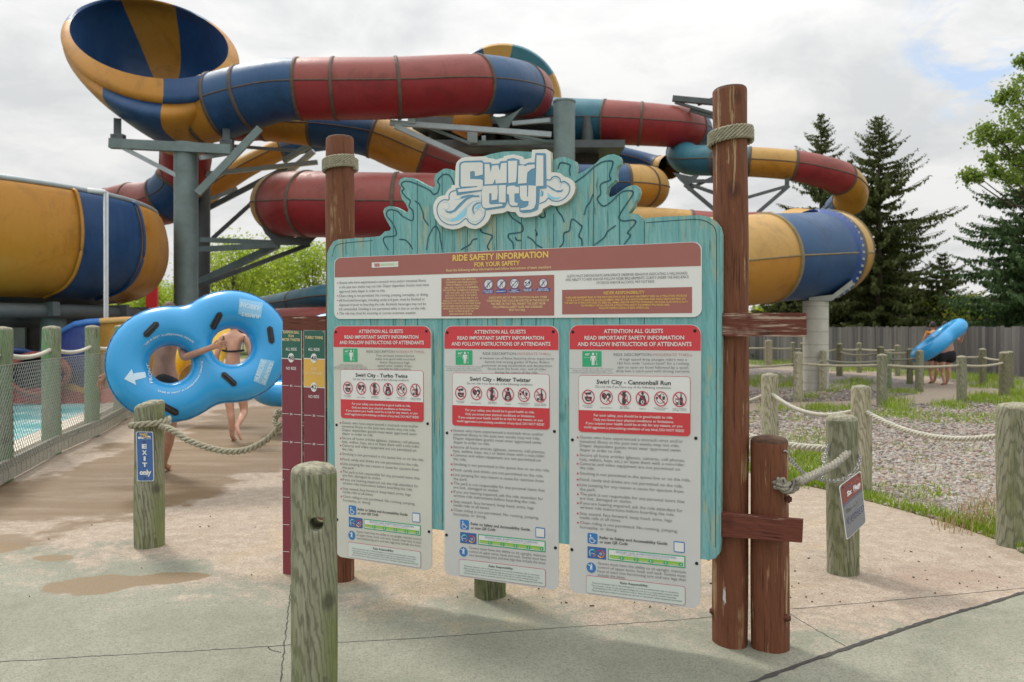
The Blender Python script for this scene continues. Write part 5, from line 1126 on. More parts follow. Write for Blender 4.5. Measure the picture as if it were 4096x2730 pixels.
# ring of the far funnel
def loft(mb, rings, colf, n=72):
    """rings: (cx,cy,a,b,rot,Z0,kx,ky) ellipses given as seen, depth = Z0 + kx*x + ky*y(unit)"""
    R_ = []
    for cx, cy, a, b_, rot, Z0, kx, ky in rings:
        row = []
        for j in range(n):
            t = 2 * math.pi * j / n; ex, ey = math.cos(t), math.sin(t)
            x, y = a * ex, -b_ * ey; c, s = math.cos(rot), math.sin(rot)
            row.append(W(cx + x * c - y * s, cy + x * s + y * c, Z0 + kx * ex + ky * ey))
        R_.append(row)
    o = len(mb.v)
    for row in R_: mb.v += [tuple(v) for v in row]
    for i in range(len(R_) - 1):
        for j in range(n):
            m = colf(i, (j + .5) / n * 360)
            if m is None: continue
            mb.f.append((o + i * n + j, o + i * n + (j + 1) % n, o + (i + 1) * n + (j + 1) % n, o + (i + 1) * n + j)); mb.m.append(m); mb.s.append(True)
    return mb
def subdiv(rings, k=4):
    return [tuple(v) for v in catmull(rings, k)[0]]
FUNM = [B, Y, T, TF, YF, BF, M['flange']]
farf = empty('funnel_bowl', W(2010, 1310, 34) - Vector((0, 0, EYE)), 'pale blue and yellow ring of a far funnel rising behind the red tube', 'funnel')
def cf(i, a):
    seg = 3 if a > 108 else 1 if a > 78 else 2 if a > 28 else 1
    if a > 200 and a < 330: seg = 3
    return {1: 4, 2: 3, 3: 5}[seg]
mb = MB(); loft(mb, [(2010, 412, 205, 205, 0, 37, 0, 0), (2010, 412, 228, 230, 0, 34.5, 0, 0), (2010, 410, 237, 236, 0, 33, 0, 0), (2010, 410, 230, 229, 0, 32.9, 0, 0)], cf); mb.build('outer_shell', FUNM, farf)
mb = MB(); loft(mb, [(2010, 410, 230, 229, 0, 32.9, 0, 0), (2006, 414, 186, 178, 0, 33.05, 0, 0)], cf); mb.build('rim', FUNM, farf)
mb = MB(); loft(mb, subdiv([(2006, 414, 186, 178, 0, 33.05, 0, 0), (2000, 425, 172, 150, 0, 34.5, 0, 0), (1985, 440, 130, 105, 0, 36.5, 0, 0), (1960, 455, 60, 50, 0, 38, 0, 0)]), lambda i, a: {4: 1, 3: 2, 5: 0}[cf(i, a)]); mb.build('inner_wall', FUNM, farf)

# the high funnel at the upper left
fun = empty('funnel_bowl', W(640, HY, 24) - Vector((0, 0, EYE)), 'huge open funnel in blue and yellow segments on top of the steel column', 'funnel')
def inn(i, a): return 1 if 76 < a < 116 else 0
mb = MB(); loft(mb, subdiv([(596, 158, 322, 150, .17, 24.2, 0, 2.0), (605, 200, 303, 150, .17, 24.9, 0, 1.8), (630, 280, 260, 138, .17, 26.0, 0, 1.2), (655, 370, 190, 110, .17, 26.9, 0, .7), (668, 440, 70, 50, .17, 27.4, 0, .2)], 5), inn); mb.build('inner_wall', [B, Y], fun)
def lipc(i, a): return 0 if (118 < a < 172 or 48 < a < 78 or 284 < a < 326) else 1
mb = MB(); loft(mb, [(596, 158, 322, 150, .17, 24.2, 0, 2.0), (598, 172, 340, 167, .19, 24.15, 0, 2.02), (600, 188, 358, 186, .21, 24.1, 0, 2.05), (600, 199, 364, 198, .22, 24.1, 0, 2.05), (601, 206, 362, 201, .22, 24.2, 0, 2.05)], lipc); mb.build('rim', [B, Y], fun)
def outc(i, a): return 0 if 244 < a < 286 or 90 < a < 165 else 1
mb = MB(); loft(mb, subdiv([(600, 205, 361, 199, .22, 24.25, 0, 2.1), (604, 245, 352, 210, .25, 24.9, 0, 2.95), (628, 320, 306, 190, .28, 25.5, 0, 3.2), (672, 405, 248, 150, .25, 25.9, 0, 3.0), (708, 480, 180, 104, .15, 26, 0, 2.5), (735, 545, 118, 56, .05, 25.6, 0, 1.5), (745, 590, 100, 40, 0, 25.4, 0, .8)], 4), outc); mb.build('outer_shell', [B, Y], fun)

# the wide bowl at the left edge
bc = Vector((-14.3, 19.3, 0)); BR = 5.5
bowl = empty('cannon_bowl', bc, 'wide round slide bowl in yellow and blue panels at the left edge', 'slide bowl')
def az_of(px):
    d = Vector(((px - CX) / F, 1, 0)).normalized(); b_ = d.dot(bc); q = b_ - math.sqrt(max(0, b_ * b_ - bc.length_squared + BR * BR)); p = d * q - bc; return math.atan2(p.y, p.x)
A1, A2 = az_of(322), az_of(568)
prof = catmull([(5.15, 4.58), (5.32, 4.5), (5.45, 4.1), (5.5, 3.65), (5.45, 3.2), (5.25, 2.75), (4.9, 2.45), (4.3, 2.25)], 4)[0]
def bowl_part(a0, a1, m, name='wall_panel'):
    mb = MB(); n = max(4, int((a1 - a0) / .05)); vs = []
    for r, z in prof:
        for j in range(n + 1): a = a0 + (a1 - a0) * j / n; vs.append(bc + Vector((r * math.cos(a), r * math.sin(a), z)))
    fs = [(i * (n + 1) + j, i * (n + 1) + j + 1, (i + 1) * (n + 1) + j + 1, (i + 1) * (n + 1) + j) for i in range(len(prof) - 1) for j in range(n)]
    mb.add(vs, fs, 0); e = [bc + Vector((r * 1.012 * math.cos(a1), r * 1.012 * math.sin(a1), z)) for r, z in prof]; mb.tube(e, .035, 8, 0)
    mb.build(name, m, bowl)
for i in range(3): bowl_part(A1 - .9 * (i + 1), A1 - .9 * i, (Y, B, Y)[i])
bowl_part(A1, A2, B)
for i in range(3): bowl_part(A2 + .75 * i, A2 + .75 * (i + 1), (Y, B, Y)[i])
mb = MB(); mb.lathe([(4.3, 2.25), (2, 2.0), (.3, 1.95)], bc, 48); mb.build('bowl_floor', M['steel_d'], bowl)
mb = MB(); mb.tube([bc + Vector((5.2 * math.cos(t), 5.2 * math.sin(t), 4.62)) for t in [i / 60 * 6.2832 for i in range(60)]], .06, 8, closed=True); mb.build('rim_pipe', M['steel_l'], bowl)
mb = MB()
for t in [i / 14 * 6.283 for i in range(14)]:
    mb.bar(bc + Vector((5.0 * math.cos(t), 5.0 * math.sin(t), 2.0)), bc + Vector((.4 * math.cos(t), .4 * math.sin(t), 1.75)), .16, .3)
mb.tube([bc + Vector((4.7 * math.cos(t), 4.7 * math.sin(t), 1.95)) for t in [i / 48 * 6.2832 for i in range(48)]], .16, 8, closed=True); mb.tube([bc + Vector((3.6 * math.cos(t), 3.6 * math.sin(t), 1.75)) for t in [i / 48 * 6.2832 for i in range(48)]], .16, 8, closed=True)
mb.build('ring_beam', M['steel_d'], bowl)
for t in (-.9, .1, 1.1, 2.1, 3.2, 4.3, -.35):
    p = bc + Vector((4.3 * math.cos(t), 4.3 * math.sin(t), 0)); mb = MB(); mb.tube([p + Vector((0, 0, -.05)), p + Vector((0, 0, 1.9))], .26, 20); mb.build('support_column', M['steel'], bowl)
p0 = W(424, 768, 17.35); p1 = W(350, 762, 17.2)
mb = MB(); mb.tube([(p0.x, p0.y, -.05), p0, p0.lerp(p1, .1) + Vector((0, 0, .0)), p1], .05, 10)
set_tags(mb.build('standpipe', plain('white_pipe', (.6, .62, .64), .4, .1), org=(p0.x, p0.y, 0)), 'thin white standpipe in front of the blue bowl panel', 'pipe')

# ------------------------------------------------------------------ steel columns and arms
def column(px, top, Z, wpx, label, m='steel', caph=.0):
    r = ss(wpx / 2, Z); b_ = W(px, HY, Z); b_.z = 0; h = W(px, top, Z).z
    root = empty('steel_column', b_, label, 'column', 'steel columns of the slide complex')
    mb = MB(); mb.tube([b_ - Vector((0, 0, .1)), b_ + Vector((0, 0, h))], r, 32); mb.build('shaft', M[m], root)
    mb = MB(); mb.tube([b_ + Vector((0, 0, h)), b_ + Vector((0, 0, h + .05))], r * 1.06, 32); mb.build('cap', M[m], root)
    return root
def arm(root, a, b_, w, h=None, m='steel', name='arm'): mb = MB(); mb.bar(W(*a), W(*b_), w, h); return mb.build(name, M[m], root)
c1 = column(744, 582, 22.6, 92, 'thick grey green steel column under the high funnel')
arm(c1, (440, 575, 22.2), (925, 600, 22.4), .22, .26); arm(c1, (488, 590, 22.2), (710, 705, 22.4), .12, m='steel_l', name='brace'); arm(c1, (790, 775, 22.2), (1040, 515, 22.6), .17, .2, name='brace'); arm(c1, (800, 632, 22.3), (935, 612, 23), .12, m='steel_l', name='brace')
for q in ((470, 555, 22.4), (905, 575, 22.8)):
    mb = MB(); mb.bar(W(*q), W(q[0], q[1] - 68, q[2] + .4), .2, .24); mb.bar(W(q[0] - 22, q[1] + 6, q[2]), W(q[0] + 28, q[1] + 6, q[2]), .2, .3); mb.build('bracket', M['steel_d'], c1)
c2 = column(815, 610, 26.5, 50, 'slim dark steel column right behind the thick one', 'steel_d')
arm(c2, (800, 700, 26), (1270, 650, 26), .14, m='steel_l'); arm(c2, (800, 1128, 25.6), (1110, 982, 25), .2, m='steel', name='brace'); arm(c2, (782, 1150, 25), (1240, 978, 25.2), .13, m='steel_d', name='brace'); arm(c2, (805, 960, 26), (1110, 972, 25.4), .15); arm(c2, (780, 1000, 25), (1115, 980, 24.6), .2, .16)
arm(c2, (850, 955, 26.4), (1005, 815, 26.8), .13, m='steel_d', name='brace'); arm(c2, (830, 835, 27), (1150, 670, 27.4), .16, m='steel_d', name='brace'); arm(c2, (835, 800, 27), (950, 755, 27.2), .12, m='steel_l', name='brace'); arm(c2, (925, 585, 27), (1200, 605, 27.2), .1, m='steel_d', name='brace'); arm(c2, (1155, 690, 27), (1255, 605, 26.8), .16, m='steel_l', name='brace'); arm(c2, (1135, 645, 27.2), (1240, 580, 26.9), .16, m='steel', name='brace')
mb = MB(); q = [W(1035, 890, 24.6), W(1120, 975, 24.6), W(1230, 975, 24.6), W(1260, 935, 24.6)]
mb.prism([(1035, 885), (1060, 935), (1105, 982), (1235, 982), (1290, 925), (1180, 950)], lambda u, v, d: W(u, v, d), 24.9, 24.3, 0); mb.build('saddle', M['steel_d'], c2)
c3 = column(2257, 412, 24, 86, 'pale steel column rising behind the cloud logo', 'steel')
for a, b_, w, m_ in (((1560, 492, 23.6), (2205, 540, 23.8), .15, 'steel_l'), ((1580, 505, 23.5), (1930, 660, 23.9), .15, 'steel_l'), ((1875, 575, 24.6), (2215, 570, 24.4), .13, 'steel'), ((2050, 495, 24.6), (2200, 482, 24.4), .12, 'steel_l'), ((1700, 505, 23.7), (1880, 575, 24.3), .08, 'steel'), ((1980, 525, 24), (2200, 570, 24.3), .08, 'steel'), ((2060, 545, 25), (2190, 575, 24.8), .1, 'steel')): arm(c3, a, b_, w, m=m_)
for a, b_, w in (((1648, 478, 23.6), (1648, 498, 23.6), .22), ((1890, 530, 24.5), (1890, 575, 24.5), .3), ((1935, 545, 24.6), (1935, 575, 24.6), .12)): arm(c3, a, b_, w, m='steel_l', name='bracket')
mb = MB(); mb.prism([(1950, 458), (1985, 488), (2000, 512), (2035, 512), (2050, 480), (2092, 428), (2075, 440), (2020, 472), (1980, 468)], lambda u, v, d: W(u, v, d), 25.4, 24.9, 0); mb.build('saddle', M['steel'], c3)
c4 = column(2938, 640, 27, 40, 'steel column hidden behind the right brown post with trusses to both sides', 'steel_d')
for a, b_, w in (((2690, 395, 29.4), (2935, 418, 29), .2), ((2760, 440, 29.4), (2940, 500, 29), .12), ((2700, 410, 29.4), (2940, 480, 29), .1), ((2790, 418, 29.4), (2940, 370, 29), .12), ((2730, 725, 28.2), (2935, 726, 27.6), .12), ((2735, 730, 28.2), (2935, 800, 27.6), .12), ((2740, 740, 28), (2935, 905, 27.2), .14), ((2750, 760, 28.2), (2935, 672, 27.6), .1), ((2940, 805, 27), (3150, 745, 27.4), .11), ((2940, 930, 27), (3155, 745, 27.4), .11)):
    arm(c4, a, b_, w, m='steel_d', name='truss_member')
mb = MB(); mb.prism([(2690, 690), (2720, 725), (2745, 745), (2775, 730), (2800, 700), (2760, 705)], lambda u, v, d: W(u, v, d), 28.4, 28, 0); mb.build('saddle', M['steel_d'], c4)
mb = MB(); mb.bar(W(3148, 715, 27.6), W(3148, 745, 27.6), .12); mb.build('bracket', M['steel_d'], c4)
# concrete pillar
pb_ = G(3281, 1567); Zp = pb_.y + .3; pr = ss(49, Zp)
pil = empty('concrete_pillar', (pb_.x, Zp, 0), 'pale round concrete pillar carrying the huge blue tube', 'pillar')
mb = MB(); hz_ = W(3281, 1205, Zp).z; mb.tube([(pb_.x, Zp, -.1), (pb_.x, Zp, hz_)], pr, 36); mb.build('shaft', M['conc_pillar'], pil)
mb = MB(); k = 0
for z in np.arange(.2, hz_, .32): mb.tube([(pb_.x, Zp, z), (pb_.x, Zp, z + .012)], pr + .003, 36, 0, False)
mb.build('casting_line', plain('casting_line', (.3, .29, .25), .9), pil)
mb = MB(); mb.prism([(3300, 1203), (3325, 1205), (3415, 1140), (3408, 1120), (3330, 1180), (3235, 1190), (3235, 1203)], lambda u, v, d: W(u, v, d), Zp + .35, Zp - .35, 0); mb.build('saddle', plain('saddle_steel', (.3, .32, .29), .6, .15), pil)

# slide tower behind the board
tw = empty('slide_tower', W(2080, HY, 30) - Vector((0, 0, EYE)), 'dark wooden slide tower platform half hidden by the board and tubes', 'tower')
DKW = wood('dark_tower_wood', (.10, .085, .065), (.07, .06, .05), (.03, .03, .03)); 
def wbox(x0, x1, y0, y1, Z0, Z1_, m, name): mb = MB(); a, b_ = W(x0, y0, Z0), W(x1, y1, Z0); mb.abox(min(a.x, b_.x), max(a.x, b_.x), Z0, Z1_, min(a.z, b_.z), max(a.z, b_.z)); return mb.build(name, m, tw)
wbox(1640, 2260, 468, 496, 28, 33, M['steel_d'], 'deck'); wbox(1700, 2500, 560, 590, 28, 34, M['steel_d'], 'deck')
wbox(1720, 2210, 505, 560, 31, 31.1, DKW, 'screen'); wbox(1660, 2230, 590, 700, 31.5, 31.6, DKW, 'screen'); wbox(2300, 2395, 590, 700, 29, 31, DKW, 'screen'); wbox(2300, 2400, 560, 575, 28.6, 31.5, M['steel_d'], 'deck')
for x in (1690, 1960, 2025, 2140, 2350): mb = MB(); a = W(x, 470, 29.5); mb.tube([(a.x, a.y, 0), a], .22, 14); mb.build('tower_post', M['steel_d'], tw)
for x0, y0, x1, y1 in ((1700, 600, 2200, 520), (1700, 520, 1960, 640), (2040, 640, 2200, 530), (1780, 560, 1830, 470)):
    mb = MB(); mb.bar(W(x0, y0, 30.5), W(x1, y1, 30.5), .14); mb.build('brace', M['steel'], tw)
mb = MB()
for pts in (((1740, 470, 29.8), (1860, 440, 29.8), (1960, 480, 29.8)),): mb.tube([W(*p) for p in pts], [.2, .5, .6], 16)
mb.build('chute_mouth', Y, tw)
mb = MB(); mb.tube([W(1820, 478, 27.4), W(1880, 492, 27.4), W(1960, 470, 27.4)], [.45, .62, .3], 18); mb.build('chute_mouth', Y, tw)
mb = MB(); mb.tube([W(1800, 690, 29.5), W(1890, 612, 29.5), W(1960, 640, 29.5)], [.3, .4, .3], 14); mb.build('chute_mouth', RF, tw)
# plant room under the bowl, the shade there put into its dark cladding colour
pr_ = empty('pump_house', (-19, 27, 0), 'low plant building coloured dark to stand in for shade under the slide bowl', 'building')
mb = MB(); mb.abox(-30, -15.2, 25.6, 30, 0, 2.6); mb.build('wall', plain('shade_dark_cladding', (.035, .036, .04), .8, .3, 3), pr_)
mb = MB(); mb.abox(-30.2, -15, 25.4, 30.2, 2.6, 2.8); mb.build('roof', M['steel_d'], pr_)
mb = MB(); mb.abox(-16.6, -15.6, 25.5, 25.6, .0, 2.1); mb.build('door', M['steel'], pr_)
for x in (-19, -17.2): mb = MB(); mb.abox(x, x + .9, 25.52, 25.6, 1.2, 1.5); mb.build('vent', M['steel_l'], pr_)
bp = W(600, HY, 30); bp.z = 0
mb = MB(); a, b_ = W(583, 1125, 28), W(628, 1260, 28); mb.abox(a.x, b_.x, 28, 28.12, 0, a.z); set_tags(mb.build('banner_panel', M['banner'], org=(bp.x, 28, 0)), 'bright red upright panel beside the thick steel column', 'panel')
# distant floodlight mast
fm = W(1085, HY, 50); fm.z = 0; fl_ = empty('floodlight_mast', fm, 'small white floodlight mast in front of the light green trees', 'light mast'); h = W(1085, 1180, 50).z
mb = MB(); mb.tube([fm, fm + Vector((0, 0, h))], .05, 8); mb.bar(fm + Vector((-.4, 0, h)), fm + Vector((.4, 0, h)), .06); mb.build('mast', M['white'], fl_)
for dx in (-.42, 0, .42): mb = MB(); c = fm + Vector((dx, 0, h + .12)); mb.lathe([(.02, -.12), (.2, -.08), (.22, .05), (.08, .12)], c, 14); mb.build('lamp_head', M['white'], fl_)

# ------------------------------------------------------------------ splash pool and its fence
FA = [(6, 1928, 48), (207, 1818, 66), (368, 1748, 54), (481, 1681, 48)]
fpos = []
for x, y, w in FA: Z = F * EYE / (y - HY); fpos.append(Vector(((x - CX) / F * Z, Z, 0)))
fpos = [fpos[0] + (fpos[0] - fpos[1]) * 1.0] + fpos + [fpos[-1] + (fpos[-1] - fpos[-2]) * 1.0]
fence = empty('chain_link_fence', fpos[1], 'chain link pool fence with green stained timber posts and pale kick board', 'fence')
for i, p in enumerate(fpos):
    mb = MB(); post_mesh(mb, p, 1.6 + .01 * i, .105, seed=30 + i, dome=.05); mb.build('post', [M['post_green'], M['endgrain']], fence)
M['wire'] = plain('galvanised_wire', (.30, .31, .28), .5, .1, metal=.3)
M['kick'] = wood('pale_kick_board', (.47, .45, .37), (.36, .35, .28), (.2, .19, .15), axis='x', bump=.4)
for i in range(len(fpos) - 1):
    a, b_ = fpos[i], fpos[i + 1]; d = b_ - a; L = d.length; d.normalize(); nn = Vector((d.y, -d.x, 0))
    if nn.x < 0: nn = -nn
    off = nn * .115; mb = MB(); s_ = .08; z0, z1 = .16, 1.22; k = int((L + (z1 - z0)) / s_)
    def wire(sg):
        for q in range(-int((z1 - z0) / s_) - 1, int(L / s_) + int((z1 - z0) / s_) + 2):
            pts = []
            x0 = q * s_; H = z1 - z0
            # clip the 45 degree line to the panel
            t0 = max(0, -x0) if sg > 0 else max(0, x0 - L); t1 = min(H, L - x0) if sg > 0 else min(H, x0)
            if t1 - t0 < .03: continue
            P_a = a + d * (x0 + sg * t0) + off + Vector((0, 0, z0 + t0)); P_b = a + d * (x0 + sg * t1) + off + Vector((0, 0, z0 + t1))
            mb.tube([P_a, P_b], .003, 4, caps=False)
    wire(1); wire(-1); mb.tube([a + off + Vector((0, 0, z1)), b_ + off + Vector((0, 0, z1))], .004, 5)
    mb.build('wire_mesh', M['wire'], fence)
    mb = MB(); up = Vector((0, 0, .105)); mb.box((a + b_) / 2 + nn * .09 + Vector((0, 0, .14)), d * L / 2, nn * .022, up)
    for q in range(int(L / .16)): mb.box(a + d * (.1 + q * .16) + nn * .113 + Vector((0, 0, .14)), d * .008, nn * .003, up * .9)
    mb.build('kick_board', M['kick'], fence)
    mb = MB(); mb.tube(sag(a + Vector((0, 0, 1.33)), b_ + Vector((0, 0, 1.33)), .07), .026, 8); mb.build('rope', M['rope_white'], fence)
# pool
wm, nt, b = new_mat('pool_water'); t = NT(nt); b.inputs['Base Color'].default_value = (.16, .52, .56, 1); b.inputs['Roughness'].default_value = .3; b.inputs['Specular IOR Level'].default_value = .25
fo = t.noise(t.wcoord(), 1.1, 7, .65, .6); t.l(t.mix(t.ramp(fo, [(.46, 0.0), (.62, 1.0)]), (.10, .50, .54), (.60, .84, .83)), b.inputs['Base Color']); t.bump(t.noise(t.wcoord(), 5, 5, .6, .5), .5, .05, b)
e0, e1 = fpos[0], fpos[-1]; dv = (e1 - e0).normalized(); pn = Vector((-dv.y, dv.x, 0)); pn = pn if pn.x < 0 else -pn
q = lambda u, w: tuple((e0 + dv * u + pn * w)[:2])
Lf = (e1 - e0).length
sheet('pool_water', [q(-3, .75), q(Lf + 1.5, .75), q(Lf + 1.5, 9), q(-3, 9)], .045, wm)
sheet('pool_coping', [q(-3, .42), q(Lf + 1.8, .42), q(Lf + 1.8, .75), q(-3, .75)], .06, plain('pool_coping', (.62, .56, .47), .8, .15, 8), thick=.05)
# flume ends over the pool
def wallstrip(pts, z0s, z1s, th, m, rim, label, name='flume_end', lean=0.0):
    root = empty(name, Vector((pts[0][0], pts[0][1], 0)), label, 'flume')
    P3 = [Vector((x, y, 0)) for x, y in pts]; n = len(P3); fr = frames(P3); mb = MB(); vs = []
    for i, p in enumerate(P3):
        sx = fr[i][0]; z0, z1 = z0s[i], z1s[i]
        for k in range(6):
            u = k / 5; z = z0 + (z1 - z0) * u; bulge = math.sin(u * math.pi) * .12 + lean * u
            vs.append(p + sx * (bulge) + Vector((0, 0, z)))
    mb.add(vs, [(i * 6 + k, (i + 1) * 6 + k, (i + 1) * 6 + k + 1, i * 6 + k + 1) for i in range(n - 1) for k in range(5)])
    o = mb.build('trough_wall', m, root)
    md = o.modifiers.new('thickness', 'SOLIDIFY'); md.thickness = th
    mb = MB(); mb.tube([vs[i * 6 + 5] for i in range(n)], .06, 8); mb.build('rim', rim, root); return root
def wp(px, py, Z): v = W(px, py, Z); return (v.x, v.y), v.z
def strip(L, Zs, zb): 
    xy, z1 = [], []
    for (px_, py_), Z in zip(L, Zs): a, z = wp(px_, py_, Z); xy.append(a); z1.append(z)
    return xy, [zb] * len(L), z1
RIMB = plain('blue_rim', (.06, .2, .55), .4, .1); RIMY = plain('yellow_rim', (.62, .36, .12), .4, .1)
xy, z0, z1 = strip([(150, 1430), (205, 1365), (250, 1325), (300, 1297), (350, 1288), (402, 1285)], [17.2, 17.0, 16.8, 16.6, 16.6, 16.6], .1)
wallstrip(xy, z0, z1, .05, fiberglass('dark_blue_trough', (.03, .05, .21), (.08, .13, .33)), RIMB, 'dark blue open flume wall with bright blue rim behind the pool fence')
xy, z0, z1 = strip([(402, 1285), (480, 1280), (560, 1278), (660, 1273), (760, 1270)], [16.6, 16.6, 16.7, 16.9, 17.2], .1)
wallstrip(xy, z0, z1, .05, fiberglass('ochre_trough', (.36, .18, .03), (.45, .27, .09)), RIMY, 'ochre open flume wall joined to the dark blue one')
xy, z0, z1 = strip([(-120, 1390), (0, 1395), (90, 1405), (170, 1425)], [16, 16.2, 16.6, 17], .15)
wallstrip(xy, z0, z1, .05, fiberglass('navy_trough', (.012, .025, .085), (.03, .06, .16)), plain('navy_rim', (.03, .07, .2), .4), 'navy flume wall in the shade under the bowl at the left edge')
rd = empty('flume_end', W(100, HY, 14.6) - Vector((0, 0, EYE)), 'flared red flume end pouring into the turquoise pool', 'flume')
mb = MB(); n = 18
def arcs(cx, cy, rx, ry, Z, a0, a1): return [W(cx + rx * math.cos(a0 + (a1 - a0) * i / n), cy - ry * math.sin(a0 + (a1 - a0) * i / n), Z) for i in range(n + 1)]
S1, S2 = arcs(150, 1500, 115, 78, 15.9, -2.6, 3.0), arcs(165, 1480, 120, 60, 17.8, -2.6, 3.0)
mb.add(S1 + S2, [(i, i + 1, n + 2 + i, n + 1 + i) for i in range(n)]); o = mb.build('chute', RF, rd); md = o.modifiers.new('thickness', 'SOLIDIFY'); md.thickness = .08
mb = MB(); mb.tube(S1, .05, 8); mb.build('rim', RF, rd)
mb = MB(); a, b_ = W(-60, 1556, 16.3), W(520, 1604, 16.3); mb.abox(a.x, b_.x, 16.3, 16.8, 0.02, a.z); mb.build('splash_wall', plain('splash_wall_red', (.50, .035, .04), .4, .3, 2), rd)
mb = MB(); a = W(245, 1532, 13.85); b_ = W(350, 1566, 13.85); mb.prism([(245, 1530), (300, 1538), (352, 1562), (352, 1578), (245, 1552)], lambda u, v, d: W(u, v, d), 16.28, 16.1, 0); mb.build('yellow_lip', Y, rd)

# ------------------------------------------------------------------ plates, ropes and chain near the viewer
class Flat3(Flat):
    """print on a bilinear plate given by four corners (TL,TR,BR,BL), u,v in 0..1, v up"""
    def __init__(s, q, d=0): s.q = q; s.mb = MB(); s.mats = []; s.d = d; s.fn = lambda u, v: (u, v); s.nrm = (q[1] - q[0]).cross(q[3] - q[0]).normalized(); s.nrm = s.nrm if s.nrm.y < 0 else -s.nrm
    def at(s, u, v, off=0): TL, TR, BR, BL = s.q; return TL * (1 - u) * v + TR * u * v + BR * u * (1 - v) + BL * (1 - u) * (1 - v) + s.nrm * off
    def P(s, u, v, lay): return s.at(u, v, s.d + .0012 * lay)
    def build(s, name, parent): return s.mb.build(name, s.mats, parent, org=s.q[0])
_tc = bpy.data.curves.new('lettering_source', 'FONT'); _tc.resolution_u = 2
_to = bpy.data.objects.new('lettering_source', _tc); COL.objects.link(_to)
def plate(name, q, label, cat, m, th=.003, asp=1.0, cr=.1):
    f = Flat3(q); root = empty(name, q[3], label, cat)
    out = rrect([(0, 1), (1, 1), (1, 0), (0, 0)], 0, 0); o2 = []
    for cx, cy, a0 in ((cr, 1 - cr * asp, 90), (cr, cr * asp, 180), (1 - cr, cr * asp, 270), (1 - cr, 1 - cr * asp, 0)):
        for i in range(6): a = rad(a0 + i * 18); o2.append((cx + cr * math.cos(a), cy + cr * asp * math.sin(a)))
    mb = MB(); mb.prism(o2, lambda u, v, d: f.at(u, v, d), -th, 0, 0); mb.build('plate', m, root, org=q[0]); return f, root, o2
eb, er, eh = P_['exit']; EZ = eb.y - er - .008
f, ex, o2 = plate('exit_sign', [W(544, 1727, EZ), W(612, 1728, EZ + .012), W(616, 1926, EZ + .012), W(549, 1926, EZ)], 'narrow blue exit only plate screwed to the mossy bollard', 'sign', M['white'], asp=.36, cr=.09)
f.poly([(.5 + (a - .5) * .93, .5 + (b_ - .5) * .975) for a, b_ in o2], M['exitblue'], 1)
for s_, y in (('E', .665), ('X', .54), ('I', .42), ('T', .295)): w_ = .15 if s_ != 'I' else .06; f.text(s_, (.5 - w_ - .02, y), (.5 + w_ - .02, y), .078, M['white'], 3, .05)
f.text('only', (.16, .135), (.86, .135), .095, M['white'], 3, .05)
f.text('Swirl', (.22, .925), (.66, .935), .045, M['gold'], 3, .04); f.text('City', (.4, .88), (.72, .89), .05, M['gold'], 3, .04)
for cx_, cy_, r in ((.18, .875, .07), (.28, .88, .06), (.38, .87, .05), (.74, .9, .05), (.82, .895, .05)): f.disc((cx_, cy_), r, r * .36, M['white'], 2, 12)
f.text('SLIDE COMPLEX', (.34, .845), (.9, .85), .022, M['white'], 3)
f.build('lettering', ex); mb = MB()
for v in (.8, .065):
    c = f.at(.46, v, .002); mb = MB(); mb.tube([c, c + f.nrm * .004], .0065, 12); mb.build('screw', M['rust'], ex)
f, cl, o2 = plate('closed_sign', [W(3357, 1946, 4.88), W(3444, 1882, 5.02), W(3464, 2090, 4.98), W(3387, 2163, 4.86)], 'grey and red ride closed plate hanging from a chain on the green bollard', 'sign', M['white'], asp=.42, cr=.1)
f.poly([(.5 + (a - .5) * .95, .5 + (b_ - .5) * .978) for a, b_ in o2], plain('closed_grey', (.21, .215, .23), .45, .05), 1)
f.poly([(.03, .64), (.97, .66), (.97, .94), (.9, .985), (.12, .985), (.03, .94)], plain('closed_red', (.25, .07, .06), .45, .08), 2); f.poly([(.03, .64), (.97, .66), (.97, .615), (.03, .595)], plain('closed_stripe', (.12, .14, .2), .5), 2)
f.text('Six', (.25, .73), (.47, .735), .085, M['white'], 4, .05); f.text('Flags', (.55, .74), (.88, .745), .085, M['white'], 4, .05); f.text('DARIEN LAKE', (.55, .70), (.88, .705), .02, M['white'], 4)
f.ring((.36, .85), .1, .045, .02, M['sblue'], 4, 14, .2, 3.0); f.ring((.72, .87), .1, .045, .02, M['pinkred'], 4, 14, .2, 3.0); f.disc((.5, .9), .03, .013, M['orange'], 4, 10)
for (dx, mm, ly, bo) in ((0, 'white', 4, .03), (0, 'ink', 5, .004)):
    f.text('This ride is', (.13, .45), (.9, .46), .085, M[mm], ly, bo - .008); f.text('CLOSED', (.13, .245), (.92, .26), .125, M[mm] if mm == 'white' else plain('closed_ink', (.05, .06, .14), .45), ly, bo + .012)
f.build('lettering', cl)
for u in (.13, .88): c = f.at(u, .94, .001); mb = MB(); mb.tube([c, c + f.nrm * .003], .008, 14); mb.build('eyelet', M['rust'], cl)
bpy.data.objects.remove(_to)
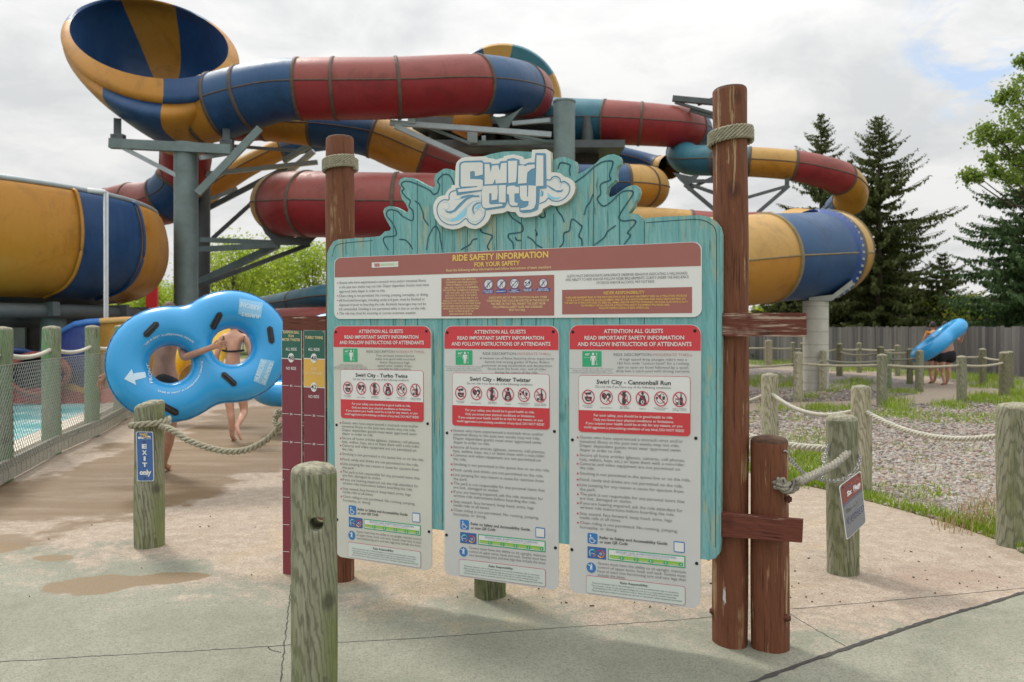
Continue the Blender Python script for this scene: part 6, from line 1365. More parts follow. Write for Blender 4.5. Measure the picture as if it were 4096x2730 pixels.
# ropes
ring = []
for i in range(34):
    a = -.6 + 2 * math.pi * i / 28; ring.append(Vector((eb.x + (er + .022) * math.cos(a), eb.y + (er + .022) * math.sin(a), zat(1700, 5.75) + .012 * math.sin(a * 1.5) + (.04 if i > 27 else 0) * (i - 27) / 6)))
sp = catmull([tuple(ring[0]), tuple(W(690, 1722, 5.66)), tuple(W(760, 1766, 5.6)), tuple(W(880, 1803, 5.52)), tuple(W(980, 1802, 5.45)), tuple(W(1065, 1762, 5.38)), tuple(W(1128, 1700, 5.3)), tuple(W(1175, 1670, 5.25))], 8)[0]
mb = MB(); rope_mesh(list(reversed(ring)) + [Vector(p) for p in sp[1:]], .024, mb); kc_ = W(1122, 1688, 5.28)
rope_mesh([kc_ + Vector((.034 * math.cos(a), -.01 + .02 * math.sin(a), .04 * math.sin(a) + .004 * a)) for a in [i / 24 * 9.5 for i in range(25)]], .018, mb)
set_tags(mb.build('rope', M['rope'], org=eb), 'thick twisted rope tied round the exit bollard and sagging to the height chart', 'rope')
sp = catmull([tuple(W(3094, 1932, 3.93)), tuple(W(3120, 1948, 3.86)), tuple(W(3165, 1946, 3.9)), tuple(W(3205, 1922, 4.1)), tuple(W(3265, 1896, 4.4)), tuple(W(3335, 1860, 4.75)), tuple(W(3382, 1822, 5.02)), tuple(W(3398, 1806, 5.16))], 8)[0]
mb = MB(); rope_mesh([Vector(p) for p in sp], .0245, mb, pk=9.5); kp = W(3150, 1942, 3.86)
rope_mesh([kp + Vector((.03 * math.cos(a) + .012 * a - .05, .012 * math.sin(a * 1.3), .026 * math.sin(a))) for a in [i / 24 * 8.5 for i in range(25)]], .018, mb)
set_tags(mb.build('rope', plain('grey_hemp', (.31, .29, .235), .95, .3, 50, .8, bscale=300), org=W(3100, 1935, 3.9)), 'knotted grey rope from the short brown post up to the green bollard', 'rope')
def chain_links(path, L=.034, w=.0095, r=.0026):
    mb = MB(); P2 = [Vector(p) for p in path]; tot = sum((P2[i + 1] - P2[i]).length for i in range(len(P2) - 1)); n = int(tot / (L * .72)); q = resample(P2, n + 1)
    for i in range(n):
        c = (q[i] + q[i + 1]) / 2; d = (q[i + 1] - q[i]).normalized(); s_ = d.cross(Vector((0, 0, 1))); s_ = s_.normalized() if s_.length > .1 else Vector((1, 0, 0)); t_ = s_.cross(d)
        if i % 2: s_, t_ = t_, s_
        loop = []
        for k in range(14):
            a = 2 * math.pi * k / 14; loop.append(c + d * ((L / 2 - w) * (1 if math.cos(a) > 0 else -1) * min(1, abs(math.cos(a)) * 3) + w * math.cos(a)) + s_ * w * math.sin(a))
        mb.tube(loop, r, 6, closed=True)
    return mb
ch = empty('chain', W(3140, 1808, 3.93), 'bright steel chain sagging from the short brown post round the green bollard', 'chain')
pth = catmull([tuple(W(*p)) for p in ((3138, 1810, 3.93), (3172, 1850, 4.1), (3218, 1895, 4.35), (3262, 1912, 4.6), (3310, 1924, 4.8), (3360, 1922, 4.9), (3400, 1905, 4.93), (3430, 1868, 4.97), (3440, 1835, 5.05), (3433, 1822, 5.14))], 6)[0]
chain_links(pth).build('links', M['chain'], ch)
pth = catmull([tuple(W(*p)) for p in ((3318, 1778, 5.18), (3306, 1800, 5.08), (3298, 1850, 4.95), (3296, 1885, 4.88), (3292, 1912, 4.76))], 6)[0]
chain_links(pth).build('hanging_links', M['chain'], ch)
mb = MB(); mb.tube([W(3128, 1812, 3.93), W(3140, 1803, 3.88), W(3152, 1812, 3.92)], .005, 8); mb.build('staple', M['chain'], ch)

# ------------------------------------------------------------------ grey board fence at the back right
fa, fb_ = Vector((11.2, 41.8, 0)), Vector((18.2, 20.0, 0)); fd = (fb_ - fa); FLn = fd.length; fd.normalize(); fn_ = Vector((-fd.y, fd.x, 0))
wf = empty('board_fence', fa, 'long weathered grey board fence behind the winding path', 'fence')
m, nt, b = new_mat('grey_fence_boards'); t = NT(nt); gi = t.n('ShaderNodeNewGeometry')
g_ = t.noise(t.coord(scale=(7, 7, .5)), 2, 7, .65, .5)
col = t.mix(t.ramp(g_, [(.3, 0.0), (.7, 1.0)]), (.165, .158, .155), (.25, .235, .22)); col = t.mix(t.math('MULTIPLY', gi.outputs['Random Per Island'], .95), col, (.085, .08, .085))
t.l(col, b.inputs['Base Color']); b.inputs['Roughness'].default_value = .9; M['fence'] = m
mb = MB(); x = 0; k = 0
while x < FLn:
    w = random.uniform(.12, .16); h = 1.62 + random.uniform(-.03, .03); c = fa + fd * (x + w / 2) + Vector((0, 0, h / 2)); off = fn_ * random.uniform(-.006, .006)
    mb.box(c + off, fd * (w / 2 - .004), fn_ * .012, (random.uniform(-.005, .005), 0, h / 2)); x += w; k += 1
mb.build('boards', M['fence'], wf)
for z in (.35, 1.3): mb = MB(); mb.bar(fa + fn_ * .05 + Vector((0, 0, z)), fb_ + fn_ * .05 + Vector((0, 0, z)), .05, .09); mb.build('rail', M['fence'], wf)

# ------------------------------------------------------------------ trees
def leaf_mat(name, a, b_, tr=.35):
    m, nt, b = new_mat(name); t = NT(nt); g_ = t.n('ShaderNodeNewGeometry')
    t.l(t.mix(g_.outputs['Random Per Island'], a, b_), b.inputs['Base Color']); b.inputs['Roughness'].default_value = .6; b.inputs['Specular IOR Level'].default_value = .25
    tl = t.n('ShaderNodeBsdfTranslucent'); t.l(t.mix(.5, a, b_), tl.inputs[0]); mx = t.n('ShaderNodeMixShader'); mx.inputs[0].default_value = tr
    t.l(b.outputs[0], mx.inputs[1]); t.l(tl.outputs[0], mx.inputs[2]); t.l(mx.outputs[0], nt.nodes['Material Output'].inputs[0]); return m
M['spruce'] = leaf_mat('spruce_needles', (.055, .08, .022), (.125, .145, .04), .3)
M['spruce_b'] = leaf_mat('bluish_spruce_needles', (.045, .095, .035), (.10, .16, .055), .3)
M['leaf_l'] = leaf_mat('fresh_light_leaves', (.27, .38, .035), (.44, .54, .08), .6)
M['leaf_m'] = leaf_mat('mid_green_leaves', (.08, .16, .025), (.22, .30, .06), .45)
M['leaf_y'] = leaf_mat('yellow_green_leaves', (.30, .36, .03), (.45, .48, .08), .55)
M['leaf_e'] = leaf_mat('edge_tree_leaves', (.12, .21, .03), (.30, .38, .08), .5)
M['bark'] = plain('tree_bark', (.075, .055, .04), .9, .3, 8, .8)
def leaf_tris(c, d, up, L, w):
    """kite quads: c (n,3) base, d direction (n,3), up width dir (n,3)"""
    n = len(c); P = np.zeros((n, 4, 3)); P[:, 0] = c; P[:, 1] = c + d * (L * .45)[:, None] + up * w[:, None]; P[:, 2] = c + d * L[:, None]; P[:, 3] = c + d * (L * .45)[:, None] - up * w[:, None]
    return P.reshape(-1, 3), np.arange(n * 4).reshape(n, 4)
def unit(v): return v / (np.linalg.norm(v, axis=1, keepdims=True) + 1e-9)
def spruce(base, h, R, label, m, seed, z0=.6, droop=.5):
    g = np.random.default_rng(seed); root = empty('spruce_tree', base, label, 'tree', 'tall conifers behind the grey fence'); mb = MB()
    mb.tube([base + Vector((0, 0, h * i / 8)) for i in range(9)], [.22 * (1 - i / 8.3) * h / 11 for i in range(9)], 10); C0, D0, U0, L0, W0 = [], [], [], [], []
    z = z0
    while z < h * .995:
        u = z / h; Lm = R * (1 - u) ** .82 * (.85 + .15 * math.sin(z * 5)) + .12; nb = int(5 + 4 * (1 - u) + g.integers(0, 2))
        for k in range(nb):
            az = g.uniform(0, 6.283); L = Lm * g.uniform(.45, 1.22); d = np.array([math.cos(az), math.sin(az), 0]); n = max(4, int(L / .075)); s_ = np.linspace(.08, 1, n)
            rise = .35 * (u ** 1.5); pz = z + L * (rise * s_ - droop * .75 * (1 - u * .8) * s_ ** 1.6 + .22 * s_ ** 4)
            P = np.stack([d[0] * L * s_, d[1] * L * s_, pz], 1)
            if k % 2 == 0 and L > .5: mb.tube([base + Vector(P[i]) for i in (0, n // 2, n - 1)], [.02, .014, .006], 4, 0, False)
            side = np.array([-d[1], d[0], 0])
            for rep in range(5):
                q = P + g.normal(0, .025, P.shape); m_ = len(q); sg = np.where(g.random(m_) < .5, -1, 1)
                if rep < 2: dd = np.stack([side[0] * sg, side[1] * sg, np.zeros(m_)], 1) * .55 + d * .55 + np.stack([np.zeros(m_), np.zeros(m_), -.35 + g.normal(0, .25, m_)], 1); ll = g.uniform(.14, .34, m_) * (.5 + .9 * (1 - s_)) * (.55 + .5 * (1 - u))
                else: dd = np.stack([g.normal(0, .35, m_), g.normal(0, .35, m_), -np.ones(m_)], 1) + d * .15; ll = g.uniform(.12, .42, m_) * (.45 + .75 * np.sin(np.pi * np.minimum(1, s_ * .9 + .1))) * (.4 + .7 * (1 - u))
                dd = unit(dd); wv = unit(np.cross(dd, g.normal(0, 1, (m_, 3)))); C0.append(q); D0.append(dd); U0.append(wv); L0.append(ll); W0.append(ll * g.uniform(.13, .22, m_) + .012)
        z += .17 + .19 * (1 - u) * g.uniform(.6, 1.4)
    mb.build('trunk', M['bark'], root)
    V, Q = leaf_tris(np.concatenate(C0), np.concatenate(D0), np.concatenate(U0), np.concatenate(L0), np.concatenate(W0))
    o = mesh_np('crown', V, Q, m); o.parent = root; ORG[o.name] = base; return root
def gw(px, Z): v = W(px, HY, Z); v.z = 0; return v
spruce(gw(3285, 41), W(3285, 455, 41).z, 4.5, 'dark spruce with a blunt top left of the pointed one behind the yellow tube', M['spruce'], 1)
spruce(gw(3515, 38.5), W(3505, 462, 38.5).z, 5.9, 'tall pointed dark spruce with long drooping right hand branches behind the fence', M['spruce'], 2)
spruce(gw(3400, 44), W(3400, 640, 44).z, 4.2, 'shorter dark spruce filling the gap between the blunt and the pointed one', M['spruce'], 3)
spruce(gw(4130, 31), W(4120, 400, 31).z, 4.7, 'bluish green spruce cut off by the right edge', M['spruce_b'], 4)
spruce(gw(3130, 41), W(3130, 860, 41).z, 2.8, 'low dark spruce peeping out under the red tube left of the pillar', M['spruce'], 6)
spruce(gw(2860, 42), W(2860, 1000, 42).z, 3.0, 'dark spruce hidden behind the right brown post', M['spruce'], 8)
spruce(gw(3770, 37), W(3770, 1010, 37).z, 3.4, 'squat spruce behind the fence above the swimmers', M['spruce'], 9)
def broadleaf(base, h, R, label, m, seed, n=5200, leaf=.1, group='leafy trees beyond the slides', crown0=.25, clumps=26, name='leafy_tree', sq=1.0, fixed=None):
    g = np.random.default_rng(seed); root = empty(name, base, label, 'tree' if name != 'shrub' else 'shrub', group); mb = MB()
    mb.tube([base, base + Vector((.05 * h * .1, 0, h * .45)), base + Vector((0, 0, h * .85))], [.03 * h * .5, .02 * h * .5, .004 * h], 8); cs = []; rise = .1 if fixed is not None else .35
    for k in range(clumps):
        if fixed is not None and k < len(fixed): cs.append(np.array(fixed[k])); continue
        z = h * (crown0 + (1 - crown0) * g.random() ** .8); f_ = math.sin(math.pi * min(1, (z / h - crown0 * .6) / (1.02 - crown0 * .6))) ** .7; a = g.uniform(0, 6.283); r = R * f_ * math.sqrt(g.random()) * .9; cs.append(np.array([r * math.cos(a) * sq, r * math.sin(a), z * .97]))
    for c in cs: c0 = np.array([0, 0, max(.2 * h, c[2] - rise * h)]); mb.tube([base + Vector(c0), base + Vector((c0 * .4 + c * .6) + np.array([0, 0, -.05 * h])), base + Vector(c)], [.005 * h, .003 * h, .001 * h], 5, 0, False)
    mb.build('trunk', M['bark'], root)
    per = n // len(cs); C0 = np.concatenate([c + g.normal(0, 1, (per, 3)) * np.array([.2, .2, .17]) * R * .95 * g.uniform(.6, 1.25) for c in cs])
    m_ = len(C0); dd = unit(g.normal(0, 1, (m_, 3)) + np.array([0, 0, -.2])); uu = unit(np.cross(dd, g.normal(0, 1, (m_, 3)))); ll = leaf * g.uniform(.6, 1.4, m_)
    C0[:, 2] = np.maximum(C0[:, 2], .1)
    V, Q = leaf_tris(C0, dd, uu, ll, ll * .36); o = mesh_np('crown', V, Q, m); o.parent = root; ORG[o.name] = base; return root
bzz = 28.5; bb = gw(4300, bzz)
fix = [np.array(W(x, y, bzz + dz)) - np.array(bb) for x, y, dz in ((4085, 245, 0), (4090, 330, .4), (4040, 370, .3), (4075, 400, 0), (4000, 400, .5), (4060, 470, -.3), (3950, 520, 0), (3990, 560, .4), (4040, 540, .2), (4085, 560, -.4), (3930, 550, .3), (4020, 620, .6), (3960, 640, 0), (4070, 640, 0), (3910, 705, 0), (3980, 690, .4), (4040, 700, -.3), (4090, 720, .2), (3870, 705, .2))]
broadleaf(bb, W(4190, 150, bzz).z, 1.1, 'fresh green broadleaf tree reaching in from the right edge in front of the bluish spruce', M['leaf_e'], 11, 5200, .125, clumps=21, fixed=fix)
for i, (px_, ty, Z, R) in enumerate(((500, 1185, 50, 2.4), (580, 1160, 48, 2.6), (680, 1120, 52, 2.6), (850, 1000, 50, 3.0), (930, 975, 47, 2.9), (1010, 1020, 52, 3.0), (1085, 985, 50, 3.1), (1165, 960, 48, 3.0), (1250, 1000, 47, 3.0), (1330, 980, 50, 3.0))):
    lab = ('light green tree under the right end of the slide bowl', 'light green tree just right of the red panel', 'small light green tree behind the thick steel column', 'tall airy light green tree right beside the dark steel column', 'airy light green tree second right of the dark steel column', 'lower light green tree behind the floodlight mast on its left', 'airy light green tree straight behind the floodlight mast', 'tallest airy light green tree under the pink tube saddle', 'light green tree left of the left brown post', 'light green tree straight behind the left brown post')[i]
    broadleaf(gw(px_, Z), W(px_, ty, Z).z, R, lab, M['leaf_l'] if i % 3 else M['leaf_y'], 40 + i, 4300, .16, crown0=.12, clumps=30)
    
for i, px_ in enumerate((3020, 3110, 3330, 3430, 3530, 3620, 3700, 3770, 3850, 3930, 4010, 4090)):
    broadleaf(gw(px_, 43 - i * .9), 2.5 + .5 * math.sin(i * 2.3), 1.5, 'green shrub behind the grey fence, ' + ('left of the pillar', 'just left of the pillar', 'just right of the pillar', 'second right of the pillar', 'under the pointed spruce trunk', 'right of the pointed spruce trunk', 'left of the swimmers', 'above the swimmers', 'right above the blue tube end', 'second right of the blue tube end', 'near the bluish spruce', 'at the right edge')[i], (M['leaf_y'], M['leaf_m'], M['leaf_l'])[i % 3], 80 + i, 2600, .12, 'shrubs behind the grey fence', .05, 16, 'shrub')
# wooded skyline far off
g = np.random.default_rng(5); n = 60000; ax = g.uniform(-170, 260, n); ay = 150 + .12 * np.abs(ax) + g.normal(0, 5, n); hh = 6 + 2.5 * np.sin(ax * .11) + 1.5 * np.sin(ax * .37 + 1); c = np.stack([ax, ay, hh * g.random(n) ** .7], 1)
dd = unit(g.normal(0, 1, (n, 3))); uu = unit(np.cross(dd, g.normal(0, 1, (n, 3)))); ll = g.uniform(.7, 1.5, n); V, Q = leaf_tris(c, dd, uu, ll, ll * .4)
o = mesh_np('distant_woods', V, Q, M['leaf_m']); set_tags(o, 'hazy green woodland on the far horizon', 'woods', kind='stuff')

# ------------------------------------------------------------------ vinyl double tubes
def make_double():
    # an inflated figure-eight: profile rises from the outline and from the two holes
    mb = MB(); st = .014; nx, ny = int(2.1 / st), int(1.4 / st); X, Yg = np.meshgrid(np.arange(nx) * st - 1.05, np.arange(ny) * st - .7, indexing='ij'); w = .19
    ax = np.abs(X); d1, d2 = .6 - np.hypot(X - .31, Yg), .6 - np.hypot(X + .31, Yg); k = .1; h = np.clip(.5 + .5 * (d1 - d2) / k, 0, 1); outer = d2 * (1 - h) + d1 * h + k * h * (1 - h)
    hole = np.minimum(np.hypot(X - .31, Yg), np.hypot(X + .31, Yg)) - .195; dd_ = np.minimum(outer, hole); t = .185 * np.sqrt(np.clip(1 - (1 - np.clip(dd_, 0, w) / w) ** 2, 0, 1)) + .004
    ok = dd_ > -.004; cell = ok[:-1, :-1] & ok[1:, :-1] & ok[1:, 1:] & ok[:-1, 1:]; ids = {}
    def vid(i, j, sg):
        if (i, j, sg) not in ids: ids[(i, j, sg)] = len(mb.v); mb.v.append((X[i, j], Yg[i, j], sg * t[i, j]))
        return ids[(i, j, sg)]
    def face(f): mb.f.append(f); mb.m.append(0); mb.s.append(True)
    for i, j in zip(*np.nonzero(cell)):
        c4 = [(i, j), (i + 1, j), (i + 1, j + 1), (i, j + 1)]; face(tuple(vid(a, b_, 1) for a, b_ in c4)); face(tuple(vid(a, b_, -1) for a, b_ in reversed(c4)))
        for e, (di, dj) in enumerate(((0, -1), (1, 0), (0, 1), (-1, 0))):
            p, q = i + di, j + dj
            if not (0 <= p < nx - 1 and 0 <= q < ny - 1 and cell[p, q]): a, b_ = c4[e], c4[(e + 1) % 4]; face((vid(*b_, 1), vid(*a, 1), vid(*a, -1), vid(*b_, -1)))
    o = mb.build('double_source', M['tube_blue']); md = o.modifiers.new('r', 'REMESH'); md.mode = 'VOXEL'; md.voxel_size = .02; ms = o.modifiers.new('s', 'SMOOTH'); ms.iterations = 14; ms.factor = .6
    bpy.context.view_layer.update(); me = bpy.data.meshes.new_from_object(o.evaluated_get(bpy.context.evaluated_depsgraph_get())); me.polygons.foreach_set('use_smooth', [True] * len(me.polygons)); bpy.data.objects.remove(o); me.name = 'double_tube_body'; return me
DBL = make_double(); DBV = [v.co.copy() for v in DBL.vertices]; DBF = [tuple(p.vertices) for p in DBL.polygons]; DBT = BVHTree.FromPolygons(DBV, DBF)
def place_double(mat4, label, m, name='double_tube', group='vinyl double tubes'):
    root = empty(name, mat4.translation, label, 'inflatable tube', group); root.rotation_euler = mat4.to_euler()
    me = DBL.copy(); me.materials.clear(); me.materials.append(m); o = bpy.data.objects.new('tube_body', me); COL.objects.link(o); o.parent = root; return root
def drape_local(pts2, off): 
    out = []
    for a, b_ in pts2:
        h = DBT.ray_cast(Vector((a, b_, 1)), Vector((0, 0, -1))); out.append((h[0] + h[1] * off) if h[0] is not None else Vector((a, b_, .05)))
    return out
def handle(root, a, b_, ang, L=.19, w=.062):
    mb = MB(); nu, nv = 12, 6; vs = []
    for i in range(nu + 1):
        u = -1 + 2 * i / nu; hw = w / 2 * math.sqrt(max(.02, 1 - max(0, (abs(u) * L / 2 - (L / 2 - w / 2)) / (w / 2)) ** 2)); row = []
        for j in range(nv + 1): v = -1 + 2 * j / nv; x, y = u * L / 2, v * hw; row.append((a + x * math.cos(ang) - y * math.sin(ang), b_ + x * math.sin(ang) + y * math.cos(ang)))
        vs += drape_local(row, .009)
    mb.add(vs, [(i * (nv + 1) + j, (i + 1) * (nv + 1) + j, (i + 1) * (nv + 1) + j + 1, i * (nv + 1) + j + 1) for i in range(nu) for j in range(nv)])
    q = drape_local([(a + u * L * .38 * math.cos(ang), b_ + u * L * .38 * math.sin(ang)) for u in (-1, -.6, 0, .6, 1)], .018); mb.tube(q, .009, 8); o = mb.build('handle', M['black'], root, raw=True); return o
tl_, tr_ = W(683, 1457, 8.10), W(925, 1387, 8.38); e1 = (tr_ - tl_).normalized(); ct_ = (tl_ + tr_) / 2
n0 = Vector((-.10, -1, .03)); n0 = (n0 - e1 * n0.dot(e1)).normalized(); e2 = n0.cross(e1)
M4 = Matrix((( e1.x, e2.x, n0.x, ct_.x), (e1.y, e2.y, n0.y, ct_.y), (e1.z, e2.z, n0.z, ct_.z), (0, 0, 0, 1)))
big = place_double(M4, 'big blue double ring tube with black handles carried by the man at the left', M['tube_blue'])
MI = M4.inverted()
def loc2(px_, py_, zl=.17):
    o = MI @ Vector((0, 0, EYE)); d = (MI.to_3x3() @ Vector(((px_ - CX) / F, 1, -(py_ - HY) / F))); k = (zl - o.z) / d.z; p = o + d * k; return p.x, p.y
for px_, py_, qx, qy in ((605, 1320, 640, 1285), (865, 1283, 884, 1250), (915, 1519, 945, 1545), (678, 1637, 715, 1655)):
    a, b_ = loc2(px_, py_); a2, b2 = loc2(qx, qy); handle(big, a, b_, math.atan2(b2 - b_, a2 - a))
a, b_ = loc2(1089, 1347, .06); a2, b2 = loc2(1095, 1387, .06); handle(big, a - .035, b_, math.atan2(b2 - b_, a2 - a))
def drape_grid(fn, nu, nv, name, m, off=.004):
    mb = MB(); vs = []
    for i in range(nu + 1): vs += drape_local([fn(i / nu, j / nv) for j in range(nv + 1)], off)
    mb.add(vs, [(i * (nv + 1) + j, (i + 1) * (nv + 1) + j, (i + 1) * (nv + 1) + j + 1, i * (nv + 1) + j + 1) for i in range(nu) for j in range(nv)]); return mb
A0, A1_, A2_ = loc2(497, 1518), loc2(527, 1478), loc2(545, 1543)
lerp2 = lambda p, q, t: (p[0] + (q[0] - p[0]) * t, p[1] + (q[1] - p[1]) * t)
mb = drape_grid(lambda u, v: lerp2(A0, lerp2(A1_, A2_, v), max(.02, u)), 6, 6, '', None)
S0, S1_, S2_, S3_ = loc2(533, 1496), loc2(580, 1487), loc2(584, 1510), loc2(539, 1524); mb2 = drape_grid(lambda u, v: lerp2(lerp2(S0, S1_, u), lerp2(S3_, S2_, u), v), 6, 3, '', None)
mb.add(mb2.v, mb2.f); mb.build('arrow_mark', M['vinyl_print'], big, raw=True)
def drape_text(st, p, q, cap, bold, mb=None, m=0):
    v, f = _txt[(st, bold)]; mb = mb or MB(); x0, x1 = v[:, 0].min(), v[:, 0].max(); p, q = np.array(p), np.array(q); e = (q - p) / (x1 - x0); up = np.array([-e[1], e[0]]); up = up / np.linalg.norm(up) * cap / CAPH
    mb.add(drape_local([tuple(p + e * (w[0] - x0) + up * w[1]) for w in v], .006), f, m); return mb
_tc = bpy.data.curves.new('lettering_source', 'FONT'); _tc.resolution_u = 2
_to = bpy.data.objects.new('lettering_source', _tc); COL.objects.link(_to)
for s_ in ('FRONT', 'HURRICANE', "SURFER'S", 'THIS IS NOT A LIFESAVING DEVICE'): glyphs(s_, .03)
bpy.data.objects.remove(_to)
drape_text('FRONT', loc2(611, 1533), loc2(596, 1448), .028, .03).build('lettering', M['vinyl_print'], big, raw=True)
mb = MB(); st = 'THIS IS NOT A LIFESAVING DEVICE'
v, f = _txt[(st, .03)]; cxl, cyl = loc2(683, 1457); x0, x1 = v[:, 0].min(), v[:, 0].max()
for a0, a1 in ((2.2, .5), (-2.3, -.2)):
    pts = []
    for w in v: a = a0 + (a1 - a0) * (w[0] - x0) / (x1 - x0); r = .30 + w[1] * .022 * (1 if a0 > 0 else -1); pts.append((cxl + r * math.cos(a), cyl + r * math.sin(a)))
    mb.add(drape_local(pts, .005), f)
mb.build('lettering', M['vinyl_print'], big, raw=True)
M['patch_print'] = plain('translucent_print', (.22, .48, .72), .3, .05)
for quad, tt in ((((955, 1200), (1050, 1215), (1040, 1278), (950, 1262)), ((1040, 1232), (958, 1215), (1035, 1268), (965, 1255))), (((1040, 1440), (1095, 1450), (1060, 1545), (1010, 1530)), ((1030, 1530), (1062, 1450), (1055, 1540), (1090, 1460)))):
    q = [loc2(x, y, .12) for x, y in quad]; drape_grid(lambda u, v: lerp2(lerp2(q[0], q[1], u), lerp2(q[3], q[2], u), v), 8, 8, '', None, .004).build('printed_patch', M['patch_print'], big, raw=True)
    mb = drape_text('HURRICANE', loc2(*tt[0], .12), loc2(*tt[1], .12), .05, .03); drape_text("SURFER'S", loc2(*tt[2], .12), loc2(*tt[3], .12), .035, .03, mb); mb.build('lettering', M['vinyl_print'], big, raw=True)
sm = MB(); pts = []
for k in range(240):
    a = 2 * math.pi * k / 240; rx, ry = math.cos(a), math.sin(a); o = Vector((rx * 1.4, ry * .9, .06)); h = DBT.ray_cast(o, (Vector((rx * .3, ry * .05, .06)) - o).normalized())
    if h[0] is not None: pts.append(h[0] + h[1] * .003 + Vector((0, 0, .006 * math.sin(k * 1.05 * 1.5))))
sm.tube(pts, .005, 5, closed=True); sm.build('seam', plain('dark_blue_seam', (.012, .13, .33), .4), big, raw=True)
# more rafts: yellow one beyond, blue ones stacked behind the height chart
def mat_from(c, xdir, ndir): x = Vector(xdir).normalized(); n_ = Vector(ndir); n_ = (n_ - x * n_.dot(x)).normalized(); y = n_.cross(x); return Matrix(((x.x, y.x, n_.x, c.x), (x.y, y.y, n_.y, c.y), (x.z, y.z, n_.z, c.z), (0, 0, 0, 1)))
yl = place_double(mat_from(W(778, 1425, 13.4), (.15, .5, .9), (-.25, -1, .2)), 'yellow double tube glimpsed through the holes of the blue one', M['tube_yel'])
handle(yl, -.2, .33, .2); handle(yl, .1, -.35, 1.2); handle(yl, -.32, -.4, .1)
b1_ = place_double(mat_from(W(1250, 1430, 12.6), (.9, .3, .45), (-.35, -1, .1)), 'blue double tube leaning behind the height chart, upper one', M['tube_blue']); handle(b1_, -.4, .45, .3); handle(b1_, .3, .42, .3)
b2_ = place_double(mat_from(W(1245, 1522, 12.2), (1, .25, .12), (0, -.35, 1)), 'blue double tube lying flat behind the height chart, lower one', M['tube_blue']); handle(b2_, -.66, .0, 1.2)

# ------------------------------------------------------------------ people
def skin(name, V, E, m, parent, sub=2):
    me = bpy.data.meshes.new(name); me.from_pydata([v[:3] for v in V], E, []); o = bpy.data.objects.new(name, me); COL.objects.link(o)
    md = o.modifiers.new('skin', 'SKIN'); md.use_smooth_shade = True; sv = me.skin_vertices[0].data
    for i, v in enumerate(V): r = v[3]; sv[i].radius = (r, v[4] if len(v) > 4 else r); sv[i].use_root = (i == 0)
    if sub: ms = o.modifiers.new('sub', 'SUBSURF'); ms.levels = sub; ms.render_levels = sub
    bpy.context.view_layer.update(); m2 = bpy.data.meshes.new_from_object(o.evaluated_get(bpy.context.evaluated_depsgraph_get())); bpy.data.objects.remove(o)
    mb = MB(); mb.v = [tuple(v.co) for v in m2.vertices]; mb.f = [tuple(p.vertices) for p in m2.polygons]; mb.m = [0] * len(mb.f); mb.s = [True] * len(mb.f); bpy.data.meshes.remove(m2)
    return mb.build(name, m, parent)
class Body:
    def __init__(s): s.V = []; s.E = []; s.ix = {}
    def add(s, k, p, r, to=None):
        s.ix[k] = len(s.V); s.V.append((p.x, p.y, p.z, *((r, r) if not isinstance(r, tuple) else r)))
        if to is not None: s.E.append((s.ix[to], s.ix[k]))
    def hand(s, k, wrist, d, side, curl, sc=1.0):
        """palm and five fingers; d along the hand, side = thumb side, curl = bend direction"""
        w = Vector(s.V[s.ix[wrist]][:3]); d, side, curl = (Vector(q).normalized() for q in (d, side, curl))
        s.add(k + 'p', w + d * .055 * sc, .026 * sc, wrist); s.add(k + 'q', w + d * .09 * sc, .028 * sc, k + 'p')
        for i, (o, L) in enumerate(((.03, .062), (.010, .072), (-.010, .067), (-.03, .052))):
            a = w + d * .1 * sc + side * o * sc; b_ = a + (d + curl * .35) * L * .55 * sc; c = b_ + (d * .6 + curl * .8) * L * .5 * sc
            s.add(f'{k}{i}a', a, .0095 * sc, k + 'q'); s.add(f'{k}{i}b', b_, .0085 * sc, f'{k}{i}a'); s.add(f'{k}{i}c', c, .0075 * sc, f'{k}{i}b')
        t = w + d * .045 * sc + side * .035 * sc; s.add(k + 't', t, .012 * sc, k + 'p'); s.add(k + 'u', t + (d * .7 + side * .6 + curl * .3) * .045 * sc, .0095 * sc, k + 't')
    def foot(s, k, ankle, d, L=.2):
        a = Vector(s.V[s.ix[ankle]][:3]); d = Vector(d).normalized(); s.add(k + 'b', a + d * L * .45 + Vector((0, 0, -.045)), (.036, .03), ankle); s.add(k + 'c', a + d * L * .8 + Vector((0, 0, -.058)), (.036, .02), k + 'b')
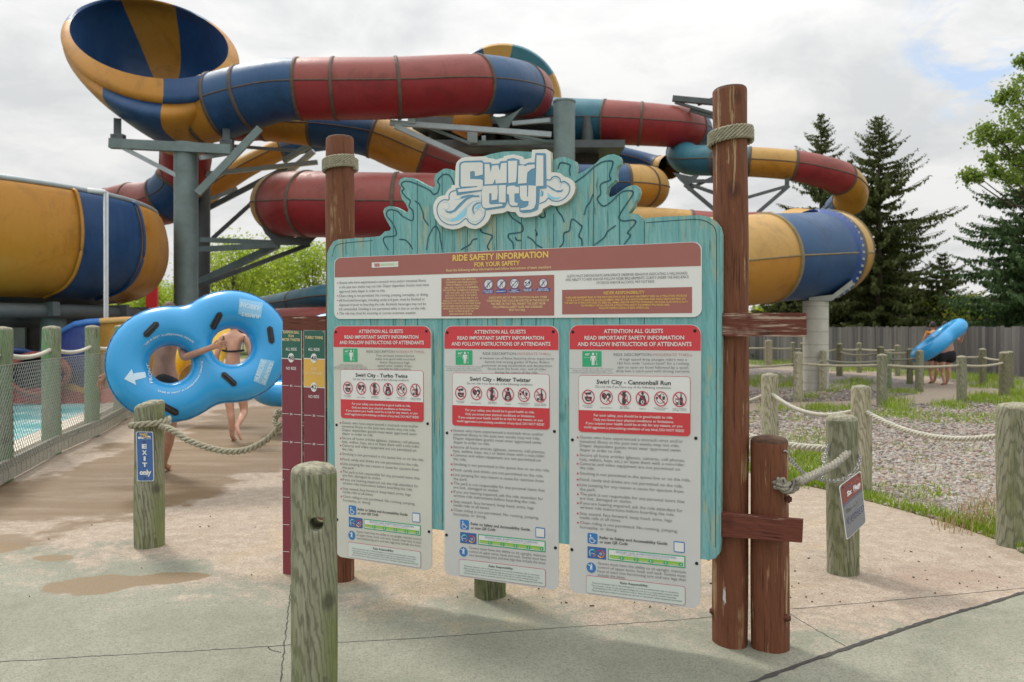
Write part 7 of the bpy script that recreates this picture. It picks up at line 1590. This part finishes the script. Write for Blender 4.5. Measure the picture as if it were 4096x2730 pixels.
def head(root, c, hair_m, skin_m, tilt=(0, 1, 0), r=.1, hairlow=.0, cap=None):
    """head facing away along +Y: skull, nose, ears and hair shell"""
    mb = MB(); n, k = 24, 16; vs = []
    for i in range(k + 1):
        t = math.pi * i / k
        for j in range(n):
            a = 2 * math.pi * j / n; x, y, z = .78 * math.sin(t) * math.cos(a), .95 * math.sin(t) * math.sin(a), 1.2 * math.cos(t)
            if z < -.3: x *= 1 + .35 * (z + .3); y = y * (1 + .25 * (z + .3)) + .12
            vs.append(c + Vector((x, y, z)) * r)
    q = [(i * n + j, i * n + (j + 1) % n, (i + 1) * n + (j + 1) % n, (i + 1) * n + j) for i in range(k) for j in range(n)]; mb.add(vs, q)
    mb.tube([c + Vector((0, .92, .15)) * r, c + Vector((0, 1.2, -.22)) * r, c + Vector((0, .95, -.32)) * r], [.09 * r, .17 * r, .08 * r], 8)
    for sx in (-1, 1): mb.tube([c + Vector((sx * .8, .05, .2)) * r, c + Vector((sx * .92, -.05, .0)) * r, c + Vector((sx * .8, .05, -.25)) * r], [.08 * r, .16 * r, .07 * r], 8)
    o = mb.build('head', skin_m, root)
    mb = MB(); vs2 = [c + (v - c) * (1.07 + .02 * random.random()) for v in vs]; keep = [f for f in q if (sum((vs[i] - c).z for i in f) / 4 > (.35 * r if sum((vs[i] - c).y for i in f) / 4 > .35 * r else (-.45 - hairlow) * r))]
    mb.add(vs2, keep); mb.build('hair', hair_m, root)
    for sx in (-1, 1): mb = MB(); mb.lathe([(.002, -.1 * r), (.11 * r, 0), (.002, .1 * r)], c + Vector((sx * .3, .88, .1)) * r, 10); mb.build('eye', M['ink'], root)
    mb = MB(); mb.tube([c + Vector((-.25, .9, -.58)) * r, c + Vector((0, .98, -.6)) * r, c + Vector((.25, .9, -.58)) * r], .05 * r, 6); mb.build('mouth', M['pinkred'], root)
# man with the tube
mr = empty('person', gw(655, 8.75), 'shirtless man in black trunks walking away, holding the big blue double tube', 'person', 'bathers in swimwear')
b = Body(); Z = 8.78
b.add('pelvis', W(655, 1530, Z), (.15, .115)); b.add('waist', W(657, 1465, Z), (.135, .105), 'pelvis'); b.add('chest', W(660, 1385, Z), (.16, .12), 'waist'); b.add('top', W(665, 1325, Z), (.12, .09), 'chest'); b.add('neck', W(670, 1292, Z), .058, 'top'); b.add('nape', W(674, 1268, Z + .02), .056, 'neck')
b.add('ls', W(606, 1335, Z), .068, 'top'); b.add('le', W(505, 1425, Z - .1), .043, 'ls'); b.add('lw', W(428, 1497, Z - .2), .029, 'le'); b.hand('lh', 'lw', (-.55, .0, -.8), (-.6, -.3, .5), (.3, -.2, -.6))
b.add('rs', W(722, 1338, Z), .068, 'top'); b.add('re', W(736, 1432, 8.1), .043, 'rs'); b.add('rw', W(838, 1394, 7.98), .031, 're'); b.hand('rh', 'rw', (.8, .25, .25), (.0, -.2, 1), (.3, 1, 0))
b.add('lhip', W(622, 1560, Z), .1, 'pelvis'); b.add('lk', W(598, 1705, Z + .2), .06, 'lhip'); b.add('lc', W(600, 1765, Z + .2), .056, 'lk'); b.add('la', W(598, 1845, Z + .32), .038, 'lc'); b.foot('lf', 'la', (-.1, 1, 0))
b.add('rhip', W(690, 1560, Z), .1, 'pelvis'); b.add('rk', W(684, 1705, Z - .1), .062, 'rhip'); b.add('rc', W(676, 1765, Z - .08), .058, 'rk'); b.add('ra', W(653, 1858, Z), .038, 'rc'); b.foot('rf', 'ra', (.05, 1, 0))
skin('body', b.V, b.E, M['skin_tan'], mr)
s_ = Body(); s_.add('p', W(655, 1522, Z), (.172, .138)); s_.add('w', W(656, 1478, Z), (.16, .128), 'p'); s_.add('l', W(620, 1575, Z + .03), .118, 'p'); s_.add('lk', W(608, 1640, Z + .1), .1, 'l'); s_.add('r', W(692, 1575, Z - .02), .118, 'p'); s_.add('rk', W(690, 1640, Z - .06), .1, 'r')
skin('swim_trunks', s_.V, s_.E, M['cloth_b'], mr); head(mr, W(677, 1252, Z + .03), M['hair'], M['skin_tan'], r=.098)
mb = MB(); c = W(441, 1485, Z - .19); mb.tube([c + Vector((.033 * math.cos(a), .033 * math.sin(a) * .9, .012 * math.cos(a))) for a in [i / 16 * 6.283 for i in range(16)]], .008, 6, closed=True); mb.build('wristband', plain('violet_band', (.12, .04, .4), .5), mr)
# woman ahead of him
wr = empty('person', gw(930, 11.2), 'woman in a black bikini walking away barefoot, seen through the right tube ring', 'person', 'bathers in swimwear')
b = Body(); Z = 11.2
b.add('pelvis', W(932, 1512, Z), (.15, .115)); b.add('waist', W(930, 1455, Z), (.112, .09), 'pelvis'); b.add('chest', W(933, 1395, Z), (.135, .1), 'waist'); b.add('top', W(936, 1348, Z), (.105, .08), 'chest'); b.add('neck', W(938, 1325, Z), .047, 'top'); b.add('nape', W(938, 1312, Z + .02), .047, 'neck')
b.add('ls', W(887, 1352, Z), .056, 'top'); b.add('le', W(866, 1425, Z - .05), .038, 'ls'); b.add('lw', W(872, 1488, Z + .12), .027, 'le'); b.hand('lh', 'lw', (.1, .5, -.8), (.6, .4, .2), (.3, 0, -.4))
b.add('rs', W(985, 1352, Z), .056, 'top'); b.add('re', W(1006, 1425, Z), .038, 'rs'); b.add('rw', W(1004, 1492, Z + .1), .027, 're'); b.hand('rh', 'rw', (0, .4, -.9), (-.6, .4, .2), (-.3, 0, -.4))
b.add('lhip', W(906, 1535, Z), .095, 'pelvis'); b.add('lk', W(922, 1645, Z), .055, 'lhip'); b.add('lc', W(926, 1685, Z - .02), .05, 'lk'); b.add('la', W(929, 1748, Z), .033, 'lc'); b.foot('lf', 'la', (0, 1, 0), .18)
b.add('rhip', W(960, 1535, Z), .095, 'pelvis'); b.add('rk', W(978, 1648, Z + .08), .056, 'rhip'); b.add('rc', W(966, 1672, Z - .1), .05, 'rk'); b.add('ra', W(946, 1706, Z - .32), .034, 'rc')
b.add('rf1', W(954, 1730, Z - .36), (.034, .028), 'ra'); b.add('rf2', W(966, 1762, Z - .36), (.034, .02), 'rf1')
skin('body', b.V, b.E, M['skin'], wr); head(wr, W(939, 1300, Z + .03), M['hair'], M['skin'], r=.092, hairlow=.4)
s_ = Body(); s_.add('p', W(932, 1515, Z), (.165, .13)); s_.add('w', W(931, 1490, Z), (.15, .118), 'p'); s_.add('l', W(908, 1540, Z), .105, 'p'); s_.add('r', W(958, 1540, Z), .105, 'p'); skin('bikini_bottom', s_.V, s_.E, M['cloth_b'], wr)
mb = MB(); c = W(933, 1404, Z); mb.tube([c + Vector((.142 * math.cos(a), .112 * math.sin(a), .006 * math.cos(a * 2))) for a in [i / 28 * 6.283 for i in range(28)]], .0145, 8, closed=True)
for x0, x1 in ((902, 893), (968, 978)): mb.tube([W(x0 + 4, 1402, Z - .108), W((x0 + x1) / 2, 1372, Z - .10), W(x1, 1345, Z - .07)], .006, 6)
mb.build('bikini_top', M['cloth_b'], wr)
# the pair on the path
def walker(xc, Z, s, label, sk, hair, shorts, broad, arms):
    root = empty('person', gw(xc, Z), label, 'person', 'bathers in swimwear'); b = Body(); gy = HY + EYE * F / Z; k = F / Z
    p = lambda dx, h, dz=0: Vector(((xc - CX) / F * Z + dx * s, Z + dz, h * s))
    b.add('pelvis', p(0, .95), (.16 * broad, .12 * broad)); b.add('waist', p(0, 1.12), (.145 * broad, .115 * broad), 'pelvis'); b.add('chest', p(0, 1.3), (.17 * broad, .12 * broad), 'waist'); b.add('top', p(0, 1.43), (.12, .09), 'chest'); b.add('neck', p(0, 1.5), .056, 'top'); b.add('nape', p(0, 1.56, .02), .056, 'neck')
    for sx, nm in ((-1, 'l'), (1, 'r')):
        e, w = arms[nm]; b.add(nm + 's', p(sx * .19 * broad, 1.42), .068, 'top'); b.add(nm + 'e', p(*e), .046, nm + 's'); b.add(nm + 'w', p(*w), .031, nm + 'e'); b.hand(nm + 'h', nm + 'w', (sx * .3, -.3, .6 if w[1] > 1.2 else -.7), (0, 1, .3), (-sx, 0, -.2))
        b.add(nm + 'hip', p(sx * .1 * broad, .88), .105 * broad, 'pelvis'); b.add(nm + 'k', p(sx * .11, .48, .06 * sx), .06, nm + 'hip'); b.add(nm + 'c', p(sx * .11, .36, .02 * sx), .056, nm + 'k'); b.add(nm + 'a', p(sx * .1, .075, .12 * sx), .04, nm + 'c'); b.foot(nm + 'f', nm + 'a', (sx * .1, 1, 0))
    skin('body', b.V, b.E, sk, root); t_ = Body(); t_.add('p', p(0, .95), (.185 * broad, .145 * broad)); t_.add('w', p(0, 1.06), (.17 * broad, .135 * broad), 'p')
    for sx, nm in ((-1, 'l'), (1, 'r')): t_.add(nm, p(sx * .11 * broad, .82), .13 * broad, 'p'); t_.add(nm + 'k', p(sx * .12 * broad, .6, .04 * sx), .115 * broad, nm)
    skin('swim_trunks', t_.V, t_.E, shorts, root); head(root, p(0, 1.67, .03), hair, sk, r=.1 * s); return root
wa = walker(3733, 22.6, .985, 'swimmer with dark hair and black trunks half hidden by the slanted blue tube', M['skin'], M['hair_d'], M['cloth_b'], 1.0, {'l': ((-.26, 1.2, .05), (-.22, 1.02, -.1)), 'r': ((.27, 1.22, -.1), (.2, 1.25, -.3))})
mb = MB(); mb.tube([W(3705, 1330, 22.3), W(3722, 1336, 22.35), W(3738, 1326, 22.4)], .045, 8); mb.build('shoulder_strap', plain('orange_strap', (.7, .25, .03), .6), wa)
walker(3783, 22.0, .985, 'broad shirtless swimmer in wide black trunks carrying the slanted blue tube', M['skin'], M['hair_d'], M['cloth_b'], 1.3, {'l': ((-.3, 1.25, -.2), (-.2, 1.3, -.45)), 'r': ((.36, 1.2, -.1), (.3, 1.4, -.3))})
tb = W(3755, 1364, 21.35); place_double(mat_from(tb, (1.0, .4, .66), Vector((.536, 1, -.02)).normalized().cross(Vector((1.0, .4, .66)).normalized()) * 1.0 + Vector((.0, .16, .0))), 'blue double tube carried edge-on and slanted by the swimmers on the path', M['tube_blue'])
